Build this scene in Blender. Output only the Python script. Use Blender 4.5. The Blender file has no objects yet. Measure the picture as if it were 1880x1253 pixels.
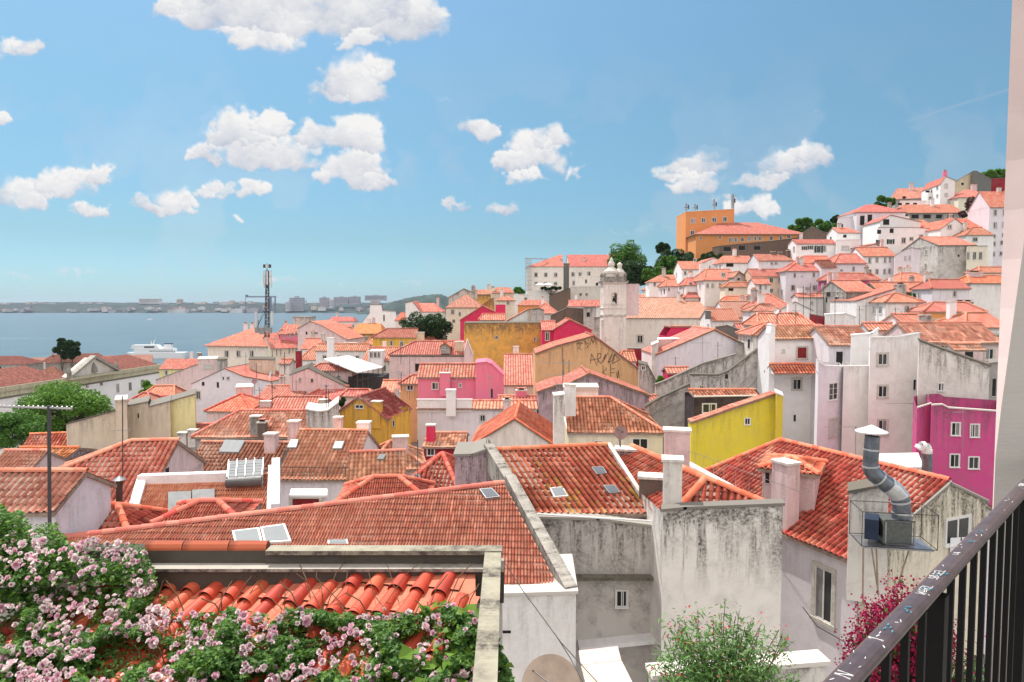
import bpy, bmesh, math, random
import numpy as np
from mathutils import Vector, Matrix
R = random.Random(7)
NR = np.random.default_rng(5)
scene = bpy.context.scene
COL = scene.collection
F = 1253.3; PITCH = math.atan((626.5-558)/F); CZ = 55.0
CP, SP = math.cos(PITCH), math.sin(PITCH)
CAM = Vector((0, 0, CZ))
rad = math.radians

def ray(u, v):
    x = (u-940)/F; y = (626.5-v)/F
    return Vector((x, CP+y*SP, -SP+y*CP))
def P(u, v, Y):
    d = ray(u, v); return CAM + d*(Y/d.y)
def sl(v):
    d = ray(940, v); return d.z/d.y
def kx(u, v=626):
    d = ray(u, v); return d.x/d.y
def hitp(u, v, o, n):
    d = ray(u, v); k = (Vector(o)-CAM).dot(n)/d.dot(n); return CAM+d*k
def proj(p):
    q = Vector(p)-CAM
    z = q.y*CP - q.z*SP; y = q.y*SP + q.z*CP
    return 940+F*q.x/z, 626.5-F*y/z

# ---------------------------------------------------------------- materials
MATS = {}
def nodes(name):
    m = bpy.data.materials.new(name); m.use_nodes = True
    nt = m.node_tree; b = nt.nodes['Principled BSDF']
    return m, nt, b
def N(nt, t, **kw):
    n = nt.nodes.new(t)
    for k, v in kw.items(): setattr(n, k, v)
    return n
def math_(nt, op, a, b=None, c=None, clamp=False):
    n = N(nt, 'ShaderNodeMath', operation=op); n.use_clamp = clamp
    for i, x in enumerate((a, b, c)):
        if x is None: continue
        if isinstance(x, (int, float)): n.inputs[i].default_value = x
        else: nt.links.new(x, n.inputs[i])
    return n.outputs[0]
def mixc(nt, fac, a, b, mode='MIX'):
    n = N(nt, 'ShaderNodeMix', data_type='RGBA', blend_type=mode)
    for s, x in ((n.inputs['Factor'], fac), (n.inputs[6], a), (n.inputs[7], b)):
        if isinstance(x, (int, float)): s.default_value = x
        elif isinstance(x, (tuple, list)): s.default_value = (*x[:3], 1)
        else: nt.links.new(x, s)
    return n.outputs[2]
def noise(nt, vec, scale, detail=4, rough=.55):
    n = N(nt, 'ShaderNodeTexNoise'); n.inputs['Scale'].default_value = scale
    n.inputs['Detail'].default_value = detail; n.inputs['Roughness'].default_value = rough
    if vec is not None: nt.links.new(vec, n.inputs['Vector'])
    return n.outputs['Fac']
def ramp(nt, fac, lo, hi):
    n = N(nt, 'ShaderNodeMapRange'); n.inputs[1].default_value = lo; n.inputs[2].default_value = hi
    n.clamp = True; nt.links.new(fac, n.inputs[0]); return n.outputs[0]
def vscale(nt, vec, s):
    n = N(nt, 'ShaderNodeVectorMath', operation='MULTIPLY'); n.inputs[1].default_value = s
    nt.links.new(vec, n.inputs[0]); return n.outputs[0]
def bump(nt, b, h, strength, dist=.02):
    n = N(nt, 'ShaderNodeBump'); n.inputs['Strength'].default_value = strength
    n.inputs['Distance'].default_value = dist; nt.links.new(h, n.inputs['Height'])
    nt.links.new(n.outputs[0], b.inputs['Normal'])

def simple(name, rgb, rough=.6, metal=0, var=.12, nscale=3, spec=.3):
    if name in MATS: return MATS[name]
    m, nt, b = nodes(name)
    tc = N(nt, 'ShaderNodeTexCoord')
    f = noise(nt, tc.outputs['Object'], nscale, 5)
    dark = tuple(c*(1-var*2) for c in rgb); lite = tuple(min(1, c*(1+var)) for c in rgb)
    nt.links.new(mixc(nt, ramp(nt, f, .3, .7), dark, lite), b.inputs['Base Color'])
    b.inputs['Roughness'].default_value = rough; b.inputs['Metallic'].default_value = metal
    b.inputs['Specular IOR Level'].default_value = spec
    MATS[name] = m; return m

def plaster(name, rgb, dirt=.3, blot=.2, dark=(.10, .085, .075), rimh=.7, b0=.47):
    """painted render: uv.x = metres along wall, uv.y = metres below its top; weather stains run down"""
    if name in MATS: return MATS[name]
    m, nt, b = nodes(name)
    uv = N(nt, 'ShaderNodeTexCoord'); oi = N(nt, 'ShaderNodeObjectInfo')
    off = N(nt, 'ShaderNodeVectorMath', operation='ADD')
    cmb = N(nt, 'ShaderNodeCombineXYZ'); nt.links.new(math_(nt, 'MULTIPLY', oi.outputs['Random'], 57.0), cmb.inputs[2])
    nt.links.new(uv.outputs['UV'], off.inputs[0]); nt.links.new(cmb.outputs[0], off.inputs[1])
    vec = off.outputs[0]
    sep = N(nt, 'ShaderNodeSeparateXYZ'); nt.links.new(uv.outputs['UV'], sep.inputs[0])
    big = noise(nt, vec, .35, 6, .6); mid = noise(nt, vec, 1.6, 7, .65)
    fine = noise(nt, vec, 9, 6, .7)
    streak = noise(nt, vscale(nt, vec, (2.2, .22, 1)), 1.3, 7, .72)
    top = ramp(nt, sep.outputs[1], 3.2, 0.0); rim = ramp(nt, sep.outputs[1], rimh, 0.0)
    # streak mask
    s = math_(nt, 'MULTIPLY', ramp(nt, streak, .45, .62), top)
    r = math_(nt, 'MULTIPLY', ramp(nt, mid, .36, .6), rim)
    bl = math_(nt, 'MULTIPLY', ramp(nt, math_(nt, 'ADD', math_(nt, 'MULTIPLY', big, .55), math_(nt, 'MULTIPLY', mid, .45)), b0, b0+.19), blot)
    fac = math_(nt, 'MULTIPLY', math_(nt, 'MAXIMUM', s, r), dirt, clamp=True)
    fac = math_(nt, 'MAXIMUM', fac, bl)
    fac = math_(nt, 'MULTIPLY', fac, ramp(nt, fine, .25, .6), clamp=True)
    tone = mixc(nt, ramp(nt, big, .3, .7), tuple(c*.93 for c in rgb), tuple(min(.95, c*1.05) for c in rgb))
    tone = mixc(nt, math_(nt, 'MULTIPLY', ramp(nt, mid, .4, .75), .14), tone, (.45, .39, .33))
    nt.links.new(mixc(nt, fac, tone, dark), b.inputs['Base Color'])
    b.inputs['Roughness'].default_value = .9; b.inputs['Specular IOR Level'].default_value = .15
    bump(nt, b, fine, .25, .03)
    MATS[name] = m; return m

def tile(name, a, c, pale=.25, dirt=.3, lich=0, flat=False, darkgap=.35, patch=(.72, .38, .26)):
    """clay tiles: uv in tile units (x across, y up the slope)"""
    key = name+('_far' if flat else '')
    if key in MATS: return MATS[key]
    m, nt, b = nodes(key)
    tc = N(nt, 'ShaderNodeTexCoord'); oi = N(nt, 'ShaderNodeObjectInfo')
    sep = N(nt, 'ShaderNodeSeparateXYZ'); nt.links.new(tc.outputs['UV'], sep.inputs[0])
    fx = math_(nt, 'FLOOR', sep.outputs[0]); fy = math_(nt, 'FLOOR', sep.outputs[1])
    cmb = N(nt, 'ShaderNodeCombineXYZ'); nt.links.new(fx, cmb.inputs[0]); nt.links.new(fy, cmb.inputs[1])
    nt.links.new(math_(nt, 'MULTIPLY', oi.outputs['Random'], 91.0), cmb.inputs[2])
    wn = N(nt, 'ShaderNodeTexWhiteNoise', noise_dimensions='3D'); nt.links.new(cmb.outputs[0], wn.inputs[0])
    val = wn.outputs['Value']
    vec = N(nt, 'ShaderNodeVectorMath', operation='ADD'); c2 = N(nt, 'ShaderNodeCombineXYZ')
    nt.links.new(math_(nt, 'MULTIPLY', oi.outputs['Random'], 31.0), c2.inputs[2])
    nt.links.new(tc.outputs['UV'], vec.inputs[0]); nt.links.new(c2.outputs[0], vec.inputs[1]); vec = vec.outputs[0]
    big = noise(nt, vec, .09, 5, .6); mid = noise(nt, vec, .6, 6, .65); fine = noise(nt, vscale(nt, vec, (5, 3, 1)), 1.2, 5, .7)
    col = mixc(nt, math_(nt, 'MULTIPLY_ADD', val, .6, .2), a, c)
    p = math_(nt, 'MULTIPLY', ramp(nt, math_(nt, 'ADD', math_(nt, 'MULTIPLY', val, .35), mid), .58, .85), pale)
    col = mixc(nt, p, col, patch)
    d = math_(nt, 'MULTIPLY', ramp(nt, math_(nt, 'ADD', math_(nt, 'MULTIPLY', big, .6), math_(nt, 'MULTIPLY', fine, .4)), .52, .72), dirt)
    col = mixc(nt, d, col, (.07, .04, .03))
    if lich:
        l = math_(nt, 'MULTIPLY', ramp(nt, math_(nt, 'ADD', math_(nt, 'MULTIPLY', val, .2), big), .66, .78), lich)
        col = mixc(nt, l, col, (.6, .35, .06))
    hs = N(nt, 'ShaderNodeHueSaturation'); hs.inputs['Value'].default_value = 1
    nt.links.new(math_(nt, 'MULTIPLY_ADD', oi.outputs['Random'], .30, .82), hs.inputs['Value']); nt.links.new(math_(nt, 'MULTIPLY_ADD', math_(nt, 'FRACT', math_(nt, 'MULTIPLY', oi.outputs['Random'], 13.7)), .022, .494), hs.inputs['Hue']); nt.links.new(col, hs.inputs['Color']); col = hs.outputs[0]
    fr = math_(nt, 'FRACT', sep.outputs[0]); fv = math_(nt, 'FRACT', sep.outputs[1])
    # shade painted dark into the channels between cover tiles and under each lap
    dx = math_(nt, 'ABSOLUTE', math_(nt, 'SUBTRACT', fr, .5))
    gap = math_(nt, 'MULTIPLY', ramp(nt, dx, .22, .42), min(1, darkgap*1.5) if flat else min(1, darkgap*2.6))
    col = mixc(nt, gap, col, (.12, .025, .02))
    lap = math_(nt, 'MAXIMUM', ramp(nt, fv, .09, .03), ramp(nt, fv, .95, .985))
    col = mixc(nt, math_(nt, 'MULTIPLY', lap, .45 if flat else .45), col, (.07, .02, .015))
    nt.links.new(col, b.inputs['Base Color'])
    b.inputs['Roughness'].default_value = .8; b.inputs['Specular IOR Level'].default_value = .25
    if flat:
        h = math_(nt, 'ADD', math_(nt, 'SINE', math_(nt, 'MULTIPLY', fr, math.pi)), math_(nt, 'MULTIPLY', math_(nt, 'SUBTRACT', 1.0, fv), .5))
        bump(nt, b, h, .8, .07)
    else:
        bump(nt, b, fine, .3, .01)
    MATS[key] = m; return m

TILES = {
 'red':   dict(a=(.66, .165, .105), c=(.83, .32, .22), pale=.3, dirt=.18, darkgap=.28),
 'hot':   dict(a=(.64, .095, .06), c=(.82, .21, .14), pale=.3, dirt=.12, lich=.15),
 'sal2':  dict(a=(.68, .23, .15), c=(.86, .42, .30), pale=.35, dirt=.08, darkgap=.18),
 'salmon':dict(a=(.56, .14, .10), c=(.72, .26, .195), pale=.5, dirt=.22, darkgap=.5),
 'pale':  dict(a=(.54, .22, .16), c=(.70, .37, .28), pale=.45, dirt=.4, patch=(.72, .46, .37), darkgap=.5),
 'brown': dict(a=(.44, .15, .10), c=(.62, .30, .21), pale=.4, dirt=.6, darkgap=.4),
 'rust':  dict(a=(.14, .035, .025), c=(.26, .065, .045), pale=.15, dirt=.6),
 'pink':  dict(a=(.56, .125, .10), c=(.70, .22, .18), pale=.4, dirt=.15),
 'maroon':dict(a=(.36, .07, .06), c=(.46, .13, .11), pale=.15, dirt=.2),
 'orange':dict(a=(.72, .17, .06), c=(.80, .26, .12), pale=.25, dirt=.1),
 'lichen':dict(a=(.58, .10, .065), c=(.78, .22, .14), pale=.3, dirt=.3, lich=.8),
}
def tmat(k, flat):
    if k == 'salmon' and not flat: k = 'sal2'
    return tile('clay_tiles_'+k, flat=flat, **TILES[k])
WALLS = {
 'white': ((.80, .77, .75), .25, .12), 'whiteb': ((.84, .82, .81), .1, .05), 'lav': ((.74, .70, .74), .2, .1),
 'old': ((.74, .70, .65), .65, .35), 'stain': ((.64, .60, .56), .9, .62, .9, .44), 'mould': ((.76, .72, .67), 1.1, .3, 1.5, .50), 'mouldc': ((.76, .70, .56), 1.0, .4, 1.1, .49), 'black': ((.075, .065, .05), .9, .5), 'lichenst': ((.44, .41, .31), 1, .65, .3, .40), 'grey': ((.42, .40, .38), .8, .6),
 'cream': ((.78, .72, .58), .25, .12), 'beige': ((.70, .60, .47), .4, .2), 'lemon': ((.80, .73, .38), .3, .12),
 'ochre': ((.80, .44, .10), 1.6, .5, 2.6, .45), 'yellow': ((.80, .46, .07), .5, .25), 'lime': ((.74, .62, .06), .3, .12),
 'graf': ((.76, .47, .24), .45, .25), 'orange': ((.80, .33, .12), .15, .08), 'pinkw': ((.74, .56, .55), .35, .25),
 'rose': ((.82, .22, .33), .2, .12), 'crimson': ((.68, .03, .11), .12, .08), 'magenta': ((.60, .085, .26), .55, .3),
 'purple': ((.50, .36, .40), .9, .6), 'peach': ((.78, .58, .42), .3, .15), 'maroonw': ((.30, .02, .035), .1, .1),
 'darkbox': ((.05, .035, .04), .1, .1), 'brownw': ((.19, .13, .10), .8, .7), 'conc': ((.46, .43, .38), .8, .55),
 'moss': ((.22, .20, .15), .9, .9), 'coping': ((.5, .46, .35), .8, .5), 'stonew': ((.78, .72, .66), .3, .15),
 'sage': ((.62, .57, .40), .5, .2), 'slate': ((.16, .17, .16), .2, .2), 'rail': ((.5, .5, .5), .2, .2)}
def wmat(k):
    c, d, b, *x = WALLS[k]; d = min(1.7, d*1.7); b = min(.9, b*1.35)
    if k in ('white', 'whiteb', 'lav', 'pinkw', 'stonew', 'old', 'mould', 'cream'): c = tuple(min(.9, q*1.07) for q in c)
    return plaster('plaster_'+k, c, d, b, **(dict(rimh=x[0], b0=x[1]) if x else {}))

# ---------------------------------------------------------------- mesh builder
class MB:
    def __init__(s): s.v = []; s.f = []; s.uv = []; s.mi = []; s.mats = []
    def mat(s, m):
        if m not in s.mats: s.mats.append(m)
        return s.mats.index(m)
    def face(s, pts, m, uvs=None):
        i = len(s.v); s.v += [tuple(p) for p in pts]; s.f.append(list(range(i, i+len(pts))))
        s.uv.append(uvs or [(0, 0)]*len(pts)); s.mi.append(s.mat(m))
    def wall(s, a, b, za0, zb0, za1, zb1, m, top=None):
        """vertical quad from a to b (xy), bottoms za0/zb0, tops za1/zb1"""
        L = math.hypot(b[0]-a[0], b[1]-a[1]); T = max(za1, zb1) if top is None else top
        u0 = a[0]*.37+a[1]*.71
        s.face([(a[0], a[1], za0), (b[0], b[1], zb0), (b[0], b[1], zb1), (a[0], a[1], za1)], m,
               [(u0, za1-za0), (u0+L, zb1-zb0), (u0+L, 0), (u0, 0)])
    def box(s, c, sx, sy, sz, m, yaw=0, base=False):
        """c = centre of the base (base=True) or of the box"""
        c = Vector(c); z0 = c.z if base else c.z-sz/2; z1 = z0+sz
        cy, sn = math.cos(yaw), math.sin(yaw)
        q = [(c.x+x*cy-y*sn, c.y+x*sn+y*cy) for x, y in ((-sx/2, -sy/2), (sx/2, -sy/2), (sx/2, sy/2), (-sx/2, sy/2))]
        for i in range(4): s.wall(q[i], q[(i+1) % 4], z0, z0, z1, z1, m)
        s.face([(x, y, z1) for x, y in q], m, [(x, y+.2) for x, y in q]); s.face([(x, y, z0) for x, y in q[::-1]], m)
    def tube(s, a, b, r, m, n=8, r2=None, cap=True):
        a, b = Vector(a), Vector(b); d = b-a
        if d.length < 1e-6: return
        z = d.normalized(); x = z.orthogonal().normalized(); y = z.cross(x); r2 = r if r2 is None else r2
        ra = [a+(x*math.cos(t)+y*math.sin(t))*r for t in [2*math.pi*i/n for i in range(n)]]
        rb = [b+(x*math.cos(t)+y*math.sin(t))*r2 for t in [2*math.pi*i/n for i in range(n)]]
        for i in range(n):
            j = (i+1) % n; s.face([ra[i], ra[j], rb[j], rb[i]], m, [(i/n, 0), (i/n, 0), (i/n, d.length), (i/n, d.length)])
        if cap: s.face(ra[::-1], m); s.face(rb, m)
    def path(s, pts, r, m, n=6):
        for i in range(len(pts)-1): s.tube(pts[i], pts[i+1], r, m, n, cap=(i in (0, len(pts)-2)))
    def lathe(s, c, prof, m, n=16, sweep=1.0):
        c = Vector(c)
        for (r0, z0), (r1, z1) in zip(prof[:-1], prof[1:]):
            for i in range(n):
                a0, a1 = 2*math.pi*i/n, 2*math.pi*(i+1)/n
                p = [c+Vector((r*math.cos(a), r*math.sin(a), z)) for r, a, z in ((r0, a0, z0), (r0, a1, z0), (r1, a1, z1), (r1, a0, z1))]
                s.face(p, m)
    def extrude(s, pts, vec, m, cap=True):
        pts = [Vector(p) for p in pts]; q = [p+Vector(vec) for p in pts]; n = len(pts)
        if cap: s.face(pts, m, [(p.x+p.y, p.z*0+.5) for p in pts]); s.face(q[::-1], m)
        for i in range(n): s.face([pts[i], q[i], q[(i+1) % n], pts[(i+1) % n]], m)
    def raw(s, V, Fc, UV, m):
        i = len(s.v); k = s.mat(m); s.v += V
        for f in Fc: s.f.append([i+j for j in f]); s.uv.append([UV[j] for j in f]); s.mi.append(k)
    def build(s, name, parent=None, smooth=False):
        off = Vector(parent.get('org', (0, 0, 0))) if parent else Vector((0, 0, 0))
        V = np.array(s.v, dtype=np.float64).reshape(-1, 3)
        org = off if parent else Vector((V[:, 0].mean(), V[:, 1].mean(), V[:, 2].min()))
        V = V-np.array(org)
        me = bpy.data.meshes.new(name); nv = len(V)
        lens = np.array([len(f) for f in s.f], dtype=np.int32); tot = int(lens.sum())
        me.vertices.add(nv); me.vertices.foreach_set('co', V.ravel())
        me.loops.add(tot); me.loops.foreach_set('vertex_index', np.fromiter((j for f in s.f for j in f), dtype=np.int32, count=tot))
        me.polygons.add(len(lens)); st = np.zeros(len(lens), dtype=np.int32); st[1:] = np.cumsum(lens)[:-1]
        me.polygons.foreach_set('loop_start', st)
        me.polygons.foreach_set('material_index', np.array(s.mi, dtype=np.int32))
        uvl = me.uv_layers.new(name='UVMap')
        uvl.data.foreach_set('uv', np.fromiter((c for f in s.uv for q in f for c in q), dtype=np.float32, count=tot*2))
        for m in s.mats: me.materials.append(m)
        me.update(calc_edges=True); me.validate()
        if smooth: me.polygons.foreach_set('use_smooth', [True]*len(me.polygons))
        o = bpy.data.objects.new(name, me); COL.objects.link(o)
        if parent: o.parent = parent; o['org'] = list(org)
        else: o.location = org
        return o

def clean_org():
    for o in bpy.data.objects:
        if 'org' in o: del o['org']
def root(name, label, cat, org, group=None):
    o = bpy.data.objects.new(name, None); COL.objects.link(o); o.location = Vector(org); o.empty_display_size = .2
    o['org'] = list(org); o['label'] = label; o['category'] = cat
    if group: o['group'] = group
    return o
def tag(o, label, cat, group=None, kind=None):
    if label: o['label'] = label; o['category'] = cat
    if group: o['group'] = group
    if kind: o['kind'] = kind
    return o

# ---------------------------------------------------------------- tiled faces
BAR = [(0, .0), (.16, .02), (.24, .30), (.32, .68), (.42, .94), (.50, 1), (.58, .94), (.68, .68), (.76, .30), (.84, .02)]
RIB = [(0, 0), (.2, .75), (.5, 1), (.8, .75)]
LOW = [(0, 0), (.25, .55), (.5, 1), (.75, .55)]
KINDS = {'bar': (BAR, .25, .38, .085, .03), 'bar2': (LOW, .27, .42, .05, .02), 'rib': (RIB, .105, .34, .03, .06), 'big': (BAR, .26, .36, .085, .02)}
def tile_face(mb, poly, e, up, kind, m, flat, skew=0.0):
    if kind is None: return
    poly = [Vector(p) for p in poly]; n = e.cross(up).normalized()
    if n.z < 0: n = -n
    o = min(poly, key=lambda p: p.dot(up))
    prof, per, crs, amp, step = KINDS[kind]
    if flat: per, crs = .34, .5
    S = [(p-o).dot(e) for p in poly]; T = [(p-o).dot(up) for p in poly]
    if flat:
        mb.face([p+n*.03 for p in poly], m, [(s/per, t/crs) for s, t in zip(S, T)]); return
    s0, s1, t0, t1 = min(S), max(S), min(T), max(T)
    if skew: s0, s1 = s0-abs(skew)*(t1-t0), s1+abs(skew)*(t1-t0)
    ks = np.arange(math.floor(s0/per)-1, math.ceil(s1/per)+1)
    px = np.array([a for a, _ in prof]); ph = np.array([h for _, h in prof])
    sx = (ks[:, None]+px[None, :]).ravel()*per; hh = np.tile(ph, len(ks))*amp
    colid = np.repeat(ks, len(prof))
    kt = np.arange(0, math.ceil((t1-t0)/crs)+1)
    rows = []; 
    for k in kt:
        jit = NR.normal(0, .006, size=len(ks)); jj = np.repeat(jit, len(prof))
        low = .012*NR.normal(size=len(ks)); jl = np.repeat(low, len(prof))
        rows.append((k*crs+jl, hh+step+jj)); rows.append(((k+1)*crs+.0*jl, hh*.93+jj*.3))
    nr, nc = len(rows), len(sx)
    TT = np.array([r[0] for r in rows])+t0; HH = np.array([r[1] for r in rows])
    SS = np.tile(sx, (nr, 1))
    for i in range(nr): SS[i] += skew*(TT[i]-t0)
    E = np.array(e); U = np.array(up); NN = np.array(n)
    ph_ = NR.uniform(0, 6, 4); HH = HH+.022*np.sin(SS*.9+ph_[0])*np.sin(TT*.8+ph_[1])+.012*np.sin(SS*2.3+TT*1.7+ph_[2])
    TT = TT+.02*np.sin(SS*.7+ph_[3])
    V = np.array(o)+SS[..., None]*E+TT[..., None]*U+HH[..., None]*NN
    idx = np.arange(nr*nc).reshape(nr, nc)
    Q = np.stack([idx[:-1, :-1], idx[:-1, 1:], idx[1:, 1:], idx[1:, :-1]], -1).reshape(-1, 4)
    # coarse reject
    me = bpy.data.meshes.new('t'); me.from_pydata(V.reshape(-1, 3).tolist(), [], Q.tolist())
    bm = bmesh.new(); bm.from_mesh(me); bpy.data.meshes.remove(me)
    cx = sum(poly, Vector())/len(poly)
    for i in range(len(poly)):
        a, b2 = poly[i], poly[(i+1) % len(poly)]
        if (b2-a).length < .01: continue
        pn = (b2-a).cross(n).normalized()
        if pn.dot(cx-a) > 0: pn = -pn
        bmesh.ops.bisect_plane(bm, geom=bm.verts[:]+bm.edges[:]+bm.faces[:], plane_co=a, plane_no=pn, clear_outer=True, dist=1e-5)
    bm.verts.index_update()
    VV = [tuple(v.co) for v in bm.verts]; FF = [[v.index for v in f.verts] for f in bm.faces]
    bm.free()
    if not VV: return
    A = np.array(VV)-np.array(o); s_ = A@E; t_ = A@U; s_ = s_-skew*(t_-t0)
    mb.raw(VV, FF, list(zip((s_/per).tolist(), (t_/crs).tolist())), m)

def slab(mb, poly, m, th=.12, gap=0.0):
    """underside and edges of a roof face"""
    top = [Vector(p)-Vector((0, 0, gap)) for p in poly]; bot = [p-Vector((0, 0, th)) for p in top]
    n = len(top)
    mb.face(top, m); mb.face(bot[::-1], m)
    for i in range(n):
        mb.face([top[i], bot[i], bot[(i+1) % n], top[(i+1) % n]], m)
def ridge(mb, a, b, m, r=.12, seg=.42):
    """row of half-round ridge tiles from a to b"""
    a, b = Vector(a), Vector(b); d = b-a; L = d.length
    if L < .2: return
    z = d.normalized(); x = z.cross(Vector((0, 0, 1))).normalized(); y = x.cross(z)
    if y.z < 0: y = -y
    k = max(1, int(L/seg)); n = 6
    for i in range(k):
        p0, p1 = a+z*(L*i/k), a+z*(L*(i+1)/k+.03)
        r0, r1 = r*1.12, r*.95
        A = [p0+x*math.cos(t)*r0+y*(math.sin(t)*r0-.02) for t in [math.pi*j/n for j in range(n+1)]]
        B = [p1+x*math.cos(t)*r1+y*(math.sin(t)*r1-.02) for t in [math.pi*j/n for j in range(n+1)]]
        for j in range(n): mb.face([A[j], B[j], B[j+1], A[j+1]], m, [(i+.5, .5)]*4)
        mb.face(A, m, [(i+.5, .5)]*len(A))

# ---------------------------------------------------------------- windows
def M(k):
    return {'stone': lambda: simple('window_stone', (.60, .56, .50), .85, nscale=6),
            'sash': lambda: simple('sash_paint', (.78, .77, .74), .5, var=.05),
            'glass': lambda: glassm(), 'curtain': lambda: simple('curtained_pane', (.26, .25, .25), .4), 'dark': lambda: simple('dark_opening', (.02, .02, .022), .7),
            'iron': lambda: simple('black_iron', (.02, .018, .02), .5, .5),
            'green': lambda: simple('dark_green_shutter', (.03, .06, .05), .6),
            'shutter': lambda: simple('white_shutter', (.62, .61, .60), .6),
            'metal': lambda: simple('galvanised_metal', (.42, .43, .45), .35, .8),
            'wood': lambda: simple('brown_wood', (.25, .13, .07), .7),
            'redw': lambda: simple('dark_red_shutter', (.25, .02, .02), .6),
            'under': lambda: simple('eave_mortar_shade', (.34, .25, .20), .9, var=.2, nscale=5)}[k]()  # 'under': eave underside and edge, colour darkened to paint a shadow line
def glassm():
    if 'glass' in MATS: return MATS['glass']
    m, nt, b = nodes('window_glass')
    tc = N(nt, 'ShaderNodeTexCoord')
    nt.links.new(mixc(nt, noise(nt, tc.outputs['Object'], 1.5, 2), (.015, .018, .022), (.06, .065, .07)), b.inputs['Base Color'])
    b.inputs['Roughness'].default_value = .12; b.inputs['Specular IOR Level'].default_value = .5
    MATS['glass'] = m; return m

def win_on(parent, A, d, n, zt, zb, t0, t1, style='s', name='window'):
    """window on the plane through A; d = along, n = outward; between t0..t1 and zb..zt"""
    W, H = t1-t0, zt-zb; yaw = math.atan2(d.y, d.x)
    def pt(t, o, z): q = A+d*t+n*o; return Vector((q.x, q.y, z))
    fr = MB(); st, sa = M('stone'), M('sash')
    b = min(.16, .13*W) if style in 's2rg' else min(.05, .1*W)
    def bar(ta, tb, za, zb_, o, th, m):
        c = pt((ta+tb)/2, o, (za+zb_)/2); fr.box(c, tb-ta, th, zb_-za, m, yaw)
    o1 = .03
    if style not in 'dv':
        mm = st if style in 's2rg' else sa
        bar(t0, t0+b, zb+b, zt-b, o1, .08, mm); bar(t1-b, t1, zb+b, zt-b, o1, .08, mm)
        bar(t0, t1, zt-b, zt, o1, .084, mm); bar(t0-.02, t1+.02, zb, zb+b, o1+.02, .13, mm)
    else: bar(t0, t1, zb, zb+.05, o1, .08, st)
    i0, i1, j0, j1 = t0+b, t1-b, zb+b, zt-b
    wr = random.Random(int(abs(A.x*31+zt*17+t0*7)*10))
    if style in 's2wo' and W > .35:
        f = max(.03, W*.045)
        bar(i0, i0+f, j0, j1, .018, .04, sa); bar(i1-f, i1, j0, j1, .018, .04, sa)
        bar(i0+f, i1-f, j1-f, j1, .017, .038, sa); bar(i0+f, i1-f, j0, j0+f, .017, .038, sa)
        mid = (i0+i1)/2; bar(mid-f*.55, mid+f*.55, j0+f, j1-f, .02, .044, sa)
        if H > 1.2 and style in 'w':
            for fz in (1/3, 2/3):
                z = j0+(j1-j0)*fz; bar(i0+f, mid-f*.6, z-.012, z+.012, .016, .03, sa); bar(mid+f*.6, i1-f, z-.012, z+.012, .016, .03, sa)
        if wr.random() < .4:   # one leaf stands ajar
            k_ = mid if wr.random() < .5 else i0+f; q_ = (mid-i0)*.45; bar(k_+q_*.5, k_+q_*.5+f, j0+f, j1-f, .03, .06, sa)
    if style == 'h':   # open shutters either side, dark glass between
        pass
    fo = fr.build(name, parent)
    pm = {'d': M('dark'), 'r': M('redw'), 'g': M('shutter'), 'v': M('shutter'), 'h': M('glass')}.get(style, M('glass'))
    pn = MB()
    if pm is M('glass') and W > .35 and style in 's2wo':
        mm_ = [wr.choice([M('glass'), M('glass'), M('dark'), M('curtain')]) for _ in (0, 1)]
        for q_, (x0_, x1_) in enumerate(((i0, (i0+i1)/2), ((i0+i1)/2, i1))): pn.box(pt((x0_+x1_)/2, .0, (j0+j1)/2), x1_-x0_-.002, .024, j1-j0, mm_[q_], yaw)
    else: pn.box(pt((i0+i1)/2, .0, (j0+j1)/2), i1-i0, .024, j1-j0, pm, yaw)
    po = pn.build('pane', fo)
    if style == 'h':
        for ta, tb in ((t0-W*.5, t0-.01), (t1+.01, t1+W*.5)):
            sh = MB(); sh.box(pt((ta+tb)/2, .03, (zt+zb)/2), tb-ta, .05, H, M('green'), yaw); sh.build('shutter', fo)
    return fo

class House: pass
GROUND = []
def cast(h, u, v):
    best = None; d = ray(u, v)
    for (A, e, n, L, zl) in h.planes:
        dn = d.dot(n)
        if dn >= -1e-4: continue
        k = (A-CAM).dot(n)/dn
        if k <= 0: continue
        p = CAM+d*k; t = (p-A).dot(e)
        if t < -.3 or t > L+.3: continue
        if best is None or k < best[0]: best = (k, A, e, n, p, t)
    return best
def wins(h, lst, style='s'):
    for w in lst:
        u, v, wd, ht = w[:4]; s = w[4] if len(w) > 4 else style
        c = cast(h, u, v)
        if c is None: print('NOWIN', h.label, w); continue
        k, A, e, n, p, t = c
        def T(uu):
            dd = ray(uu, v); kk = (A-CAM).dot(n)/dd.dot(n); return (CAM+dd*kk-A).dot(e)
        ta, tb = sorted((T(u-wd/2), T(u+wd/2)))
        if tb-ta > 6: tb = ta+2
        Yp = p.y; zt = CZ+Yp*sl(v-ht/2); zb = CZ+Yp*sl(v+ht/2)
        win_on(h.root, A, e, n, zt, zb, ta, tb, s, 'door' if (zt-zb) > 2.3*(tb-ta) and 0 else 'window')
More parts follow.
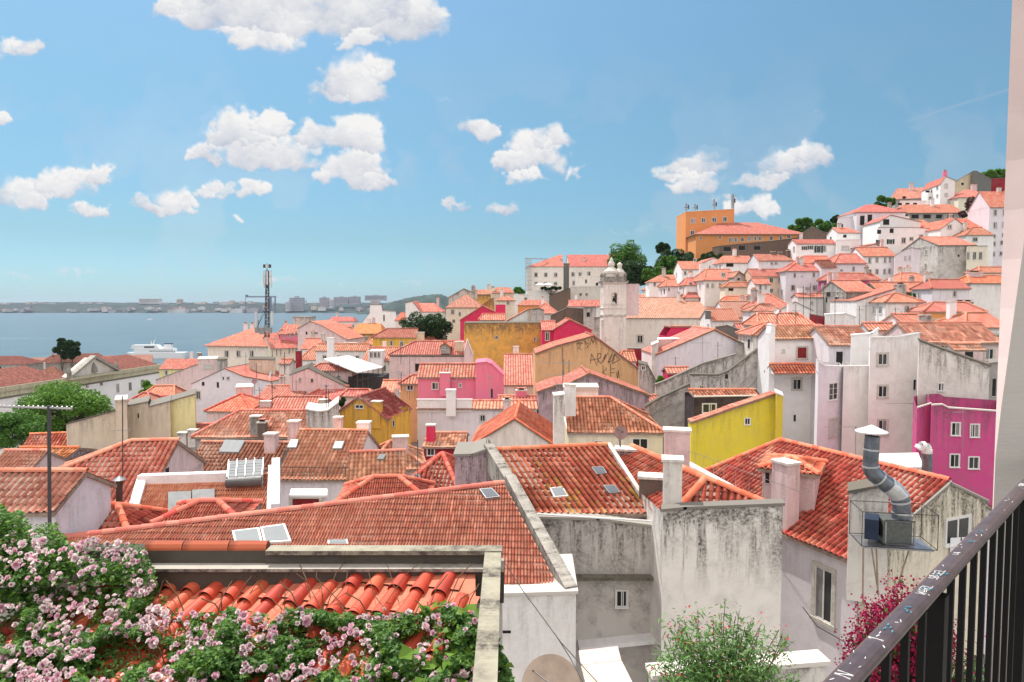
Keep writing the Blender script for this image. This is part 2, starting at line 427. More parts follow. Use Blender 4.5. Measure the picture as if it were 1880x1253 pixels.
def chims(h, lst):
    for c in lst:
        u, v, w, ht = c[:4]; mk = c[4] if len(c) > 4 else 'white'; Y = c[5] if len(c) > 5 else h.Y+h.dep*.5
        cy = 'tile'
        top = P(u, v, Y); W = w*Y/F; H = ht*Y/F; mb = MB(); m = wmat(mk)
        D = min(W, .7); 
        mb.box((top.x, top.y, top.z-H-.8), W, D, H+.8-.10, m, h.yaw, base=True)
        mb.box((top.x, top.y, top.z-.10), W+.12, D+.12, .10, wmat('stonew') if mk != 'whiteb' else m, h.yaw, base=True)
        if W > .6 and not (len(c) > 6 and c[6] == 0):
            mb.box((top.x, top.y, top.z+.003), W*.5, D*.5, .16, M('dark'), h.yaw, base=True)
            mb.box((top.x, top.y, top.z+.165), W*.9, D*.9, .06, tmat('red', True), h.yaw, base=True)
        mb.build('chimney', h.roof or h.root)

NEAR = 64
def sg(label, u0, v0, Y, yaw, u1, vr, wall='white', roof='red', hl=0, hr=0, h=9, pitch=.5, oh=.25, kind=None,
       w=(), ch=(), cat='house', name='house', ws='s', cor=None, run=None, back=True, ws2=None, pinch=0):
    yaw = rad(yaw); A = P(u0, v0, Y); d = Vector((math.cos(yaw), math.sin(yaw), 0)); n = Vector((-math.sin(yaw), math.cos(yaw), 0))
    k1 = kx(u1); L = (k1*A.y-A.x)/(d.x-k1*d.y)
    if L < 0: print('BAD L', label, L); L = abs(L)
    s = sl(vr); My = A.y+d.y*L/2
    if run is None:
        den = pitch-n.y*s
        run = (CZ+My*s-A.z)/den if den > .02 else 4
        if not (1.0 < run < 16): print('RUN', label[:40], round(run, 2)); run = min(max(run, 1.2), 12)
    rz = CZ+(My+n.y*run)*s
    if rz < A.z+.2: rz = A.z+run*pitch
    p_ = (rz-A.z)/run
    H = House(); H.label = label; H.yaw = yaw; H.Y = Y; H.dep = 2*run; H.roof = None
    base = A.z-h; B = A+d*L; C = B+n*2*run; D = A+n*2*run; ctr = (A+C)/2
    org = Vector((ctr.x, ctr.y, base)); H.root = root(name, label, cat, org)
    zb = base-8 if name != 'tile_canopy' else base
    mb = MB(); m = wmat(wall); A2, B2, C2, D2 = [(q.x, q.y) for q in (A, B, C, D)]
    zt = A.z-.03
    for a, b in ((A2, B2), (B2, C2), (C2, D2), (D2, A2)): mb.wall(a, b, zb, zb, zt, zt, m)
    # gables
    hl_, hr_ = hl, hr
    if not hl_: R0 = A+n*run; mb.face([(D.x, D.y, zt), (A.x, A.y, zt), (R0.x, R0.y, rz-.05)], m, [(0, rz-zt), (2*run, rz-zt), (run, 0)])
    if not hr_: R1 = B+n*run; mb.face([(B.x, B.y, zt), (C.x, C.y, zt), (R1.x, R1.y, rz-.05)], m, [(0, rz-zt), (2*run, rz-zt), (run, 0)])
    if cor:   # cornice band
        for a, b, dd in ((A, B, d), (D, A, n)):
            c = (a+b)/2; mb.box((c.x, c.y, A.z-.42), (b-a).length+.16, .16, .28, wmat(cor), math.atan2(dd.y, dd.x), base=True)
    mb.build('wall', H.root)
    H.planes = [(A, d, -n, L, base), (B, n, d, 2*run, base), (Vector(D), -n, -d, 2*run, base)]
    # roof
    flat = Y > NEAR; kind = kind or ('bar2' if Y > 42 else 'bar')
    ol = oh if hl_ else .12; orr = oh if hr_ else .12
    ez = A.z-p_*oh
    a = A-d*ol-n*oh; b = B+d*orr-n*oh; c = C+d*orr+n*oh; e_ = D-d*ol+n*oh
    for q in (a, b, c, e_): q.z = ez
    r0 = A+n*run+d*(hl_*run if hl_ else -ol); r1 = B+n*run-d*(hr_*run if hr_ else -orr)
    if (r1-r0).dot(d) < 0: mm = (r0+r1)/2; r0 = mm.copy(); r1 = mm+d*.01
    r0.z = r1.z = rz
    rb = MB(); tm = tmat(roof, flat); um = M('under')
    fs = [([a, b, r1, r0], d, n)]
    if back: fs.append(([c, e_, r0, r1], -d, -n))
    if hl_: fs.append(([e_, a, r0], -n, d))
    if hr_: fs.append(([b, c, r1], n, -d))
    for poly, ee, hh in fs:
        run_h = (poly[2]-poly[0]).dot(hh); up = (hh*abs(run_h)+Vector((0, 0, rz-ez))).normalized()
        isback = ee.dot(d) < -.5
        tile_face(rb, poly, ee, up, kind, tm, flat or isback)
        slab(rb, poly, um, .13)
    if not back:
        pass
    H.roof = rb.build('roof', H.root)
    if Y < 150:
        rb = MB(); rm = tmat(roof, True); rr = .13
        ridge(rb, r0+Vector((0, 0, .08)), r1+Vector((0, 0, .08)), rm, rr)
        for cnd, x, y in ((hl_, a, r0), (hl_, e_, r0), (hr_, b, r1), (hr_, c, r1)):
            if cnd: ridge(rb, x+Vector((0, 0, .08)), y+Vector((0, 0, .08)), rm, rr)
        if rb.v: rb.build('ridge_tiles', H.roof)
    H.ridge = (r0, r1); H.pitch = p_; H.A = A; H.d = d; H.n = n; H.run = run; H.L = L; H.rz = rz
    if name != 'tile_canopy': GROUND.append((ctr.x, ctr.y, base, max(L, 2*run)/2))
    wins(H, w, ws); chims(H, ch)
    rq = random.Random(int(u0*7+v0)); nm = 0
    if Y > 66 and len(w) < 1 and h >= 6 and L > 4 and 'plain' not in label and 'church' not in label and 'museum' not in label:
        t = rq.uniform(.8, 1.6)
        while t+1 < L and nm < 6:
            if rq.random() < .75:
                zt_ = A.z-rq.choice([.7, .8, 1.0]); win_on(H.root, A, d, -n, zt_, zt_-rq.uniform(.9, 1.3), t, t+rq.uniform(.65, .95), rq.choice(['s', 'w', 'd', 's'])); nm += 1
            t += rq.uniform(1.5, 2.6)
        for row in (1, 2):
            t = rq.uniform(.6, 1.6)
            while t+1 < L and h > 6+row*2:
                if rq.random() < .6:
                    zt_ = A.z-.9-2.8*row; wd_ = rq.uniform(.65, .95); tall = rq.random() < .25; win_on(H.root, A, d, -n, zt_, zt_-(2.0 if tall else rq.uniform(1.0, 1.4)), t, t+wd_, rq.choice(['s', 'w', 's', 'd']))
                    if tall:
                        bb = MB(); q = A+d*(t+wd_/2)-n*.3; bb.box((q.x, q.y, zt_-2.1), wd_+.5, .6, .08, M('stone'), yaw)
                        for kk in range(7): q2 = A+d*(t-.2+(wd_+.4)*kk/6)-n*.57; bb.tube((q2.x, q2.y, zt_-2.06), (q2.x, q2.y, zt_-1.15), .018, M('iron'), 4)
                        a_, b_ = A+d*(t-.22)-n*.57, A+d*(t+wd_+.22)-n*.57; bb.tube((a_.x, a_.y, zt_-1.15), (b_.x, b_.y, zt_-1.15), .025, M('iron'), 4); bb.build('balcony', H.root)
                t += rq.uniform(1.8, 3.2)
    if Y > 66 and u0 > 960 and h >= 6 and run > 2 and 'plain' not in label and 'church' not in label:
        for row in (0, 1):
            for t in (run*.6, run*1.3):
                if rq.random() < .55: win_on(H.root, Vector(D), -n, -d, A.z-.6-2.8*row, A.z-1.7-2.8*row, t, t+.8, rq.choice(['s', 'd', 'w']))
    if Y > 60 and not ch and 'strip' not in label and 'canopy' not in name and L > 4:
        for k_ in range(rq.choice([0, 1, 1, 2])):
            t = rq.uniform(.1, .9)*L; q = A+d*t+n*run*rq.uniform(.75, 1.5); cm_ = MB(); cw = rq.uniform(.5, 1.0); ch_ = rq.uniform(.7, 1.4); wm_ = wmat(rq.choice(['white', 'pinkw', 'old', 'whiteb', 'stain']))
            cm_.box((q.x, q.y, rz-1.2), cw, .5, 1.2+ch_, wm_, yaw, base=True); cm_.box((q.x, q.y, rz+ch_+.002), cw+.12, .62, .09, wmat('stonew'), yaw, base=True)
            if rq.random() < .5: cm_.box((q.x, q.y, rz+ch_+.1), cw*.7, .3, .2, tmat('red', True), yaw, base=True)
            cm_.build('chimney', H.roof)
    return H

def prism(label, Y, yaw, top, Ld, wall='white', roof='red', rs=None, h=9, w=(), ch=(), cat='house', name='house', ws='s', th=.12, oh=.15, side=.2, kind=None, ground=True, copm='conc'):
    yaw = rad(yaw); A = P(top[0][0], top[0][1], Y); d = Vector((math.cos(yaw), math.sin(yaw), 0)); n = Vector((-math.sin(yaw), math.cos(yaw), 0))
    pts = []
    for u, v in top:
        k = kx(u); t = (k*A.y-A.x)/(d.x-k*d.y); q = A+d*t; q.z = CZ+q.y*sl(v); pts.append(q)
    H = House(); H.label = label; H.yaw = yaw; H.Y = Y; H.dep = Ld; H.roof = None
    zmin = min(p.z for p in pts); base = zmin-h; zb = base-8 if ground else base
    n_true = n; rs = rs or 't'*(len(pts)-1)
    if 't' not in rs and name == 'house':   # party walls follow the plot lines, not the street front
        q = (pts[0]+pts[-1])/2; hv = Vector((q.x, q.y, 0)).normalized()
        if pts[0].x > 0: hv = Vector((pts[0].x, pts[0].y, 0)).normalized()
        elif pts[-1].x < 0: hv = Vector((pts[-1].x, pts[-1].y, 0)).normalized()
        n = (hv+n*.06).normalized()
    c = (pts[0]+pts[-1])/2+n*Ld/2; org = Vector((c.x, c.y, base)); H.root = root(name, label, cat, org)
    m = wmat(wall); mb = MB(); L = (pts[-1]-pts[0]).dot(d)
    for i in range(len(pts)-1):
        p, q = pts[i], pts[i+1]
        if (q-p).dot(d) > .02:
            mb.wall((p.x, p.y), (q.x, q.y), zb, zb, p.z-.02, q.z-.02, m)
            P2, Q2 = p+n*Ld, q+n*Ld; mb.wall((Q2.x, Q2.y), (P2.x, P2.y), zb, zb, q.z-.02, p.z-.02, m)
    p = pts[0]; q = p+n*Ld; mb.wall((q.x, q.y), (p.x, p.y), zb, zb, p.z-.02, p.z-.02, m)
    p = pts[-1]; q = p+n*Ld; mb.wall((p.x, p.y), (q.x, q.y), zb, zb, p.z-.02, p.z-.02, m)
    mb.build('wall', H.root)
    H.planes = [(pts[0], d, -n_true, L, base)]+([(pts[-1], n, d, Ld, base), (pts[0]+n*Ld, -n, -d, Ld, base)] if n is n_true else [])
    ns = len(pts)-1; rs = rs or 't'*ns
    rb = MB(); flat = Y > NEAR; kind = kind or ('bar2' if Y > 42 else 'bar'); um = M('under'); rg = MB(); rm = tmat(roof, True)
    for i in range(ns):
        k = rs[i]; p, q = pts[i].copy(), pts[i+1].copy()
        if k == '-' : continue
        e = q-p
        if e.length < .05: continue
        eu = e.normalized()
        if k == 't':
            if i == 0 or rs[i-1] != 't': p = p-eu*side if p.z <= q.z else p
            if i == ns-1 or rs[i+1] != 't': q = q+eu*side if q.z <= p.z else q
            poly = [p-n*oh, q-n*oh, q+n*Ld, p+n*Ld]
            up = eu if q.z > p.z else -eu; e_ = n if q.z > p.z else -n
            # keep tile frame right-handed
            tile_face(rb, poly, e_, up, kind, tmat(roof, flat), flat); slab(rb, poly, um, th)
            if Y < 150:
                ridge(rg, p-n*oh+Vector((0, 0, .06)), q-n*oh+Vector((0, 0, .06)), rm, .1)
        elif k == 'p':
            mm = wmat('whiteb' if wall in ('white', 'whiteb', 'lav') else 'stonew'); a = pts[i]; b = pts[i+1]; up_ = Vector((0, 0, .05)); dn_ = Vector((0, 0, -.9))
            slab(rb, [a-n*.05+up_, b-n*.05+up_, b+n*.22+up_, a+n*.22+up_], mm, .08)
            slab(rb, [a+n*.22+dn_, b+n*.22+dn_, b+n*(Ld-.02)+dn_, a+n*(Ld-.02)+dn_], wmat('conc'), .1)
            mb2 = MB(); mb2.wall(((b+n*.22).x, (b+n*.22).y), ((a+n*.22).x, (a+n*.22).y), b.z-1, a.z-1, b.z-.03, a.z-.03, m); rb.v += []
            for f_, uv_ in zip(mb2.f, mb2.uv): rb.face([mb2.v[j] for j in f_], m, uv_)
        else:
            mm = wmat({'c': copm, 'f': 'conc', 'w': 'whiteb', 's': 'stonew', 'm': 'moss'}[k])
            a = pts[i]-eu*.06; b = pts[i+1]+eu*.06
            slab(rb, [a-n*.08+Vector((0, 0, .06)), b-n*.08+Vector((0, 0, .06)), b+n*(Ld+.05)+Vector((0, 0, .06)), a+n*(Ld+.05)+Vector((0, 0, .06))], mm, .1)
    for i in range(1, ns):
        if rs[i-1] == 't' and rs[i] == 't' and pts[i].z > pts[i-1].z and pts[i].z > pts[i+1].z and Y < 150:
            ridge(rg, pts[i]-n*oh+Vector((0, 0, .08)), pts[i]+n*Ld+Vector((0, 0, .08)), rm, .13)
    if rb.v: H.roof = rb.build('roof' if 't' in rs or Ld > 1.5 else 'coping', H.root)
    if rg.v: rg.build('ridge_tiles', H.roof)
    if ground: GROUND.append((c.x, c.y, base, max(L, Ld)/2))
    H.A = pts[0]; H.d = d; H.n = n; H.L = L
    wins(H, w, ws); chims(H, ch)
    return H

def plane_of(u, v, Y, yaw, slope):
    """roof plane: level line has direction yaw, rises away from the camera with the given slope (tan)"""
    A = P(u, v, Y); yaw = rad(yaw); e = Vector((math.cos(yaw), math.sin(yaw), 0)); h = Vector((-math.sin(yaw), math.cos(yaw), 0))
    up = (h+Vector((0, 0, slope))).normalized(); n = e.cross(up).normalized()
    if n.z < 0: n = -n
    return A, e, up, n
def roofpoly(rb, pix, pl, kind, roof, flat=False, skew=0.0, th=.13):
    A, e, up, n = pl; pts = [hitp(u, v, A, n) for u, v in pix]
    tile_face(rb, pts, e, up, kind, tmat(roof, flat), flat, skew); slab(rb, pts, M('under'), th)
    return pts

def poly3(rb, q, pix, kind, roof, flat=False, th=.13, slabm=None):
    """roof face through three (u, v, Y) points, outlined by pixels; tiles run down its steepest slope"""
    a, b, c = [P(*x) for x in q]; n = (b-a).cross(c-a).normalized()
    if n.z < 0: n = -n
    h = Vector((-n.x, -n.y, 0)).normalized(); up = (h-n*h.dot(n)).normalized(); e = up.cross(n).normalized()
    pts = [hitp(u, v, a, n) for u, v in pix]
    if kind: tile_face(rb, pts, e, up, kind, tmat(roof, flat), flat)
    slab(rb, pts, slabm or M('under'), th)
    return pts
def beam(mb, a, b, w, h, m):
    """bar from a to b, w wide, h high, its top along the line"""
    a, b = Vector(a), Vector(b); d = (b-a); s = Vector((-d.y, d.x, 0)).normalized()*w/2; z = Vector((0, 0, h))
    T = [a-s, a+s, b+s, b-s]; B = [p-z for p in T]
    L = d.length
    mb.face(T[::-1], m, [(L, .2), (L, .2+w), (0, .2+w), (0, .2)]); mb.face(B, m)
    for i in range(4):
        j = (i+1) % 4; l2 = (T[j]-T[i]).length; mb.face([B[i], B[j], T[j], T[i]], m, [(0, h), (l2, h), (l2, 0), (0, 0)])
def adopt(h, parent, name):
    """fold a small built piece (dormer, canopy, parapet) into its house as one part"""
    r = h.root; off = Vector(r['org'])-Vector(parent.root['org'])
    bm = bmesh.new(); mats = []
    def rec(o):
        for c in list(o.children): rec(c)
        if o.type == 'MESH':
            n0 = len(bm.faces); v0 = len(bm.verts); bm.from_mesh(o.data); bm.faces.ensure_lookup_table(); bm.verts.ensure_lookup_table()
            mp = []
            for mt in o.data.materials:
                if mt not in mats: mats.append(mt)
                mp.append(mats.index(mt))
            for f in bm.faces[n0:]: f.material_index = mp[f.material_index]
        bpy.data.objects.remove(o)
    rec(r)
    for v in bm.verts: v.co += off
    me = bpy.data.meshes.new(name); bm.to_mesh(me); bm.free()
    for mt in mats: me.materials.append(mt)
    o = bpy.data.objects.new(name, me); COL.objects.link(o); o.parent = parent.root; o['org'] = parent.root['org']
    GROUND.pop() if False else None
    return o

def leafmat(name, a, b, trans=.25):
    if name in MATS: return MATS[name]
    m, nt, bs = nodes(name); g = N(nt, 'ShaderNodeNewGeometry'); tc = N(nt, 'ShaderNodeTexCoord')
    col = mixc(nt, g.outputs['Random Per Island'], a, b); big = noise(nt, tc.outputs['Object'], .9, 3)
    col = mixc(nt, math_(nt, 'MULTIPLY', ramp(nt, big, .35, .65), .35), col, tuple(c*1.6 for c in b))
    nt.links.new(col, bs.inputs['Base Color']); bs.inputs['Roughness'].default_value = .55; bs.inputs['Specular IOR Level'].default_value = .35
    tl = N(nt, 'ShaderNodeBsdfTranslucent'); nt.links.new(col, tl.inputs[0]); mx = N(nt, 'ShaderNodeMixShader'); mx.inputs[0].default_value = trans
    out = nt.nodes['Material Output']; nt.links.new(bs.outputs[0], mx.inputs[1]); nt.links.new(tl.outputs[0], mx.inputs[2]); nt.links.new(mx.outputs[0], out.inputs[0])
    MATS[name] = m; return m
def leaves(name, pts, size, mat, parent=None, ratio=.5, upb=.5, org=None, midx=None, mats=None):
    pts = np.asarray(pts, dtype=float); n = len(pts); g = NR
    nrm = g.normal(size=(n, 3)); nrm[:, 2] = np.abs(nrm[:, 2])+upb; nrm /= np.linalg.norm(nrm, axis=1)[:, None]
    t = g.normal(size=(n, 3)); t -= (t*nrm).sum(1)[:, None]*nrm; t /= np.linalg.norm(t, axis=1)[:, None]; b = np.cross(nrm, t)
    s = (size*g.uniform(.6, 1.3, n))[:, None]; w = s*ratio
    A = pts-t*s*.5; B = pts+b*w*.5+nrm*w*.18; C = pts+t*s*.5-nrm*s*.08; D = pts-b*w*.5+nrm*w*.18
    V = np.stack([A, B, C, D], 1).reshape(-1, 3)
    if parent is not None: V = V-np.array(parent['org'])
    else: V = V-np.array(org)
    i = np.arange(n)*4; T = np.stack([i, i+1, i+2, i, i+2, i+3], 1).reshape(-1).astype(np.int32)
    me = bpy.data.meshes.new(name); me.vertices.add(len(V)); me.vertices.foreach_set('co', V.ravel()); me.loops.add(len(T)); me.loops.foreach_set('vertex_index', T)
    me.polygons.add(2*n); me.polygons.foreach_set('loop_start', (np.arange(2*n)*3).astype(np.int32))
    if mats:
        for m in mats: me.materials.append(m)
        me.polygons.foreach_set('material_index', np.repeat(midx, 2).astype(np.int32))
    else: me.materials.append(mat)
    me.update(calc_edges=True)
    o = bpy.data.objects.new(name, me); COL.objects.link(o)
    if parent is not None: o.parent = parent; o['org'] = parent['org']
    else: o.location = org
    return o
def tree(label, u, vt, vb, Y, wpx, kind='green', dens=1.0, group=None, cat='tree', name='tree', leaf=None, clumps=None, conic=0, trunk=4.0):
    a, b = {'green': ((.035, .11, .015), (.12, .26, .04)), 'dark': ((.012, .035, .012), (.045, .10, .03)), 'bright': ((.045, .14, .012), (.16, .31, .04)), 'purple': ((.05, .03, .03), (.13, .06, .06)), 'olive': ((.03, .06, .02), (.10, .14, .05))}[kind]
    H = (vb-vt)*Y/F; W = wpx*Y/F; top = P(u, vt, Y); c = top-Vector((0, 0, H/2)); base = Vector((c.x, c.y, c.z-H/2-trunk))
    r = root(name, label, cat, base, group)
    g = np.random.default_rng(int(u*13+vt)); nc = clumps or max(16, int(W*H*.45)); nc = min(nc, 90)
    cc = []
    while len(cc) < nc:
        q = g.uniform(-1, 1, 3)
        if conic: q[:2] *= (1-(q[2]+1)/2*conic)
        if q@q > 1 or q@q < .12: continue
        cc.append(q)
    cc = np.array(cc); rad_ = g.uniform(.11, .26, nc)*min(W, H)*.95
    ctr = cc*np.array([W/2, W/2*.85, H/2])*.88+np.array(c)
    leaf = leaf or max(.14, Y*.0042); N_ = int(min(45000, dens*24*W*H/(leaf*leaf))); N_ = max(N_, 4000)
    wts = rad_**2; wts /= wts.sum(); k = g.choice(nc, N_, p=wts)
    d = g.normal(size=(N_, 3)); d /= np.linalg.norm(d, axis=1)[:, None]; rr = rad_[k]*(1-np.abs(g.normal(0, .22, N_)))
    p = ctr[k]+d*rr[:, None]*np.array([1, 1, .8])
    leaves('crown', p, leaf, leafmat('leaf_'+kind, a, b), r, ratio=.7)
    mb = MB(); bk = simple('bark', (.12, .09, .06), .9, var=.3, nscale=8)
    mb.tube(base-Vector((0, 0, 1)), c-Vector((0, 0, H*.15)), max(.12, W*.035), bk, 8, max(.06, W*.018))
    for i in g.choice(nc, min(nc, 9), replace=False):
        mb.tube(base+(c-base)*g.uniform(.45, .85), Vector(ctr[i]), max(.05, W*.014), bk, 5, .02)
    mb.build('trunk', r); return r
# ---------------------------------------------------------------- camera, light, sky
cam = bpy.data.cameras.new('camera'); cam.sensor_width = 36; cam.lens = F/1880*36; cam.clip_start = .05; cam.clip_end = 30000
co = bpy.data.objects.new('camera', cam); COL.objects.link(co); co.location = CAM; co.rotation_euler = (math.pi/2-PITCH, 0, 0)
scene.camera = co
SUN_EL, SUN_AZ = rad(60), rad(-40)      # azimuth from +Y, clockwise; negative = left
sd = Vector((math.sin(SUN_AZ)*math.cos(SUN_EL), math.cos(SUN_AZ)*math.cos(SUN_EL), math.sin(SUN_EL)))
sun = bpy.data.lights.new('sun', 'SUN'); sun.energy = 4.9; sun.angle = rad(.53); sun.color = (1, .95, .88)
so = bpy.data.objects.new('sun', sun); COL.objects.link(so); so.rotation_euler = sd.to_track_quat('Z', 'Y').to_euler()
scene.view_settings.view_transform = 'Standard'; scene.view_settings.look = 'None'; scene.view_settings.gamma = 1
scene.view_settings.exposure = EXPO = 0.0
FILL = (12.4, 11.4, 10.6)
w = bpy.data.worlds.new('World'); scene.world = w; w.use_nodes = True; nt = w.node_tree
bg = nt.nodes['Background']; bg.inputs[1].default_value = .15
sky = N(nt, 'ShaderNodeTexSky', sky_type='NISHITA'); sky.sun_disc = False; sky.sun_elevation = SUN_EL; sky.sun_rotation = SUN_AZ
sky.air_density = 1.0; sky.dust_density = .6; sky.ozone_density = 1.5; sky.altitude = 50
tc = N(nt, 'ShaderNodeTexCoord'); sp = N(nt, 'ShaderNodeSeparateXYZ'); nt.links.new(tc.outputs['Generated'], sp.inputs[0])
cr = N(nt, 'ShaderNodeValToRGB'); nt.links.new(sp.outputs[2], cr.inputs[0]); E_ = cr.color_ramp.elements
E_[0].position = 0; E_[0].color = (.21, .335, .50, 1); E_[1].position = .46; E_[1].color = (.42, .525, .50, 1)
q = E_.new(.09); q.color = (.215, .30, .335, 1)
q = E_.new(.27); q.color = (.305, .41, .395, 1)
TWO = N(nt, 'ShaderNodeVectorMath', operation='SCALE'); TWO.inputs[3].default_value = 2.0; nt.links.new(cr.outputs[0], TWO.inputs[0])
skc = mixc(nt, 1.0, sky.outputs[0], TWO.outputs[0], 'MULTIPLY')
# bright cloud-like fill added overhead and behind the viewpoint to lift shaded walls
cn = noise(nt, tc.outputs['Generated'], 2.6, 4, .6)
mz = ramp(nt, sp.outputs[2], .5, .75); my = math_(nt, 'MULTIPLY', ramp(nt, sp.outputs[1], -.05, -.35), ramp(nt, sp.outputs[2], .0, .1))
cf = math_(nt, 'MULTIPLY', math_(nt, 'MAXIMUM', mz, my), ramp(nt, cn, .38, .56))
nt.links.new(mixc(nt, cf, skc, FILL), bg.inputs[0])
CL = [(560, 5, 235, 70, 1.0), (640, 25, 185, 55, 1.0), (430, 22, 130, 48, 1.0), (330, 15, 50, 28, .8), (750, 45, 75, 45, 1), (670, 78, 50, 22, .8), (470, 70, 110, 30, .6),
      (655, 155, 66, 36, 1), (610, 172, 45, 18, .8), (690, 135, 35, 24, .9),
      (440, 255, 60, 40, 1), (500, 232, 40, 20, .8), (375, 290, 50, 18, .9), (500, 285, 95, 36, 1), (590, 258, 55, 30, 1), (658, 262, 36, 42, 1), (650, 318, 78, 34, 1), (700, 335, 35, 16, .9),
      (435, 350, 88, 15, .8), (310, 375, 70, 19, .9), (30, 370, 65, 28, .85), (120, 345, 72, 32, .9), (190, 322, 33, 20, .8), (168, 392, 33, 12, .7),
      (30, 92, 46, 20, .9), (0, 220, 18, 14, .7), (885, 242, 40, 17, .9), (975, 290, 70, 34, 1), (1010, 262, 46, 24, .9), (935, 300, 33, 16, .8), (1050, 325, 32, 12, .5), (955, 330, 40, 14, .6),
      (850, 380, 36, 10, .8), (918, 392, 36, 13, .85), (1290, 305, 60, 30, .8), (1240, 322, 48, 15, .7), (1280, 340, 48, 20, .8), (1460, 312, 76, 30, .9), (1500, 292, 44, 20, .8), (1400, 338, 65, 16, .7), (1385, 385, 48, 20, .7),
      (60, 512, 160, 14, .3), (160, 505, 60, 12, .4), (25, 508, 60, 10, .35), (600, 530, 140, 12, .25), (740, 518, 50, 14, .35), (1180, 430, 80, 8, .25), (520, 525, 50, 10, .3), (860, 525, 80, 10, .3), (1330, 365, 25, 8, .4), (800, 188, 28, 7, .3), (437, 396, 12, 6, .5), (875, 348, 12, 5, .5), (-220, 120, 120, 50, 1), (-150, 330, 90, 30, .9), (2050, 120, 150, 40, .9), (2100, 380, 90, 26, .8)]
def fbm(shape, cell, octs, seed):
    g = np.random.default_rng(seed); out = np.zeros(shape); amp = 1; tot = 0
    for o in range(octs):
        c = cell/2**o
        if c < 1: break
        gy, gx = int(shape[0]/c)+3, int(shape[1]/c)+3
        a = g.random((gy, gx)); y = np.arange(shape[0])/c; x = np.arange(shape[1])/c
        iy, ix = y.astype(int), x.astype(int); fy, fx = y-iy, x-ix; fy = fy*fy*(3-2*fy); fx = fx*fx*(3-2*fx)
        r0 = a[iy][:, ix]*(1-fx)+a[iy][:, ix+1]*fx; r1 = a[iy+1][:, ix]*(1-fx)+a[iy+1][:, ix+1]*fx
        out += amp*(r0*(1-fy)[:, None]+r1*fy[:, None]); tot += amp; amp *= .55
    return out/tot
def clouds():
    st = 2.6; us = np.arange(-420, 2320, st); vs = np.arange(-330, 556, st)
    U, V = np.meshgrid(us, vs); sh = U.shape
    wu = (fbm(sh, 18, 5, 1)-.5)*46; wv = (fbm(sh, 18, 5, 2)-.5)*34; wu += (fbm(sh, 5, 3, 31)-.5)*22; wv += (fbm(sh, 5, 3, 32)-.5)*16
    UU, VV = U+wu, V+wv; D = np.zeros(sh); Hh = np.zeros(sh); LG = np.zeros(sh)
    rr = np.random.default_rng(11)
    for (cu, cv, a, b, s) in CL:
        if b < 24 and s >= .6 and cv > 200: s *= 1.35; b *= 1.12
        cv0 = cv+b*.65; k = int(16+a/4)
        for i in range(k):
            ang = rr.uniform(0, 2*math.pi); q = math.sqrt(rr.random())
            pu = cu+a*q*math.cos(ang)*.85; env = math.sqrt(max(0, 1-((pu-cu)/a)**2)); R0 = b*rr.uniform(.34, .74)*(.35+.65*env)
            pv = cv0-R0*.6-(b*1.35*env)*rr.random()**1.2
            m = (np.abs(U-pu) < R0*2.2+30) & (np.abs(V-pv) < R0*1.6+25)
            if not m.any(): continue
            d = 1-(((UU[m]-pu)/(R0*1.5))**2+((VV[m]-pv)/R0)**2); d = np.clip(d, 0, 1)
            x = D[m]; n_ = s*d**.72
            up = n_ > x; hh = Hh[m]; hh[up] = ((pv-VV[m])/R0*.5+(cv0-VV[m])/(2.0*b)*1.0)[up]; Hh[m] = hh
            D[m] = np.maximum(x, n_); LG[m] += np.log(1-.42*s*np.clip(d, 0, .98)*min(1, 2/s))
    D = 1-np.exp(LG)
    n = fbm(sh, 26, 6, 3); n2 = fbm(sh, 11, 4, 4); n3 = fbm(sh, 60, 5, 6)
    big_ = fbm(sh, 70, 5, 7); A = D*1.15+(n-.5)*1.5+(big_-.5)*.8+(n2-.5)*.6; A[D <= 0] = 0; A = np.clip((A-.14)/.80, 0, 1)
    A = (A**1.1)*np.clip(D*2.6, 0, 1)*1.1
    A = np.clip(A, 0, 1)
    cd = np.abs((V-222)*.952+(U-1668)*.298); ct = np.exp(-(cd/2.2)**2)*.22*((U > 1668) & (U < 1856)); A = np.maximum(A, ct)
    thin = np.clip((n3-.56)*2.2, 0, .16)*np.clip((V+60)/300, 0, 1); A = np.maximum(A, thin*np.clip(1.2-np.abs(V-330)/260, 0, 1))
    L = np.clip(.24+Hh*.75+(n-.5)*1.2+(big_-.5)*.8, 0, 1)
    lo = np.array([.60, .64, .74]); hi = np.array([1.0, .99, .98])
    C = lo+(hi-lo)*L[..., None]; near = np.clip((V-420)/120, 0, 1)[..., None]; C = C*(1-near)+np.array([.74, .82, .90])*near
    RAD = 21000; dx = (U-940)/F; dy = (626.5-V)/F
    y = CP+dy*SP; z = -SP+dy*CP; l = np.sqrt(dx*dx+y*y+z*z)
    pos = np.stack([dx/l*RAD, y/l*RAD, z/l*RAD+CZ], -1).reshape(-1, 3)
    h, w_ = sh; idx = np.arange(h*w_).reshape(h, w_)
    Q = np.stack([idx[:-1, :-1], idx[:-1, 1:], idx[1:, 1:], idx[1:, :-1]], -1).reshape(-1, 4)
    Af = A.ravel(); keep = Af[Q].max(1) > .004; Q = Q[keep]
    used = np.unique(Q); remap = -np.ones(h*w_, dtype=np.int64); remap[used] = np.arange(len(used)); Q = remap[Q]
    me = bpy.data.meshes.new('sky'); me.vertices.add(len(used)); me.vertices.foreach_set('co', pos[used].ravel())
    me.loops.add(Q.size); me.loops.foreach_set('vertex_index', Q.ravel().astype(np.int32)); me.polygons.add(len(Q))
    me.polygons.foreach_set('loop_start', (np.arange(len(Q))*4).astype(np.int32)); me.update(calc_edges=True)
    ca = me.color_attributes.new('cloud', 'FLOAT_COLOR', 'POINT')
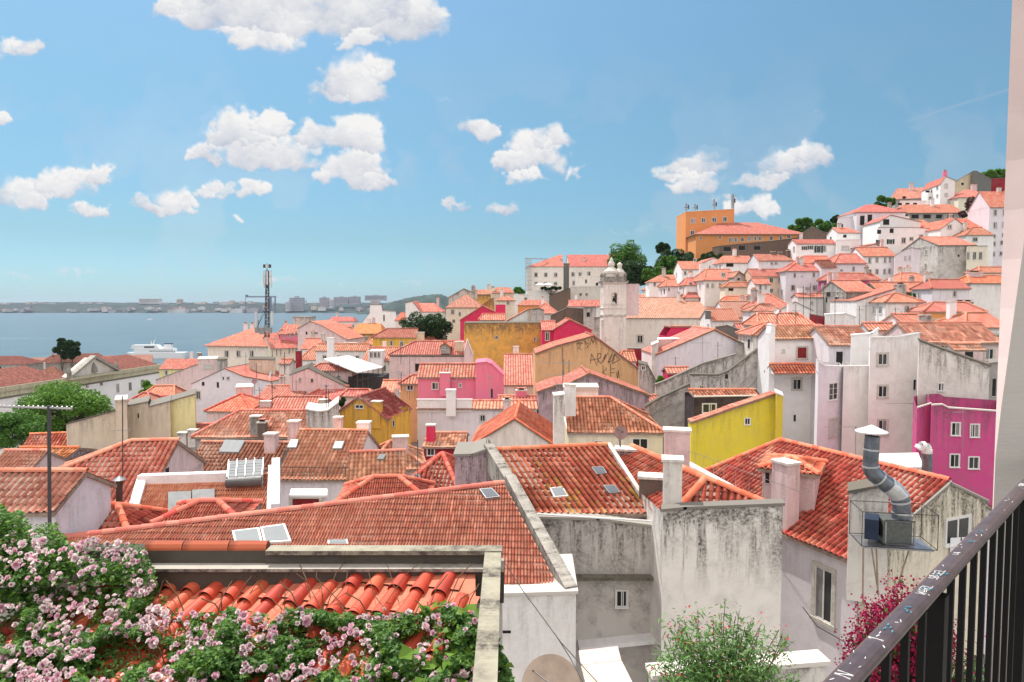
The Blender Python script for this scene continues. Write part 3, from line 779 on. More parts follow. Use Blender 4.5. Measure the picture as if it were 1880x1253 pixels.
    ca.data.foreach_set('color', np.concatenate([C.reshape(-1, 3)[used], Af[used, None]], 1).astype(np.float32).ravel())
    m = bpy.data.materials.new('cloud_layer'); m.use_nodes = True; t = m.node_tree; t.nodes.clear()
    at = N(t, 'ShaderNodeAttribute', attribute_name='cloud'); em = N(t, 'ShaderNodeEmission'); tr = N(t, 'ShaderNodeBsdfTransparent'); mx = N(t, 'ShaderNodeMixShader'); ou = N(t, 'ShaderNodeOutputMaterial')
    em.inputs[1].default_value = CLOUD; t.links.new(at.outputs['Color'], em.inputs[0]); t.links.new(at.outputs['Alpha'], mx.inputs[0]); t.links.new(tr.outputs[0], mx.inputs[1]); t.links.new(em.outputs[0], mx.inputs[2]); t.links.new(mx.outputs[0], ou.inputs[0])
    m.cycles.emission_sampling = 'NONE'; me.materials.append(m)
    o = bpy.data.objects.new('sky', me); COL.objects.link(o); o['kind'] = 'structure'
CLOUD = .92
clouds()
# ================================================================ HILL ON THE RIGHT
prism('long white villa wing below the grey barn roof on the hilltop', 205, 0, [(1694, 350), (1718, 341), (1718, 341)][:2], 10, 'whiteb', rs='f', w=[(1703, 352, 8, 4, 'd'), (1712, 352, 6, 5, 'd'), (1708, 364, 6, 6)])
prism('narrow white gabled house with bay windows on the hilltop', 200, -8, [(1717, 338), (1726, 324), (1743, 331)], 12, 'whiteb', 'pink', w=[(1721, 345, 4, 8), (1721, 360, 4, 7), (1737, 342, 6, 9, 'g'), (1737, 358, 6, 7, 'g')], ch=[(1735, 314, 6, 12, 'rose', 205)])
prism('beige blank-walled barn with a grey gable on the hilltop', 212, 8, [(1742, 334), (1776, 314)], 14, 'sage', rs='f', w=[(1767, 338, 5, 5, 'd')])
prism('dark grey gable with one slot window at the crest of the hill', 212, 2, [(1774, 315), (1781, 314), (1809, 329)], 14, 'slate', rs='ff', w=[(1779, 326, 8, 5, 's')])
prism('long dark red wall under the hilltop trees', 215, 0, [(1776, 340), (1810, 328), (1850, 327)], 10, 'maroonw', rs='cc')
sg('dark grey gable-roofed house at the left end of the hilltop', 1643, 366, 215, -20, 1697, 346, 'grey', 'brown', hl=.2, w=[(1660, 364, 7, 7, 'd')])
prism('low white house with rounded veranda below the dark grey gable', 195, 0, [(1645, 369), (1693, 369)], 6, 'whiteb', rs='w', w=[(1652, 375, 8, 5, 'd'), (1666, 375, 8, 5, 'd'), (1680, 375, 8, 5, 'd')])
sg('hip-roofed white cottage behind the purple bougainvillea tree', 1760, 362, 195, 0, 1832, 348, 'cream', 'pink', 1, 1, ch=[(1788, 339, 9, 10, 'pinkw')])
sg('long pink-roofed building with two skylights above the dark pergola', 1646, 391, 185, -3, 1760, 376, 'grey', 'pink', hl=.8, h=5, w=[(1660, 398, 14, 8, 'd'), (1680, 398, 14, 8, 'd'), (1702, 398, 14, 8, 'd'), (1724, 398, 12, 8, 'd'), (1745, 398, 12, 8, 'd')])
sg('tall lavender-white corner block with a steep pink roof at the right of the hill', 1817, 379, 150, 0, 1862, 352, 'lav', 'pink', h=22, run=3.5, w=[(1827, 391, 7, 12), (1844, 391, 7, 12), (1827, 414, 7, 12), (1843, 413, 7, 12), (1825, 434, 6, 8), (1842, 432, 6, 8), (1825, 448, 6, 9), (1839, 446, 6, 9), (1824, 467, 6, 9), (1838, 466, 7, 9)])
H1 = sg('white hip-roofed house with two tall arched windows', 1573, 389, 170, 0, 1655, 376, 'lav', 'pink', 1, 1, h=9, w=[(1583, 405, 9, 18, 'd'), (1597, 403, 9, 18, 'd')], ch=[(1633, 373, 5, 12, 'conc')])
prism('low white wall with a small arch left of the arched-window house', 172, 0, [(1533, 402), (1545, 399), (1574, 397)], 8, 'lav', rs='ww', w=[(1545, 416, 6, 9, 'd')])
prism('white gable with a shuttered balcony door under the arched-window house', 160, -4, [(1609, 406), (1628, 395), (1683, 407)], 9, 'whiteb', 'pink', w=[(1627, 408, 12, 11, 'd')], h=6)
prism('wide white house front with dark square windows and green shutters', 155, 0, [(1607, 418), (1668, 418), (1719, 421)], 9, 'whiteb', rs='ff', w=[(1614, 426, 8, 8, 'd'), (1637, 424, 8, 9, 'd'), (1615, 445, 7, 9, 'h'), (1635, 444, 7, 9, 'h'), (1659, 442, 9, 12), (1673, 439, 8, 8), (1691, 434, 8, 7)], h=12)
sg('salmon-roofed house with one dormer left of the white gable', 1656, 424, 158, 2, 1720, 404, 'cream', 'salmon', hl=.9, h=5)
sg('bright red roof behind the white gable on the upper hill', 1762, 419, 152, 0, 1809, 402, 'whiteb', 'hot', hr=.3, h=6)
prism('white gable with one sashed window on the upper hill', 150, 2, [(1720, 420), (1745, 401), (1769, 419)], 12, 'whiteb', 'hot', w=[(1743, 417, 9, 9)], h=10)
sg('white house with balcony under a flat salmon hip roof beside the lavender block', 1774, 431, 145, 0, 1817, 418, 'whiteb', 'salmon', 1, 0, h=12, w=[(1790, 440, 11, 10)])
prism('retaining wall of brown masonry under the orange school', 190, 6, [(1318, 452), (1380, 446), (1420, 442), (1466, 436)], 5, 'brownw', rs='fff', h=14, name='retaining_wall', cat='wall', w=[(1335, 458, 14, 9, 'd'), (1362, 456, 12, 9, 'd'), (1390, 456, 12, 8, 'd')])
prism('brown rough gable end between the orange school and the hill trees', 178, 0, [(1461, 434), (1486, 416), (1506, 426), (1536, 432)], 8, 'brownw', rs='fff', h=12)
sg('stained masonry house with a salmon roof left of the cream corner house', 1723, 450, 138, -3, 1785, 436, 'stain', 'salmon', h=16, run=7, w=[(1760, 470, 4, 5, 'd')])
prism('cream corner house with three stone-framed windows and a dark roof terrace', 136, 0, [(1769, 452), (1807, 452)], 8, 'cream', rs='m', h=12, w=[(1777, 470, 7, 15), (1789, 470, 7, 15), (1800, 470, 7, 15), (1777, 500, 7, 10), (1789, 499, 7, 9), (1800, 499, 7, 9)])
sg('three-storey white house with a red roof right of the lantern gable', 1585, 470, 132, -4, 1640, 455, 'whiteb', 'pink', h=14, w=[(1597, 479, 6, 11), (1610, 478, 6, 10), (1625, 478, 5, 11), (1634, 477, 5, 11), (1597, 499, 6, 9), (1610, 499, 6, 10), (1624, 499, 5, 10), (1633, 498, 5, 10)])
prism('narrow white gable with one lantern window above the red-roofed terrace', 140, 0, [(1585, 452), (1603, 448), (1619, 457)], 7, 'lav', 'salmon', h=8, w=[(1597, 459, 7, 8, 'd')])
prism('slim lavender house with four small windows', 128, 4, [(1638, 470), (1655, 460), (1668, 455), (1684, 458)], 9, 'lav', rs='fff', h=14, w=[(1662, 475, 4, 9), (1670, 474, 4, 9), (1662, 495, 4, 8), (1670, 495, 4, 8)])
sg('salmon-roofed white house with a tall window below the green-shuttered front', 1532, 483, 128, 0, 1586, 467, 'lav', 'salmon', .7, 0, h=14, w=[(1567, 494, 5, 9), (1545, 497, 5, 5)])
sg('long white house with dark shutters and a thin dark red roof', 1462, 447, 150, 2, 1531, 440, 'whiteb', 'pink', h=11, w=[(1477, 456, 5, 7, 'h'), (1488, 455, 5, 7, 'h'), (1503, 458, 8, 13, 'h'), (1514, 457, 6, 12)])
prism('plain white block with a balcony grille beside the long shuttered house', 146, 0, [(1531, 441), (1576, 440)], 8, 'whiteb', rs='w', h=12, w=[(1552, 456, 14, 9, 'g')])
sg('small white pavilion with a red roof on a white block', 1539, 427, 155, 0, 1574, 418, 'whiteb', 'pink', 0, .6, h=6, w=[(1551, 434, 7, 6, 'd')])
sg('low red-roofed house with three dark chimneys under the brown wall', 1392, 478, 150, 0, 1452, 467, 'lav', 'salmon', 0, .4, h=6, w=[(1417, 484, 6, 6), (1425, 484, 6, 6)], ch=[(1419, 462, 8, 10, 'moss'), (1432, 463, 6, 9, 'moss'), (1447, 460, 6, 14, 'brownw')])
sg('short bright red roof beneath the long shuttered house', 1473, 484, 138, 0, 1528, 471, 'white', 'hot', .5, 0, h=5)
sg('lavender-white house with a roof half red tiles, half white sheet', 1443, 497, 125, 0, 1508, 484, 'lav', 'pink', 1, 0, h=14, w=[(1459, 506, 5, 9), (1494, 505, 5, 9), (1456, 529, 9, 12), (1496, 529, 9, 11), (1472, 508, 2, 2)])
sg('narrow white house with a rusty brown roof beside the half-white roof', 1508, 490, 124, 0, 1532, 479, 'lav', 'rust', 0, 0, h=12, w=[(1517, 523, 6, 6)])
sg('peach house with paired windows under a salmon roof', 1381, 507, 128, 0, 1443, 495, 'peach', 'salmon', 0, 0, h=12, w=[(1403, 514, 8, 11), (1416, 515, 8, 11), (1431, 515, 8, 11), (1403, 534, 8, 9), (1416, 534, 8, 9), (1431, 534, 8, 9)])
sg('magenta-walled house with a broad salmon roof', 1524, 513, 118, 0, 1611, 502, 'magenta', 'salmon', .4, .2, h=6)
sg('tall white house with a dark side', 1553, 535, 100, -3, 1604, 516, 'grey', 'salmon', h=14, run=5.2, w=[(1521, 541, 8, 10, 'd'), (1538, 540, 5, 11), (1547, 540, 4, 10), (1540, 570, 4, 10)])
prism('white house with a roof edge rising to the right, beside the stained side wall', 96, 0, [(1571, 552), (1641, 530)], 8, 'white', 'salmon', h=11, side=.1)
sg('small square white house with a pyramid salmon roof', 1626, 554, 92, 0, 1693, 539, 'white', 'salmon', 1, 1, h=12, w=[(1665, 568, 10, 14), (1684, 565, 5, 10)], ch=[(1653, 522, 17, 22, 'stain', 100)])
sg('wide salmon roof over a dark stained wall with ivy', 1614, 535, 108, 0, 1712, 519, 'moss', 'salmon', 0, 0, h=8)
sg('cream house under a pale pink roof in the middle of the hill', 1655, 519, 120, 0, 1724, 502, 'cream', 'salmon', .5, .7, h=7)
sg('white house with a thin drainpipe and red roof right of the middle', 1712, 529, 100, 0, 1777, 514, 'lav', 'pink', .4, 0, h=11, w=[(1753, 540, 8, 12)])
sg('white house with a red roof against the lavender corner block', 1782, 519, 102, 0, 1850, 507, 'white', 'hot', .4, 0, h=11, w=[(1841, 531, 7, 12)], ch=[(1789, 500, 26, 16, 'pinkw')])
sg('red-roofed house below the stained terrace wall at the far right', 1800, 500, 118, 0, 1850, 491, 'white', 'salmon', .5, 0, h=8)
sg('orange house with an ochre chimney block on its roof', 1697, 571, 88, -4, 1804, 556, 'orange', 'salmon', 1, .5, h=10, ch=[(1762, 554, 14, 14, 'ochre'), (1777, 554, 14, 14, 'ochre')])
sg('steep salmon roof at the right edge behind the long tile roof', 1772, 600, 70, 8, 1850, 575, 'white', 'salmon', .9, 0, h=9)
# ---- filler rows seen between the named houses (each its own house)
sg('pink-roofed white house left of the peach house, under the school wall', 1328, 481, 165, 0, 1380, 470, 'whiteb', 'pink', .3, 0, h=9, w=[(1342, 488, 5, 7), (1360, 487, 8, 6, 'd')])
sg('white house with a red roof below the school retaining wall', 1388, 478, 160, 0, 1420, 468, 'whiteb', 'pink', .5, .3, h=8, w=[(1397, 484, 4, 6), (1412, 484, 5, 6)])
sg('white stepped house with red canopy left of the grey gables', 1252, 494, 155, 0, 1290, 480, 'whiteb', 'pink', 0, .2, h=11, w=[(1258, 502, 5, 8), (1268, 502, 8, 10), (1276, 478, 6, 7)])
prism('white gable with a single slit window above the stepped house', 158, 0, [(1285, 484), (1308, 473), (1330, 482)], 10, 'whiteb', 'pink', h=12, w=[(1303, 492, 2, 7, 'd')])
sg('small red roof and white walls between two gables near the trees', 1327, 482, 150, 0, 1369, 470, 'whiteb', 'pink', .3, 0, h=8, w=[(1340, 487, 14, 7, 'd')])
sg('house with a large dormer window in a steep red roof', 1294, 514, 135, 3, 1352, 495, 'white', 'pink', .4, 0, h=10, w=[(1299, 525, 5, 9), (1308, 525, 5, 9), (1322, 524, 5, 8), (1328, 505, 9, 9)])
prism('grey-roofed gable beside the dormer house', 132, 0, [(1346, 508), (1354, 499), (1382, 517)], 8, 'stain', 'brown', h=8, w=[(1356, 513, 5, 5, 'd')])
sg('cream house with a low salmon hip roof behind the nave', 1331, 526, 128, 0, 1387, 519, 'cream', 'salmon', .8, .8, h=12, w=[(1342, 532, 10, 6, 'd'), (1376, 533, 3, 5, 'd')])
sg('slim pink-edged house with paired windows under a salmon roof', 1386, 521, 122, 0, 1412, 512, 'white', 'salmon', 0, 0, h=11, w=[(1396, 528, 5, 11), (1406, 528, 4, 9)])
sg('white terrace house with a red hip roof near the trees', 1192, 517, 150, -4, 1240, 505, 'whiteb', 'salmon', .9, 0, h=12, w=[(1202, 522, 5, 9), (1212, 535, 3, 6), (1226, 531, 3, 5)])
sg('lower red-roofed house with a dark side wall near the trees', 1224, 525, 142, 6, 1244, 514, 'lav', 'salmon', .3, 0, h=10, w=[(1228, 532, 4, 7)])
sg('white block with a blue-white front beside the lower red-roofed house', 1259, 523, 140, 0, 1294, 511, 'whiteb', 'pink', .3, 0, h=11, w=[(1268, 521, 6, 6), (1282, 526, 4, 6)])
sg('row of low red roofs directly behind the nave', 1258, 546, 138, 0, 1330, 534, 'white', 'pink', .6, .6, h=6, ch=[(1275, 533, 8, 8, 'white')])
sg('small salmon roof right behind the belfry', 1166, 552, 160, 0, 1215, 541, 'white', 'salmon', .5, .5, h=7)
sg('salmon roof seen between belfry and trees', 1188, 531, 165, 0, 1235, 519, 'white', 'salmon', .6, .3, h=9)
sg('small white house with arched vent among aerials', 1465, 545, 108, 0, 1513, 540, 'white', 'pink', 0, 0, h=9, w=[(1490, 557, 5, 8)])
sg('bright salmon hip roof among the aerials', 1398, 566, 105, 0, 1455, 541, 'pinkw', 'pink', .4, .5, h=8)
sg('small brown hip roof in front of the salmon hip roof', 1379, 570, 98, 0, 1431, 559, 'white', 'brown', 1, .4, h=8)
prism('plain white gable below the aerials', 96, 0, [(1434, 568), (1459, 555), (1492, 571)], 8, 'white', rs='ff', h=8)
sg('red-tiled terrace roof row with a white dish', 1394, 597, 82, 0, 1492, 576, 'whiteb', 'salmon', .25, .25, h=7)
prism('dark red boarded box beside the red-tiled terrace', 84, 0, [(1486, 577), (1522, 583)], 3, 'maroonw', rs='f', h=5)
prism('white flat-topped block in front of the stained side wall', 82, 0, [(1514, 578), (1551, 576), (1570, 582)], 5, 'white', rs='ww', h=8)
sg('brownish tile roof right of the nave', 1336, 582, 112, 0, 1408, 554, 'whiteb', 'pale', 0, 0, h=9)
sg('bright red strip roof on top of the brownish roof', 1333, 552, 122, 0, 1376, 545, 'white', 'hot', .3, .3, h=5)
H40 = sg('small white house with a dark vent box in front of the nave', 1308, 588, 105, -2, 1357, 568, 'white', 'salmon', h=9, run=4, w=[(1348, 600, 5, 4, 'd')], ch=[(1300, 570, 9, 7, 'slate', 106, 0)])
sg('tiny salmon roof over a pink wall between two white houses', 1357, 608, 92, 0, 1386, 595, 'pinkw', 'salmon', h=6, w=[(1366, 616, 14, 4, 'd')])
sg('small salmon lean-to roof beside the dark chimney block', 1357, 637, 86, 0, 1384, 618, 'pinkw', 'salmon', h=7)
prism('dark grey chimney block beside the white gable', 84, 0, [(1314, 601), (1335, 598), (1357, 606)], 3, 'slate', rs='ff', h=8)
prism('big plain white gable wall with a roof edge sloping both ways', 80, 0, [(1205, 651), (1311, 605.5), (1352, 626)], 9, 'lav', 'salmon', h=12, side=.1)
prism('stained grey wall falling to the right of the white gable', 79, 3, [(1352, 626), (1392, 641)], 1.2, 'stain', rs='m', h=14)
prism('crimson box with tile strips behind the white gable', 90, 0, [(1222, 617), (1233, 600), (1266, 600), (1268, 612)], 4, 'crimson', 'salmon', rs='-t-', h=6)
prism('pale pink wall with a tiled strip left of the white gable', 84, 0, [(1208, 624), (1262, 622)], 4, 'pinkw', 'salmon', rs='w', h=8)
prism('white stucco pier at the left of the big white gable', 80, 10, [(1197, 634), (1209, 629)], 4, 'old', rs='s', h=9)
prism('long stained diagonal garden wall below the big white gable', 70, -2, [(1205, 706), (1222, 700), (1290, 668), (1351, 651)], .5, 'stain', rs='ccc', h=8, name='garden_wall', cat='wall')
sg('narrow lean-to tiles over a crimson wall at the foot of the white gable', 1226, 684, 74, 0, 1268, 675, 'crimson', 'salmon', h=4, pitch=.35)
prism('heavily stained house front with a small window above the lime-yellow house', 64, 0, [(1268, 688), (1320, 689), (1338, 682), (1392, 641)], 1, 'stain', rs='mmm', h=10, w=[(1288, 712, 10, 9), (1334, 692, 7, 10, 'd')])
prism('mottled grey gable wall between the tiled roof and the lime-yellow house', 60, 0, [(1186, 747), (1215, 730), (1267, 706), (1275, 740)], 1, 'stain', rs='mmm', h=9)
sg('narrow white house with a little hip roof left of the firewall', 1383, 614, 76, 0, 1424, 592, 'old', 'salmon', 1, 0, h=14, w=[(1406, 638, 6, 7, 'd'), (1404, 677, 6, 9)])
# church
HN = sg('long church nave with a weathered pale tile roof', 1150, 583.5, 130, 0, 1335, 547, 'stonew', 'pale', h=14, name='church', cat="church", w=[(1175, 623, 13, 17, 's')], run=9.5)
HN.root['label'] = 'long white church nave with a weathered pale tile roof beside the bell tower'
# ================================================================ TALL WHITE GROUP, RIGHT CENTRE
TW = sg('tall white house with red-shuttered windows and a long salmon roof', 1423, 620, 60, 2, 1524, 599, 'whiteb', 'salmon', h=13, w=[(1438, 645, 8, 9, 'v'), (1472, 648, 22, 25, 'r'), (1463, 706, 20, 24), (1459, 768, 5, 13, 'd')])
prism('thin white firewall standing proud at the left of the red-shuttered house', 59, 4, [(1413, 612), (1416, 597), (1423, 598)], .8, 'whiteb', rs='ww', h=14, name='firewall', cat='wall')
sg('short salmon tile canopy across the tall white house', 1423, 683, 58, 2, 1502, 670, 'whiteb', 'hot', h=.25, run=.9, pitch=.6, name='tile_canopy', cat='canopy')
sg('white house with a terrace door under a continuing salmon roof', 1523, 631, 57, 2, 1606, 601, 'lav', 'salmon', h=10, w=[(1541, 660, 14, 30, 'd'), (1588, 659, 7, 22, 'd')])
prism('white box with a red lean-to top on the terrace house', 54, 0, [(1563, 616), (1600, 613), (1612, 604)], 1.2, 'whiteb', rs='ww', h=4)
prism('lavender-white block with a railed roof terrace', 50, 38, [(1504, 665), (1516, 672), (1550, 673)], 4, 'lav', rs='pp', h=10, w=[(1529, 719, 17, 34, 'w'), (1529, 785, 17, 36, 'g')])
prism('pale front of the terrace block with black water streaks', 51.5, -4, [(1550, 673), (1600, 672)], 5, 'white', rs='p', h=10)
TB = prism('tall square white tower house with stone-framed windows', 50, 2, [(1598, 620), (1648, 619), (1689, 612)], 3, 'white', rs='pp', h=13, w=[(1620, 660, 22, 26), (1620, 719, 21, 26), (1620, 785, 21, 32), (1679, 707, 5, 20, 'd')])
prism('white house wall with a long roofline sloping down and black mould along it', 47, -2, [(1688, 625), (1711, 634), (1819, 672)], 2.2, 'old', rs='mm', h=11, w=[(1727, 711, 12, 16, 'o')])
prism('dark narrow house front in the gap beside the pillar', 49, 0, [(1819, 668), (1850, 664)], 4, 'grey', rs='f', h=14, w=[(1825, 712, 8, 34, 'd')])
MG = prism('magenta-pink house with white sashed windows', 42, 14, [(1688, 749), (1714, 741)], 6, 'magenta', rs='p', h=14)
MG2 = prism('magenta-pink house front with four white sashed windows', 41.5, -3, [(1714, 744), (1734, 743), (1746, 749), (1860, 757)], 6, 'magenta', rs='ppp', h=14, w=[(1754, 788, 18, 26, 'w'), (1789, 791, 18, 26, 'w'), (1752, 846, 19, 26, 'w'), (1787, 850, 21, 24, 'w')])
RT = sg('cream house with three dark windows under a broad salmon tile roof', 1680, 627, 62, -2, 1839, 594, 'pinkw', 'salmon', h=10, w=[(1737, 640, 18, 11, 'd'), (1779, 652, 17, 14, 'd'), (1816, 651, 20, 25)])
sg('raised section of salmon roof behind the tower house', 1667, 600, 66, -2, 1715, 578, 'white', 'salmon', h=6, run=3)
sg('salmon strip roof behind the white box', 1594, 604, 68, 0, 1668, 594, 'white', 'salmon', h=6)
sg('small tile canopy on the pink wall above the dark window', 1752, 641, 59, -2, 1807, 633, 'white', 'salmon', h=.25, run=.8, name='tile_canopy', cat='canopy')
# lime-yellow house
prism('lime-yellow house wall with a small square window and a sloping tiled edge', 47, -3, [(1272, 775), (1350, 748), (1428, 722)], 1.2, 'lime', 'salmon', h=12, side=.05, w=[(1372, 774, 12, 14, 'w')])
prism('lime-yellow narrow side of the yellow house beside the white wall', 46, 40, [(1427, 722), (1440, 727)], 2, 'lime', rs='w', h=12)
prism('near-black boarded attic with one picture window behind the lime-yellow wall', 52, 0, [(1275, 729), (1400, 727)], 4, 'darkbox', rs='p', h=6, w=[(1302, 750, 27, 19, 'w')])
sg('red tile strip roof on the near-black attic', 1276, 728, 54, 0, 1398, 717, 'darkbox', 'red', h=3, run=1.6)

# ================================================================ CENTRE
# ---- orange school on the hill
prism('tall orange school block with white window frames and rooftop masts', 215, 0, [(1256, 389), (1344, 384)], 12, 'orange', rs='w', h=14, name='school_building', cat='school',
      w=[(1272, 406, 9, 10), (1291.5, 405, 9, 10), (1311, 404, 9, 10), (1330.6, 403, 9, 10), (1271, 428, 9, 10), (1271, 441, 8, 3, 'o'), (1271, 453, 8, 3, 'o')])
sg('long orange school wing with a pink hip roof', 1278, 429, 205, 0, 1475, 409, 'orange', 'pink', 1, 1, h=9, oh=.6, name='school_building', cat='school', pitch=.42,
   w=[(1287, 438, 4, 5, 'o'), (1322, 436, 5, 6, 'o'), (1341, 441, 7, 9), (1351, 441, 7, 9), (1363, 440, 7, 9), (1376, 439, 7, 9), (1386, 438, 7, 9), (1396, 438, 7, 9), (1416, 438, 7, 9), (1434, 437, 7, 9), (1448, 435, 8, 8)])
# ---- white convent
sg('big white convent block with a row of small attic windows', 968, 489, 240, 0, 1034, 468, 'stonew', 'pink', 1.5, 0, h=14, name='convent', cat='building', pitch=.6, run=8,
   w=[(984, 505, 7, 9), (1002, 505, 7, 9), (1020, 505, 7, 9), (984, 521, 7, 7), (1002, 521, 7, 7), (1020, 521, 7, 7)], ch=[(1030, 477, 5, 10, 'stonew', 244)])
sg('right wing of the white convent behind the bell tower', 1045, 489, 240, 0, 1140, 468, 'stonew', 'pink', 0, 0, h=14, name='convent', cat='building', pitch=.6, run=8,
   w=[(1052, 504, 7, 9), (1065, 504, 7, 9), (1081, 503, 7, 9), (1053, 520, 5, 9)], ch=[(1073, 475, 5, 10, 'stonew', 244)])
prism('dark glass stair strip between the two convent wings', 241, 0, [(1034, 484), (1045, 484)], 12, 'slate', rs='f', h=14, name='stair_tower', cat='building')
prism('white annex in front of the convent right wing', 222, 0, [(1057, 508), (1104, 507)], 6, 'stonew', rs='w', h=10, w=[(1076, 517, 5, 8), (1096, 522, 5, 6, 'd')])
prism('lower white terrace wall under the convent annex', 212, 0, [(1046, 527), (1107, 526)], 6, 'stonew', rs='w', h=10, w=[(1066, 541, 5, 6), (1077, 541, 5, 6)])
prism('pale terrace wall with the two white parasols above it', 222, 0, [(980, 534), (1024, 534)], 8, 'white', rs='w', h=8)
prism('rubble gable with a dark sloping roof below the convent', 205, 0, [(1008, 544), (1044, 529), (1047, 530)], 6, 'brownw', rs='m-', h=12)
prism('white garden wall left of the rubble gable', 210, 0, [(941, 541), (981, 541)], 6, 'white', rs='w', h=8, w=[(965, 549, 6, 6)])
# ---- centre, upper rows
prism('grey gabled attic at the skyline left of the cream tower', 185, 0, [(824, 546), (852, 530), (878, 541)], 9, 'stain', 'brown', h=10, ch=[(869, 526, 7, 8, 'conc', 188)])
sg('small yellow house with an orange roof on the skyline', 876, 540, 180, 0, 906, 532, 'ochre', 'salmon', h=8, w=[(891, 543, 3, 4)])
sg('square cream house with a flat salmon roof at the skyline', 905, 537, 172, 0, 943, 528, 'beige', 'salmon', .3, .4, h=10, w=[(932, 545, 5, 5)], ch=[(905, 528, 8, 14, 'cream', 173)])
sg('cream house with a weathered brown pyramid roof', 819, 564, 160, 0, 886, 540, 'cream', 'brown', 1, 1, h=10, w=[(831, 573, 7, 10), (844, 577, 5, 8), (833, 590, 6, 7)])
prism('ochre-yellow gable piece behind the crimson house', 150, 0, [(884, 561), (905, 547), (906, 562)], 6, 'ochre', 'salmon', rs='t-', h=8)
sg('cream turret house with a small salmon hip roof', 912, 551, 158, 0, 945, 542, 'cream', 'salmon', 1, 1, h=8, w=[(933, 557, 5, 7)])
prism('crimson gabled house standing left of the cream turret house', 140, 0, [(845, 588), (886, 562), (917, 577)], 10, 'crimson', 'pink', h=9, w=[(893, 579, 6, 3, 'd')])
prism('crimson chimney wall with a metal pipe beside the gable', 138, 0, [(910, 559), (928, 559)], 2, 'crimson', rs='w', h=7)
sg('pinkish tiled house directly above the big ochre wall', 880, 587, 128, 0, 926, 577, 'white', 'salmon', .3, 0, h=7, w=[(890, 590, 5, 5, 'd'), (905, 592, 8, 6, 'd')])
prism('white gable with a roof slope rising to a mouldy chimney', 126, 0, [(926, 592), (970, 568)], 9, 'white', 'salmon', h=8)
prism('mouldy grey chimney wall between salmon roofs', 125, 0, [(971, 569), (990, 566), (999, 570)], 3, 'stain', rs='mm', h=9)
sg('orange-washed house under a low salmon roof near the convent', 951, 560, 165, 0, 1008, 551, 'orange', 'salmon', .7, .5, h=8)
sg('red hip roof house in front of the orange-washed house', 980, 575, 145, 0, 1024, 557, 'white', 'pink', 1, 1, h=8)
sg('long low salmon roof of white sheds below the convent', 1046, 562, 165, 0, 1108, 551, 'white', 'salmon', 0, 0, h=7, w=[(1060, 568, 6, 4, 'd')])
sg('small white hip-roofed house in the dip below the rubble gable', 1045, 562, 158, 0, 1066, 553, 'white', 'pink', .8, 0, h=7)
prism('brown rubble wall with a slanting top left of the bell tower', 138, 0, [(1011, 580), (1040, 566), (1071, 567)], 5, 'brownw', rs='mm', h=9)
prism('mouldy house front with boarded openings beside the bell tower', 135, 0, [(1071, 565), (1094, 565)], 6, 'stain', rs='m', h=9, w=[(1080, 578, 7, 9, 'd')])
prism('narrow grey wall with potted plants beside the bell tower', 128, 0, [(1090, 584), (1108, 583)], 3, 'stain', rs='m', h=9)
prism('wide ochre wall streaked with black mould', 118, 0, [(852, 593.5), (995, 593)], 9, 'ochre', rs='m', h=15, w=[(911.6, 620, 6, 8), (982.5, 623, 6, 8)])
sg('crimson house with a white-framed balcony door', 995, 605, 112, 0, 1020, 590, 'crimson', 'pink', h=8, w=[(1005, 618, 9, 17)])
prism('crimson gable with two aerial booms in front', 110, 0, [(1018, 604), (1046, 587), (1086, 606)], 9, 'crimson', 'pink', h=9)
GF = prism('ochre gable wall covered in black graffiti', 80, 0, [(983, 650), (1020, 636), (1090, 617), (1175, 679)], 9, 'graf', 'salmon', rs='ttt', h=9, side=0)
sg('salmon tiled house with a white hatch left of the graffiti gable', 925, 706, 88, 0, 982, 651, 'stonew', 'salmon', h=7, run=9, pitch=.45)
sg('white house under a white sheet roof right of the graffiti gable', 1136, 662, 90, 0, 1168, 645, 'white', 'salmon', .4, 0, h=7)
prism('dark red corrugated wall below the nave', 95, 0, [(1152, 640), (1198, 641)], 2, 'maroonw', rs='f', h=6)
prism('crumbling plaster wall with ferns right of the graffiti gable', 74, 6, [(1174, 668), (1190, 672), (1205, 700)], 4, 'stain', rs='mm', h=9, w=[(1181, 676, 8, 9, 'o')])
# pink house
PK = sg('bright rose-pink house with chimney blocks', 767, 691, 76, 0, 893, 669, 'rose', 'salmon', h=8, w=[(799, 709, 13, 14, 'o'), (845, 708, 6, 9, 'o')], ch=[(817, 684, 19, 30, 'rose', 75.5, 0)])
prism('rose-pink stepped gable at the right of the rose-pink house', 75, 10, [(873, 667), (893, 665), (903, 669), (925, 690)], 5, 'rose', rs='ccc', copm='rose', h=8, w=[(903, 723, 4, 18, 'd')], side=0)
sg('white band house with three strips of tiles behind a parapet', 766, 750, 66, 0, 986, 737, 'lav', 'salmon', h=10, run=3, w=[(886, 768, 12, 14)], ch=[(828, 715, 17, 34, 'whiteb', 65.5, 0), (931, 733, 14, 30, 'pinkw', 65.5), (957, 716, 19, 20, 'rose', 72)])
prism('thin parapet on the left half of the white band house', 65.9, 0, [(765, 734), (866, 734)], .15, 'whiteb', rs='w', h=1.2, ground=False, name='parapet', cat='wall')
sg('small tiled lean-to over a crimson wall in front of the white band house', 778, 819, 53, 0, 851, 796, 'maroonw', 'salmon', h=4, run=2.4, pitch=.4, w=[(791, 829, 15, 17, 'w')], ch=[(791, 779, 15, 24, 'crimson', 54, 0)])
GR = prism('white gabled house with a bright red roof of loose tiles', 52, -3, [(862, 819), (945, 769), (1018, 817)], 9, 'stonew', 'hot', h=8)
WS = prism('weathered lavender house front with a low gable and rusty brackets', 66, 0, [(989, 719), (1023, 707), (1045, 704), (1082, 686), (1193, 726)], 7, 'purple', 'salmon', rs='tttt', h=9)
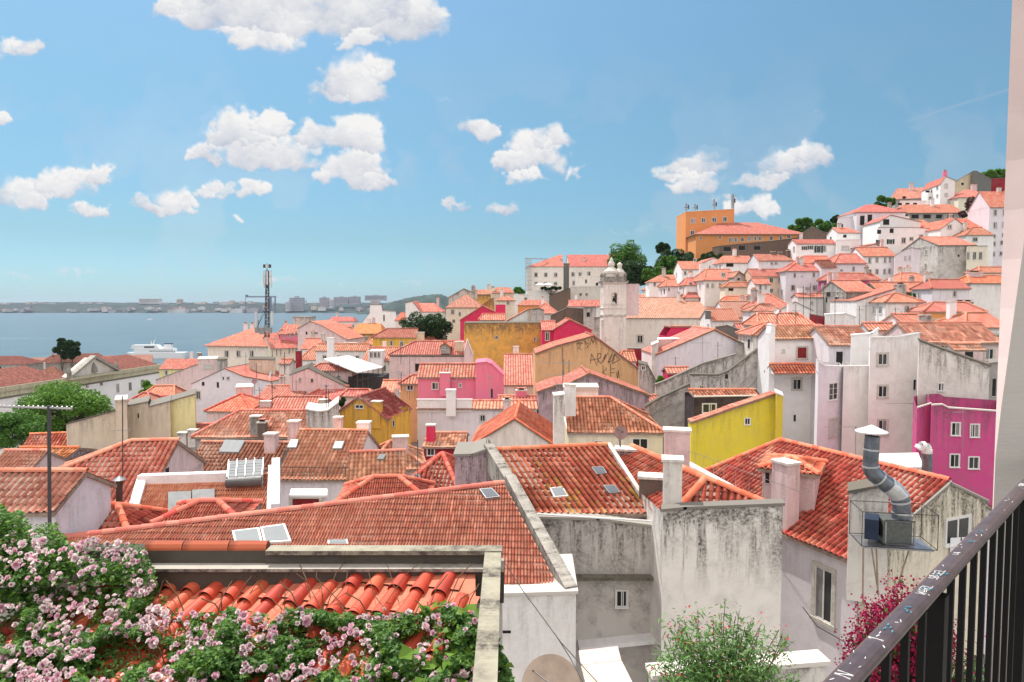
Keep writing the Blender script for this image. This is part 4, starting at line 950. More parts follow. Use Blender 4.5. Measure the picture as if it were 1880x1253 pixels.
prism('pale stucco block with a dark red shutter band in front of the low gable', 60, 0, [(1035, 712), (1099, 712)], 3, 'white', rs='s', h=8, w=[(1075, 714, 46, 7, 'r')])
BR = sg('cream house with a large bumpy tile roof and tall sash windows', 1044, 791, 52, -2, 1219, 731, 'cream', 'red', 0, .9, h=9, cor='stonew', w=[(1175, 815, 31, 22, 'w'), (1099, 813, 18, 8, 'w')], ch=[(1047, 705, 20, 40, 'white', 53, 0)])
sg('strip of salmon roofs behind the bumpy tile roof', 1118, 751, 66, 0, 1221, 727, 'white', 'salmon', h=6, run=4)
prism('tall grey chimney stack left of the bumpy tile roof', 51, 0, [(1018, 727), (1036, 725)], 1.6, 'old', rs='s', h=7, name='chimney_stack', cat='chimney')
sg('little roof pieces behind the rose-pink chimney blocks', 915, 738, 70, 0, 985, 728, 'white', 'salmon', h=4, run=2)
# ---- centre left
AN = sg('long two-storey white building carrying the phone mast', 381, 632, 165, -14, 497, 604, 'stonew', 'pink', 1, 1, h=8, oh=.7, w=[(416, 650, 9, 14), (438, 650, 9, 14), (462, 650, 9, 14)], ch=[(451, 594, 6, 14, 'white', 175), (463, 594, 6, 14, 'white', 175)])
sg('cream side wing with narrow windows behind the phone mast', 497, 638, 158, 32, 553, 614, 'cream', 'pink', 0, .5, h=8, oh=.6, w=[(500, 650, 3, 13), (508, 648, 3, 12), (515, 647, 3, 12), (531, 644, 3, 12), (538, 642, 3, 12), (544, 640, 3, 12)])
sg('pink attic storey with four narrow windows and an orange roof', 514, 613, 162, 22, 551, 596, 'rose', 'salmon', .3, 0, h=4, w=[(522, 618, 4, 9), (530, 616, 4, 9), (537, 615, 4, 9), (544, 613, 4, 9)], ch=[(525, 591, 7, 12, 'pinkw', 168)])
prism('mouldy concrete water tank on the skyline by the river', 185, 0, [(538, 582), (569, 582)], 6, 'stain', rs='f', h=8, name='water_tank', cat='tank')
prism('white gable with two tiny windows right of the phone mast', 150, -6, [(547, 603), (571, 590), (590, 597), (636, 623)], 12, 'pinkw', 'pink', h=8, w=[(563, 612, 4, 6, 'd'), (581, 612, 5, 3, 'd')])
sg('low pinkish house front with a long parapet', 600, 600, 170, 0, 645, 595, 'pinkw', 'pink', 0, 0, h=8)
sg('orange roof patch house behind the yellow parapet', 644, 612, 165, 0, 700, 594, 'ochre', 'orange', .2, .2, h=7)
sg('low red roofs near the white modern house', 602, 590, 200, 0, 650, 582, 'white', 'pink', .3, .3, h=7)
prism('white modern stepped house standing out against the river', 190, 0, [(667, 590), (679, 575), (680, 560), (701, 560), (703, 571), (727, 573)], 9, 'whiteb', rs='fffff', h=8, w=[(705, 584, 3, 12, 'd')])
sg('bright orange-red roof between the modern house and the dark tree', 726, 588, 175, 0, 752, 574, 'white', 'hot', .2, .5, h=7)
prism('white gable wall of the red-roofed house above the dark tree', 172, 0, [(745, 556), (758, 553), (772, 572)], 10, 'whiteb', 'pink', rs='tt', h=8)
sg('red-roofed white house right above the dark tree', 762, 572, 176, 0, 812, 557, 'whiteb', 'pink', 0, .6, h=7)
sg('yellow house with a plum-red roof beside the dark tree', 684, 619, 135, 0, 763, 604, 'yellow', 'maroon', .8, 0, h=7, ch=[(771, 610, 16, 10, 'peach', 136, 0)])
sg('low white house row with a broad pink roof left of the skylight roof', 580, 643, 118, 0, 674, 632, 'white', 'salmon', 0, 0, h=8, w=[(596, 656, 8, 8), (622, 655, 8, 6), (656, 656, 8, 7)], ch=[(607, 620, 12, 42, 'whiteb', 116, 0), (644, 629, 24, 7, 'old', 122, 0)])
sg('pink roof piece left of the tall white chimney', 551, 660, 122, 0, 580, 637, 'white', 'salmon', .3, 0, h=7)
sg('pink roof behind the white house row', 553, 640, 135, 0, 590, 622, 'white', 'pink', 0, .3, h=7)
prism('dark red metal flue box beside the pink roof', 100, 0, [(542, 645), (551, 645)], .8, 'maroonw', rs='f', h=3.2, ground=False, name='flue_box', cat='chimney')
sg('salmon roof with a wide glazed dormer', 666, 662, 112, 0, 734, 638, 'old', 'salmon', 0, 0, h=8, run=5)
prism('glazed roof dormer with three white-framed panes', 110, 0, [(676, 645), (701, 645)], 3, 'whiteb', rs='w', h=2.6, w=[(682, 652, 6, 11), (689, 652, 6, 11), (696, 652, 6, 11)], ground=False, name='dormer', cat='dormer')
sg('long strip of faded roofs right of the glazed dormer', 672, 632, 140, 0, 800, 620, 'white', 'salmon', .3, .3, h=6)
BB = sg('wide beige house with a mossy gutter and a broad salmon roof', 716, 650, 100, 0, 852, 627, 'pinkw', 'salmon', 1, 0, h=9, cor='moss', w=[(766, 675, 9, 15, 'd')], ch=[(843, 627, 16, 22, 'peach', 101, 0)])
prism('pale firewall gable at the right of the wide beige house', 98, 14, [(852, 646), (858, 625), (869, 652)], 4, 'pinkw', rs='ww', h=9)
prism('small red-hooded dormer on the broad salmon roof', 99.5, 0, [(809, 636), (816, 630), (825, 636)], 2.5, 'grey', 'hot', h=1.1, w=[(814, 640, 7, 6)], ground=False, name='dormer', cat='dormer')
prism('long white gable wall with two small windows left of the canopy', 86, -3, [(531, 689), (564, 676.5), (638, 712)], 8, 'pinkw', rs='cc', h=9, w=[(551, 698, 5, 9), (573, 699, 5, 8), (599, 709, 5, 3, 'd')], copm='moss')
sg('pinkish box house with a small curved tile roof beside the canopy', 568, 679, 90, -2, 645, 668, 'pinkw', 'salmon', .8, 1, h=8)
sg('white stucco pier block left of the long gable wall', 513, 667, 95, 0, 531, 660, 'old', 'salmon', h=8)
prism('lavender gable with small square windows at the left of the old town', 96, -5, [(350, 705), (413, 676.5), (447, 691), (495, 700)], 9, 'lav', 'salmon', rs='ctt', h=9, w=[(373, 705, 6, 8, 'd'), (410, 695, 3, 6, 'd'), (419, 695, 6, 7), (400, 707, 5, 11, 'd'), (364, 726, 10, 17)])
prism('mouldy beige parapet block right of the lavender gable', 100, 0, [(456, 660), (504, 661)], 5, 'beige', rs='m', h=9)
prism('pinkish stucco block with a streaked parapet by the aerials', 104, 0, [(362, 660), (398, 659)], 5, 'pinkw', rs='s', h=9, w=[(382, 674, 18, 9, 'g')])
prism('mouldy block right of the pinkish stucco block', 103, 0, [(397, 661), (416, 660)], 4, 'stain', rs='m', h=9)
sg('salmon tile roof beside a pink stucco box', 461, 738, 82, 0, 541, 709, 'white', 'salmon', 0, 0, h=8, run=6)
prism('pink stucco box with a satellite dish on a pole', 84, 0, [(431, 712), (462, 711)], 4, 'pinkw', rs='s', h=8)
sg('two faded red gable roofs behind the central roofs', 546, 735, 84, -8, 622, 709, 'white', 'pink', .9, 0, h=8)
sg('low salmon hip roof beside the yellow house', 629, 726, 78, 0, 683, 716, 'pinkw', 'pink', .3, .6, h=8)
sg('red hip roof of ribbed tiles at the end of the lavender gable', 380, 753, 78, -6, 457, 724, 'pinkw', 'hot', 1, 1, h=8)
sg('flat ribbed roof with low terracotta rows', 460, 755, 76, 0, 590, 729, 'pinkw', 'salmon', .8, .2, h=8, ch=[(488, 736, 20, 14, 'pinkw', 77, 0), (594, 733, 14, 14, 'old', 77, 0)])
YH = prism('yellow gabled house with a tiny double window', 62, -11, [(622, 755), (658, 729), (708, 768)], 6.5, 'yellow', rs='tt', roof='maroon', h=9, w=[(660, 747, 16, 8, 'w')], ch=[(692, 736, 17, 34, 'yellow', 61.5, 0)])
prism('yellow side wall of the gabled house with a slit window', 61.5, 40, [(708, 768), (750, 753)], 3, 'yellow', rs='-', h=9, w=[(722, 778, 4, 12, 'w')])
sg('small ochre house with a four-pane window beside the rose-pink house', 735, 703, 80, 0, 767, 689, 'graf', 'salmon', .8, 0, h=7, w=[(753, 712, 15, 13)])
sg('red ribbed roof under the canopy at the ochre house', 699, 719, 84, 0, 737, 699, 'white', 'red', 0, 0, h=7)
# long salmon roof and neighbours, Y 50-65
LR = sg('long salmon roof with a grey chimney pair at its middle', 358, 800, 56, 0, 559, 755, 'grey', 'salmon', .8, 0, h=8, w=(), ch=[(470, 763, 18, 34, 'grey', 56.3, 0), (482, 774, 14, 30, 'brownw', 55.8)])
prism('mouldy white stucco block with tall pilasters', 57, -4, [(560, 752), (583, 756), (600, 754), (619, 740)], 4, 'stain', rs='sss', h=8)
CR = sg('salmon roof with two skylights and a safety rail', 512, 876, 41, -2, 640, 792, 'lav', 'salmon', 0, 0, h=8, ch=[(540, 772, 19, 18, 'pinkw', 47, 0), (621, 765, 14, 28, 'pinkw', 48, 0), (668, 774, 22, 26, 'whiteb', 47, 0)])
BN = sg('blackened brown tile roof with a triple white skylight', 331, 873, 42, -3, 492, 814, 'grey', 'brown', 0, 0, h=8, ch=[(498, 795, 20, 40, 'pinkw', 44, 0)])
RR = sg('salmon roof with a white patch beside the skylight roof', 641, 893, 38, 10, 740, 831, 'cream', 'salmon', 0, 0, h=8)
sg('salmon hip roof with a narrow blue skylight', 676, 862, 46, 12, 778, 812, 'pinkw', 'salmon', .6, .8, h=8, ch=[(735, 800, 28, 14, 'pinkw', 48, 0)])
sg('bright red hip roof with aerials beside the purple wall', 742, 897, 37, -6, 836, 834, 'pinkw', 'hot', 1.1, 1, h=8)
prism('long beige garden wall stepping up in front of the trees', 60, 4, [(116, 779), (208, 754)], 1, 'beige', rs='c', h=9, name='garden_wall', cat='wall', copm='brownw')
prism('beige pier and wall with one slit window', 58, 2, [(208, 735), (229, 734)], 3, 'beige', rs='s', h=9)
prism('beige stepped house wall right of the pier', 60, 0, [(229, 746), (268, 738), (270, 747), (309, 737)], 4, 'beige', rs='c-c', h=9, w=[(254, 764, 3, 10, 'd')])
prism('pale yellow wall section at the right of the beige wall', 60.5, -2, [(309, 737), (355, 724)], 4, 'lemon', rs='c', h=9)
sg('small pink gabled house between beige walls and lavender gable', 230, 742, 78, 0, 268, 722, 'pinkw', 'pink', .5, .5, h=7)
sg('jumble of small red roofs behind the pale yellow wall', 256, 731, 88, 6, 315, 709, 'old', 'red', .4, .3, h=8)
sg('white shed with a mouldy top beside the jumble of red roofs', 283, 738, 82, 0, 308, 728, 'stain', 'salmon', h=7)
prism('pinkish-brown garden wall rising to the right', 125, 14, [(284, 698), (362, 669)], 1, 'pinkw', rs='m', h=8, name='garden_wall', cat='wall')
sg('yellow house with a pink roof below the museum', 292, 677, 150, 0, 363, 659, 'lemon', 'pink', 0, 0, h=9, w=[(305, 685, 7, 10)])
sg('tangle of small tile roofs left of the long salmon roof', 250, 812, 60, 0, 362, 780, 'old', 'red', .4, 0, h=7, ch=[(337, 793, 16, 14, 'old', 59, 0), (355, 788, 15, 16, 'old', 59, 0)])
sg('dark-shadowed small roof under the beige stepped wall', 262, 790, 66, 0, 300, 768, 'old', 'red', 0, 0, h=7)
sg('red corrugated roof at the left edge in front of the trees', 40, 824, 62, 12, 117, 797, 'pinkw', 'hot', 0, 0, h=7)
sg('pink stucco shed with an orange lichen-covered flat roof', 5, 846, 50, 0, 104, 836, 'purple', 'orange', 0, 0, h=7, run=2, pitch=.25)
sg('faded tile roof at the very left edge', -60, 900, 42, 0, 8, 829, 'pinkw', 'salmon', 0, 0, h=7)
# ================================================================ NEAR ROOFS
HB = sg('large bright terracotta hip roof with a pale pink gable wall', -45, 927, 30, 6, 258, 813, 'pinkw', 'red', 1.3, 0, h=8, kind='bar', w=[(307, 868, 8, 20, 'd')])
sg('small tiled roof end with a mortar edge at the left margin', -70, 932, 23, 0, 90, 909, 'lav', 'salmon', 0, 0, h=7, run=1.6, kind='bar')
sg('low red hip roof squeezed between the climbing roses and the white-edged roof', 98, 988, 25, -2, 226, 930, 'old', 'hot', .2, .9, h=7, kind='bar')
# white-edged roof with the solar heater
def roof_house(label, cat, walls, org, faces, group=None):
    pass
def simple_roof(label, org, kind, roof, plane, pix, wall, skew=0, drop=8, ridge_pts=None, rmat=None):
    r = root('house', label, 'house', org); rb = MB(); pts = roofpoly(rb, pix, plane, kind, roof, skew=skew); ro = rb.build('roof', r)
    H = House(); H.root = r; H.roof = ro; H.pts = pts; H.plane = plane; H.label = label; H.yaw = 0
    if wall:
        mb = MB(); m = wmat(wall); n = len(pts)
        for i in range(n):
            a, b = pts[i], pts[(i+1) % n]
            mb.wall((a.x, a.y), (b.x, b.y), org[2], org[2], a.z-.14, b.z-.14, m)
        mb.build('wall', r)
    if ridge_pts:
        rb = MB()
        for a, b, rr in ridge_pts:
            pa, pb = [hitp(u, v, plane[0], plane[3]) for u, v in (a, b)]
            ridge(rb, pa+Vector((0, 0, .06)), pb+Vector((0, 0, .06)), rmat or tmat('salmon', True), rr)
        rb.build('ridge_tiles', ro)
    return H
pl = plane_of(245, 962, 27, 3, .40)
WF = simple_roof('brownish-red ribbed roof framed by white parapets', (-12, 28, 38), 'rib', 'red', pl, [(243, 962), (500, 952), (503, 868), (264, 890)], 'white')
wb = MB(); m = wmat('whiteb'); up = Vector((0, 0, .28))
def hp(u, v, pl=None): pl = pl or WF.plane; return hitp(u, v, pl[0], pl[3])
beam(wb, hp(238, 966)+up, hp(262, 884)+up, .38, .7, m); beam(wb, hp(256, 886)+up*1.2, hp(425, 880)+up*1.2, .45, .6, m)
beam(wb, hp(497, 955)+up*1.1, hp(500, 866)+up*1.1, .32, .7, m); beam(wb, hp(506, 958)+up*2.6, hp(507, 870)+up*2.6, .35, 1.6, wmat('lav'))
wb.build('parapet', WF.root)
for q, (a, b) in enumerate((((310, 944), (352, 907)), ((354, 942), (395, 903)))):
    sb = MB(); n = WF.plane[3]; c = [hp(a[0], a[1]), hp(b[0], a[1]-2), hp(b[0], b[1]), hp(a[0], b[1]+2)]
    sb.extrude([p+n*.16 for p in c], -n*.1, simple('grey_blind', (.19, .20, .20), .6)); 
    sb.build('roof_shutter', WF.roof)
sb = MB(); n = WF.plane[3]
RB = sg('small red hip roof poking up in front of the shuttered roof window', 284, 962, 25.2, 4, 432, 923, 'grey', 'hot', 1, 1, h=6, kind='rib', oh=.1)
RC = sg('small bright red hip roof with a white flashing in the middle', 617, 925, 29.5, 4, 785, 878, 'grey', 'hot', 1, 1, h=6, kind='rib', oh=.1)
prism('white canopy wall with a dark maroon opening behind the big ribbed roof', 30.5, 0, [(529, 911), (594, 911)], 1, 'white', rs='w', h=6, w=[(562, 922, 62, 26, 'r')])
# big ribbed roof
p1 = plane_of(1026, 1083, 21, -1, .37)
BIG = simple_roof('biggest ribbed red roof sloping across the middle foreground', (0, 23, 36), 'rib', 'red', p1, [(60, 1083), (117, 990), (925, 889), (1027, 1083)], None,
                  ridge_pts=[((117, 990), (925, 889), .13)])
mb = MB(); m = wmat('stonew')
pts = BIG.pts
mb.wall((pts[0].x, pts[0].y), (pts[3].x, pts[3].y), 36, 36, pts[0].z-.1, pts[3].z-.1, m); mb.wall((pts[1].x, pts[1].y), (pts[2].x, pts[2].y), 36, 36, pts[1].z-.15, pts[2].z-.15, m)
mb.build('wall', BIG.root)
cb = MB(); mc = wmat('conc')
h1 = lambda u, v: hitp(u, v, p1[0], p1[3])
p2 = plane_of(978, 945, 26, 1, .42); h2 = lambda u, v: hitp(u, v, p2[0], p2[3])
beam(cb, h1(1042, 1088)+Vector((.1, -.15, .25)), h1(937, 889)+Vector((0, .3, .28)), .42, 1.2, mc)
cb.build('coping', BIG.root)
for lab, q, rest in (('skylight', [(880, 904), (903, 901), (918, 918), (892, 920)], 0),):
    pass
def skylight(H, pl, q, lab='skylight', frame='metal', glass='glass', lift=.16):
    n = pl[3]; c = [hitp(u, v, pl[0], n)+n*lift for u, v in q]; s = MB(); s.extrude(c, -n*.14, M(frame)); o = s.build(lab, H.roof)
    ctr = sum(c, Vector())/4; g = MB(); g.extrude([ctr+(p-ctr)*.84+n*.012 for p in c], -n*.01, M(glass) if isinstance(glass, str) else glass); g.build('pane', o); return o
PANE = simple('milky_glass', (.24, .26, .27), .5, var=.06, nscale=1, spec=.1)
GREYPANE = simple('grey_glass', (.12, .135, .15), .35, var=.1, nscale=1, spec=.25)
skylight(BIG, p1, [(892, 921), (918, 918), (903, 902), (880, 904)], glass=GREYPANE)
skylight(BIG, p1, [(433, 1006), (484, 1003), (477, 975), (427, 981)], frame='sash', glass=PANE); skylight(BIG, p1, [(486, 1003), (536, 1000), (524, 968), (479, 974)], frame='sash', glass=PANE)
skylight(BIG, p1, [(602, 1001), (640, 1001), (638, 993), (602, 993)], frame='sash', glass=PANE, lift=.07)
F2 = prism('plain white wall with a thin ledge below the biggest ribbed roof', 20.6, 0, [(895, 1092), (1060, 1087)], 3, 'white', rs='s', h=10)
# barrel roof beside it
sk = None
_a, _e, _u, _n = p2; L0 = h2(978, 945)-_a; L1 = h2(905, 828)-_a; sk = (L1.dot(_e)-L0.dot(_e))/(L1.dot(_u)-L0.dot(_u))
BR2 = simple_roof('wide red barrel-tile roof with two skylights and yellow lichen', (5, 28, 36), 'bar', 'lichen', p2, [(978, 946), (1193, 943), (1112, 819), (906, 828)], 'purple', skew=sk,
                  ridge_pts=[((903, 829), (1114, 819), .14)], rmat=tmat('hot', True))
skylight(BR2, p2, [(1095, 876), (1114, 874), (1106, 862), (1085, 863)], glass=GREYPANE); skylight(BR2, p2, [(1118, 911), (1138, 909), (1128, 896), (1107, 897)], glass=GREYPANE)
skylight(BR2, p2, [(1017, 916), (1043, 914), (1033, 897), (1009, 899)], frame='sash', glass=PANE, lift=.1)
cb = MB(); beam(cb, h2(972, 950)+Vector((0, 0, .3)), h2(897, 826)+Vector((0, 0, .3)), .45, 1.0, mc); cb.build('coping', BR2.root); cb = MB()
beam(cb, h2(1200, 944)+Vector((0, 0, .1)), h2(1117, 817)+Vector((0, 0, .1)), .18, .4, wmat('stonew'))
cb.build('coping', BR2.root)
PW = prism('weathered purple firewall with an old wall bracket', 29.5, 4, [(834, 836), (866, 835), (892, 826), (932, 886)], 2.5, 'purple', rs='ccc', h=8)
W2 = prism('dirty grey rendered wall with one little wooden window', 25.6, 0, [(930, 955), (975, 950), (1100, 953), (1216, 968)], 2, 'stain', rs='ccc', h=12, w=[(1141, 1099, 24, 34, 'o')])
lb = MB(); q0, q1 = P(1040, 1056, 25.5), P(1212, 1056, 25.5); beam(lb, q0+Vector((0, -.1, 0)), q1+Vector((0, -.1, 0)), .35, .12, wmat('moss'))
q0, q1 = P(1062, 1183, 25.3), P(1214, 1167, 25.3); lb.build('ledge', W2.root); lb = MB(); beam(lb, q0, q1, .6, .15, wmat('whiteb')); lb.build('ledge', W2.root)
lb = MB(); lb.tube(P(1213.5, 966, 25.2), P(1213.5, 1180, 25.2), .06, wmat('stonew')); lb.tube(P(1213.5, 966, 25.2), P(1205, 958, 25.5), .06, wmat('stonew')); lb.tube(P(980, 944, 25.3), P(1195, 957, 25.3), .035, wmat('whiteb'))
lb.build('drainpipe', W2.root)
W1 = prism('tall pale rendered wall with black mould along its top', 23.5, 0, [(1221, 937), (1262, 933), (1444, 926)], .45, 'mould', rs='cc', h=13)
# hip roof behind the pale wall
RH = root('house', 'red hip roof behind the mouldy pale wall', 'house', (8, 26, 36)); rb = MB()
RH3 = House(); RH3.root = RH; RH3.yaw = rad(-12); RH3.label = 'hip'; RH3.Y = 26; RH3.dep = 3
poly3(rb, [(1160, 822, 31.8), (1295, 881, 26), (1250, 931, 24.9)], [(1150, 822), (1160, 822), (1295, 881), (1250, 932), (1196, 938), (1128, 850)], 'bar', 'hot')
poly3(rb, [(1295, 881, 26), (1405, 926, 24.4), (1250, 931, 24.9)], [(1295, 881), (1412, 930), (1244, 938)], 'bar', 'hot')
a, b, c = P(1160, 822, 31.8), P(1295, 881, 26), P(1412, 929, 24.3); dd = Vector((2.6, 1.6, -1.2)); rq_ = MB(); slab(rq_, [a, b, b+dd, a+dd], tmat('hot', True)); slab(rq_, [b, c, b+dd], tmat('hot', True)); rq_.build('back_roof', RH)
RH3.roof = rb.build('roof', RH); rb = MB(); ups = Vector((0, 0, .08)); rm = tmat('hot', True)
ridge(rb, a+ups, b+ups, rm, .14); ridge(rb, b+ups, P(1408, 928, 24.3)+ups, rm, .14); ridge(rb, b+ups, P(1248, 934, 24.8)+ups, rm, .14); rb.build('ridge_tiles', RH3.roof)
wl = MB(); m = wmat('old'); 
for p, q in (((a+dd), (b+dd)), (b+dd, c), (c, P(1220, 938, 24.2)), (P(1220, 938, 24.2), P(1128, 850, 30.5)), (P(1128, 850, 30.5), a+dd)): wl.wall((p.x, p.y), (q.x, q.y), 36, 36, min(p.z, 47.6)-.1, min(q.z, 47.6)-.1, m)
wl.build('wall', RH)
chims(RH3, [(1235, 840, 34, 100, 'stonew', 24.6, 0), (1196, 872, 44, 48, 'brownw', 27, 0), (1150, 822, 38, 34, 'purple', 31.5, 0), (1243, 787, 46, 78, 'pinkw', 29.5, 0)])
# house with the flue
R4 = sg('long red barrel-tile roof running down to a stained cream gable', 1236, 893, 36, -66, 1587, 832, 'lav', 'hot', .5, 0, h=9, run=5, kind='bar', w=[(1513, 1092, 44, 108, 's2')],
        ch=[(1443, 846, 38, 92, 'pinkw', 29.3, 0)])
gw_ = prism('g', 24.75, 24, [(1590, 1034), (1755, 888), (1826, 921)], .12, 'mouldc', rs='cc', h=9, ground=False, w=[(1757, 974, 46, 52, 'w')]); adopt(gw_, R4, 'gable_wall')
fb = prism('stained white chimney block carrying the metal flue', 24.3, -20, [(1567, 903), (1640, 890)], 1.2, 'old', rs='m', h=4, ground=False); adopt(fb, R4, 'chimney_block')
dm = sg('d', 1400, 858, 30.4, -30, 1503, 842, 'pinkw', 'hot', 1, 1, h=1.0, run=1.15, kind='bar', w=[(1409, 872, 9, 34, 'd')], oh=.2); GROUND.pop(); adopt(dm, R4, 'dormer')
hb = MB()
g0, g1 = P(1727, 944, 27.5), P(1799, 938, 29); beam(hb, g0+Vector((-.1, -.35, 0)), g1+Vector((-.1, -.35, 0)), .5, .16, wmat('moss')); hb.build('window_hood', R4.root)
prism('peach shed with a ribbed white metal roof behind the long red roof', 38, 0, [(1612, 861), (1702, 859)], 4, 'peach', rs='w', h=5)
# ================================================================ TREES
tree('broad bright green tree left of the beige stepped wall', 120, 706, 812, 95, 190, 'bright', leaf=.34, clumps=80)
tree('green tree cut by the left margin below the museum', 8, 748, 822, 80, 130, 'green', leaf=.3, clumps=50)
tree('small bright tree beside the pinkish-brown garden wall', 272, 700, 730, 130, 34, 'bright')
tree('dark pointed conifer of the riverside pair', 112, 621, 662, 265, 26, 'dark', conic=.8, trunk=14)
tree('dark round-topped tree of the riverside pair', 131, 624, 660, 262, 30, 'dark', trunk=14)
tree('large dark round tree in the middle of the roofs', 782, 573, 630, 145, 104, 'dark', leaf=.42, clumps=70)
tree('tall round tree behind the bell tower', 1152, 441, 520, 190, 66, 'green', leaf=.5, clumps=60)
tree('dark tree at the right foot of the tall round tree', 1165, 478, 530, 180, 56, 'dark', leaf=.5)
tree('small dark round tree on the slope beside the orange school', 1215, 446, 466, 210, 34, 'dark')
tree('dense dark bush on the slope left of the orange school', 1238, 455, 505, 195, 70, 'dark', leaf=.5)
tree('bright green bush above the terrace house with a red hip roof', 1200, 488, 520, 176, 44, 'green')
tree('mid-green bush in the centre of the wooded slope', 1225, 470, 512, 185, 56, 'green')
tree('dark tree low on the wooded slope beside the bell tower', 1192, 488, 528, 182, 44, 'dark', leaf=.5)
tree('dark tree crown at the top of the wooded slope', 1248, 462, 500, 200, 60, 'dark', leaf=.5)
tree('deep green tree against the left corner of the orange school', 1262, 468, 508, 190, 56, 'dark', leaf=.5)
tree('bright leafy crown low in the wooded slope', 1222, 496, 524, 174, 40, 'green')
tree('dark mass of branches behind the dark red hilltop wall end', 1300, 462, 490, 196, 44, 'dark')
tree('dark shrub right at the foot of the orange school', 1282, 462, 484, 200, 60, 'dark')
tree('green shrub strip under the orange school wing', 1316, 466, 480, 190, 40, 'olive')
tree('leafy tree behind the long orange school wing', 1475, 402, 432, 225, 48, 'green')
tree('round green tree left of the low white arched wall', 1518, 400, 430, 200, 38, 'green')
tree('darker tree touching the low white arched wall', 1538, 397, 412, 205, 26, 'dark')
tree('round green tree beside the dark hilltop gable', 1627, 361, 386, 190, 36, 'green')
tree('green tree line on the crest behind the dark red wall', 1828, 308, 334, 245, 60, 'bright')
tree('purple-leaved tree in front of the cottage on the hill', 1796, 362, 412, 170, 62, 'purple')
tree('dark green shrub under the purple-leaved tree', 1800, 396, 416, 165, 60, 'dark')
tree('climbing ivy bush on the dark stained wall', 1682, 536, 552, 105, 34, 'green', trunk=3)
tree('bright fern tuft growing from the crumbling wall', 1213, 690, 712, 71, 16, 'bright', trunk=1, leaf=.25)
tree('dark potted greenery beside the yellow gabled house', 627, 730, 746, 66, 18, 'dark', trunk=2, leaf=.2)
tree('small green tree beside the convent parasols', 953, 528, 540, 218, 22, 'green')
tree('dark green hedge on the convent terrace', 1012, 527, 534, 221, 50, 'dark')

# ================================================================ ROSE-COVERED ROOF, BOTTOM LEFT
RZ = 52.1
pr = plane_of(870, 1056, 6.9, -14, .25)
RO = root('house', 'near roof of fat orange-red barrel tiles under climbing roses', 'house', (-2, 5.5, 44)); rb = MB()
pts_ = roofpoly(rb, [(872, 1028), (262, 1036), (-300, 1270), (-100, 1500), (880, 1420)], pr, None, 'hot')
def barrels():
    A, e, up, n = pr; pm = simple('pan_tile', (.62, .20, .12), .75, var=.15, nscale=6); g1_ = np.random.default_rng(21)
    hm_ = [simple('barrel_tile_%s' % k, c, .55, var=.12, nscale=7, spec=.4) for k, c in (('red', (.60, .085, .04)), ('orange', (.66, .13, .06)), ('deep', (.50, .06, .035)))]
    rb.face([p+n*.012 for p in pts_], pm)
    cx = sum(pts_, Vector())/len(pts_); S = [(p-A).dot(e) for p in pts_]; T = [(p-A).dot(up) for p in pts_]
    def ins(q):
        for i in range(len(pts_)):
            a, b = pts_[i], pts_[(i+1) % len(pts_)]; c = (b-a).cross(n)
            if c.dot(cx-a) < 0: c = -c
            if c.normalized().dot(q-a) < .03: return False
        return True
    per, L = .235, .40; s = math.floor(min(S)/per)*per
    while s < max(S):
        t = math.floor(min(T)/L)*L-g1_.random()*.05
        while t < max(T):
            c0 = A+e*s+up*t; c1 = c0+up*(L+.045)
            if ins(c0) and ins(c1):
                r0, r1 = .083, .068; mm = hm_[int(g1_.choice([0, 0, 1, 2]))]; jx = g1_.normal(0, .006); K_ = 10
                a_ = [c0+e*(math.cos(x)*r0+jx)+n*(math.sin(x)*r0*1.05+.022) for x in [math.pi*j/K_ for j in range(K_+1)]]
                b_ = [c1+e*(math.cos(x)*r1+jx)+n*(math.sin(x)*r1) for x in [math.pi*j/K_ for j in range(K_+1)]]
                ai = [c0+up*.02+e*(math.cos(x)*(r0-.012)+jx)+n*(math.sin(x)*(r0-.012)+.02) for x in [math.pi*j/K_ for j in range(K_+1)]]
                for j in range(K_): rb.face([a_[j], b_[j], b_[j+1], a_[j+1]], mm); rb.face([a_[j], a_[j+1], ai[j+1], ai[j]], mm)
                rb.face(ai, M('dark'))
                # pan lip between two covers
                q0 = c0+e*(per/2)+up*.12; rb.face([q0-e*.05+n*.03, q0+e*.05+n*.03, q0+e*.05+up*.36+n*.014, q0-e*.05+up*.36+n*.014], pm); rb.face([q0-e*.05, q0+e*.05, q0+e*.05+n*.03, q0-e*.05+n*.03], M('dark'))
            t += L
        s += per
barrels()
ro = rb.build('roof', RO)
wl = MB(); pt = [hitp(u, v, pr[0], pr[3]) for u, v in ((900, 1050), (262, 1060))]
Yp = 7.0
def PP(u, v, Y=Yp): return P(u, v, Y)
m = wmat('moss'); wl.mats = []
# far parapet: left stretch with pipe-like tiles, right stretch with a cream top
def slabbox(mb, u0, u1, vt, vb, Y, dpt, m):
    a, b = P(u0, vt, Y), P(u1, vt, Y); H = (vb-vt)*Y/F; c = (a+b)/2; mb.box((c.x, c.y+dpt/2, a.z-H), (b-a).length, dpt, H, m, 0, base=True)
m = wmat('black'); slabbox(wl, -40, 487, 1012, 1052, 7.02, .22, m); slabbox(wl, 487, 889, 1020, 1046, 7.0, .12, m)
slabbox(wl, 487, 922, 1012, 1020, 6.96, .17, wmat('lichenst')); slabbox(wl, 260, 925, 1045, 1051, 6.86, .3, wmat('conc')); slabbox(wl, 260, 925, 1051.1, 1110, 6.9, .3, m)
slabbox(wl, -300, 922, 1050, 1600, 7.1, .3, wmat('old'))
a, b = P(905, 1012, 6.95), P(886, 1330, 4.1); a.z = b.z = PP(903, 1012).z+.004
beam(wl, a, b, .17, .05, wmat('lichenst')); beam(wl, a+Vector((.0, 0, -.051)), b+Vector((0, 0, -.051)), .14, 3.5, wmat('old'))
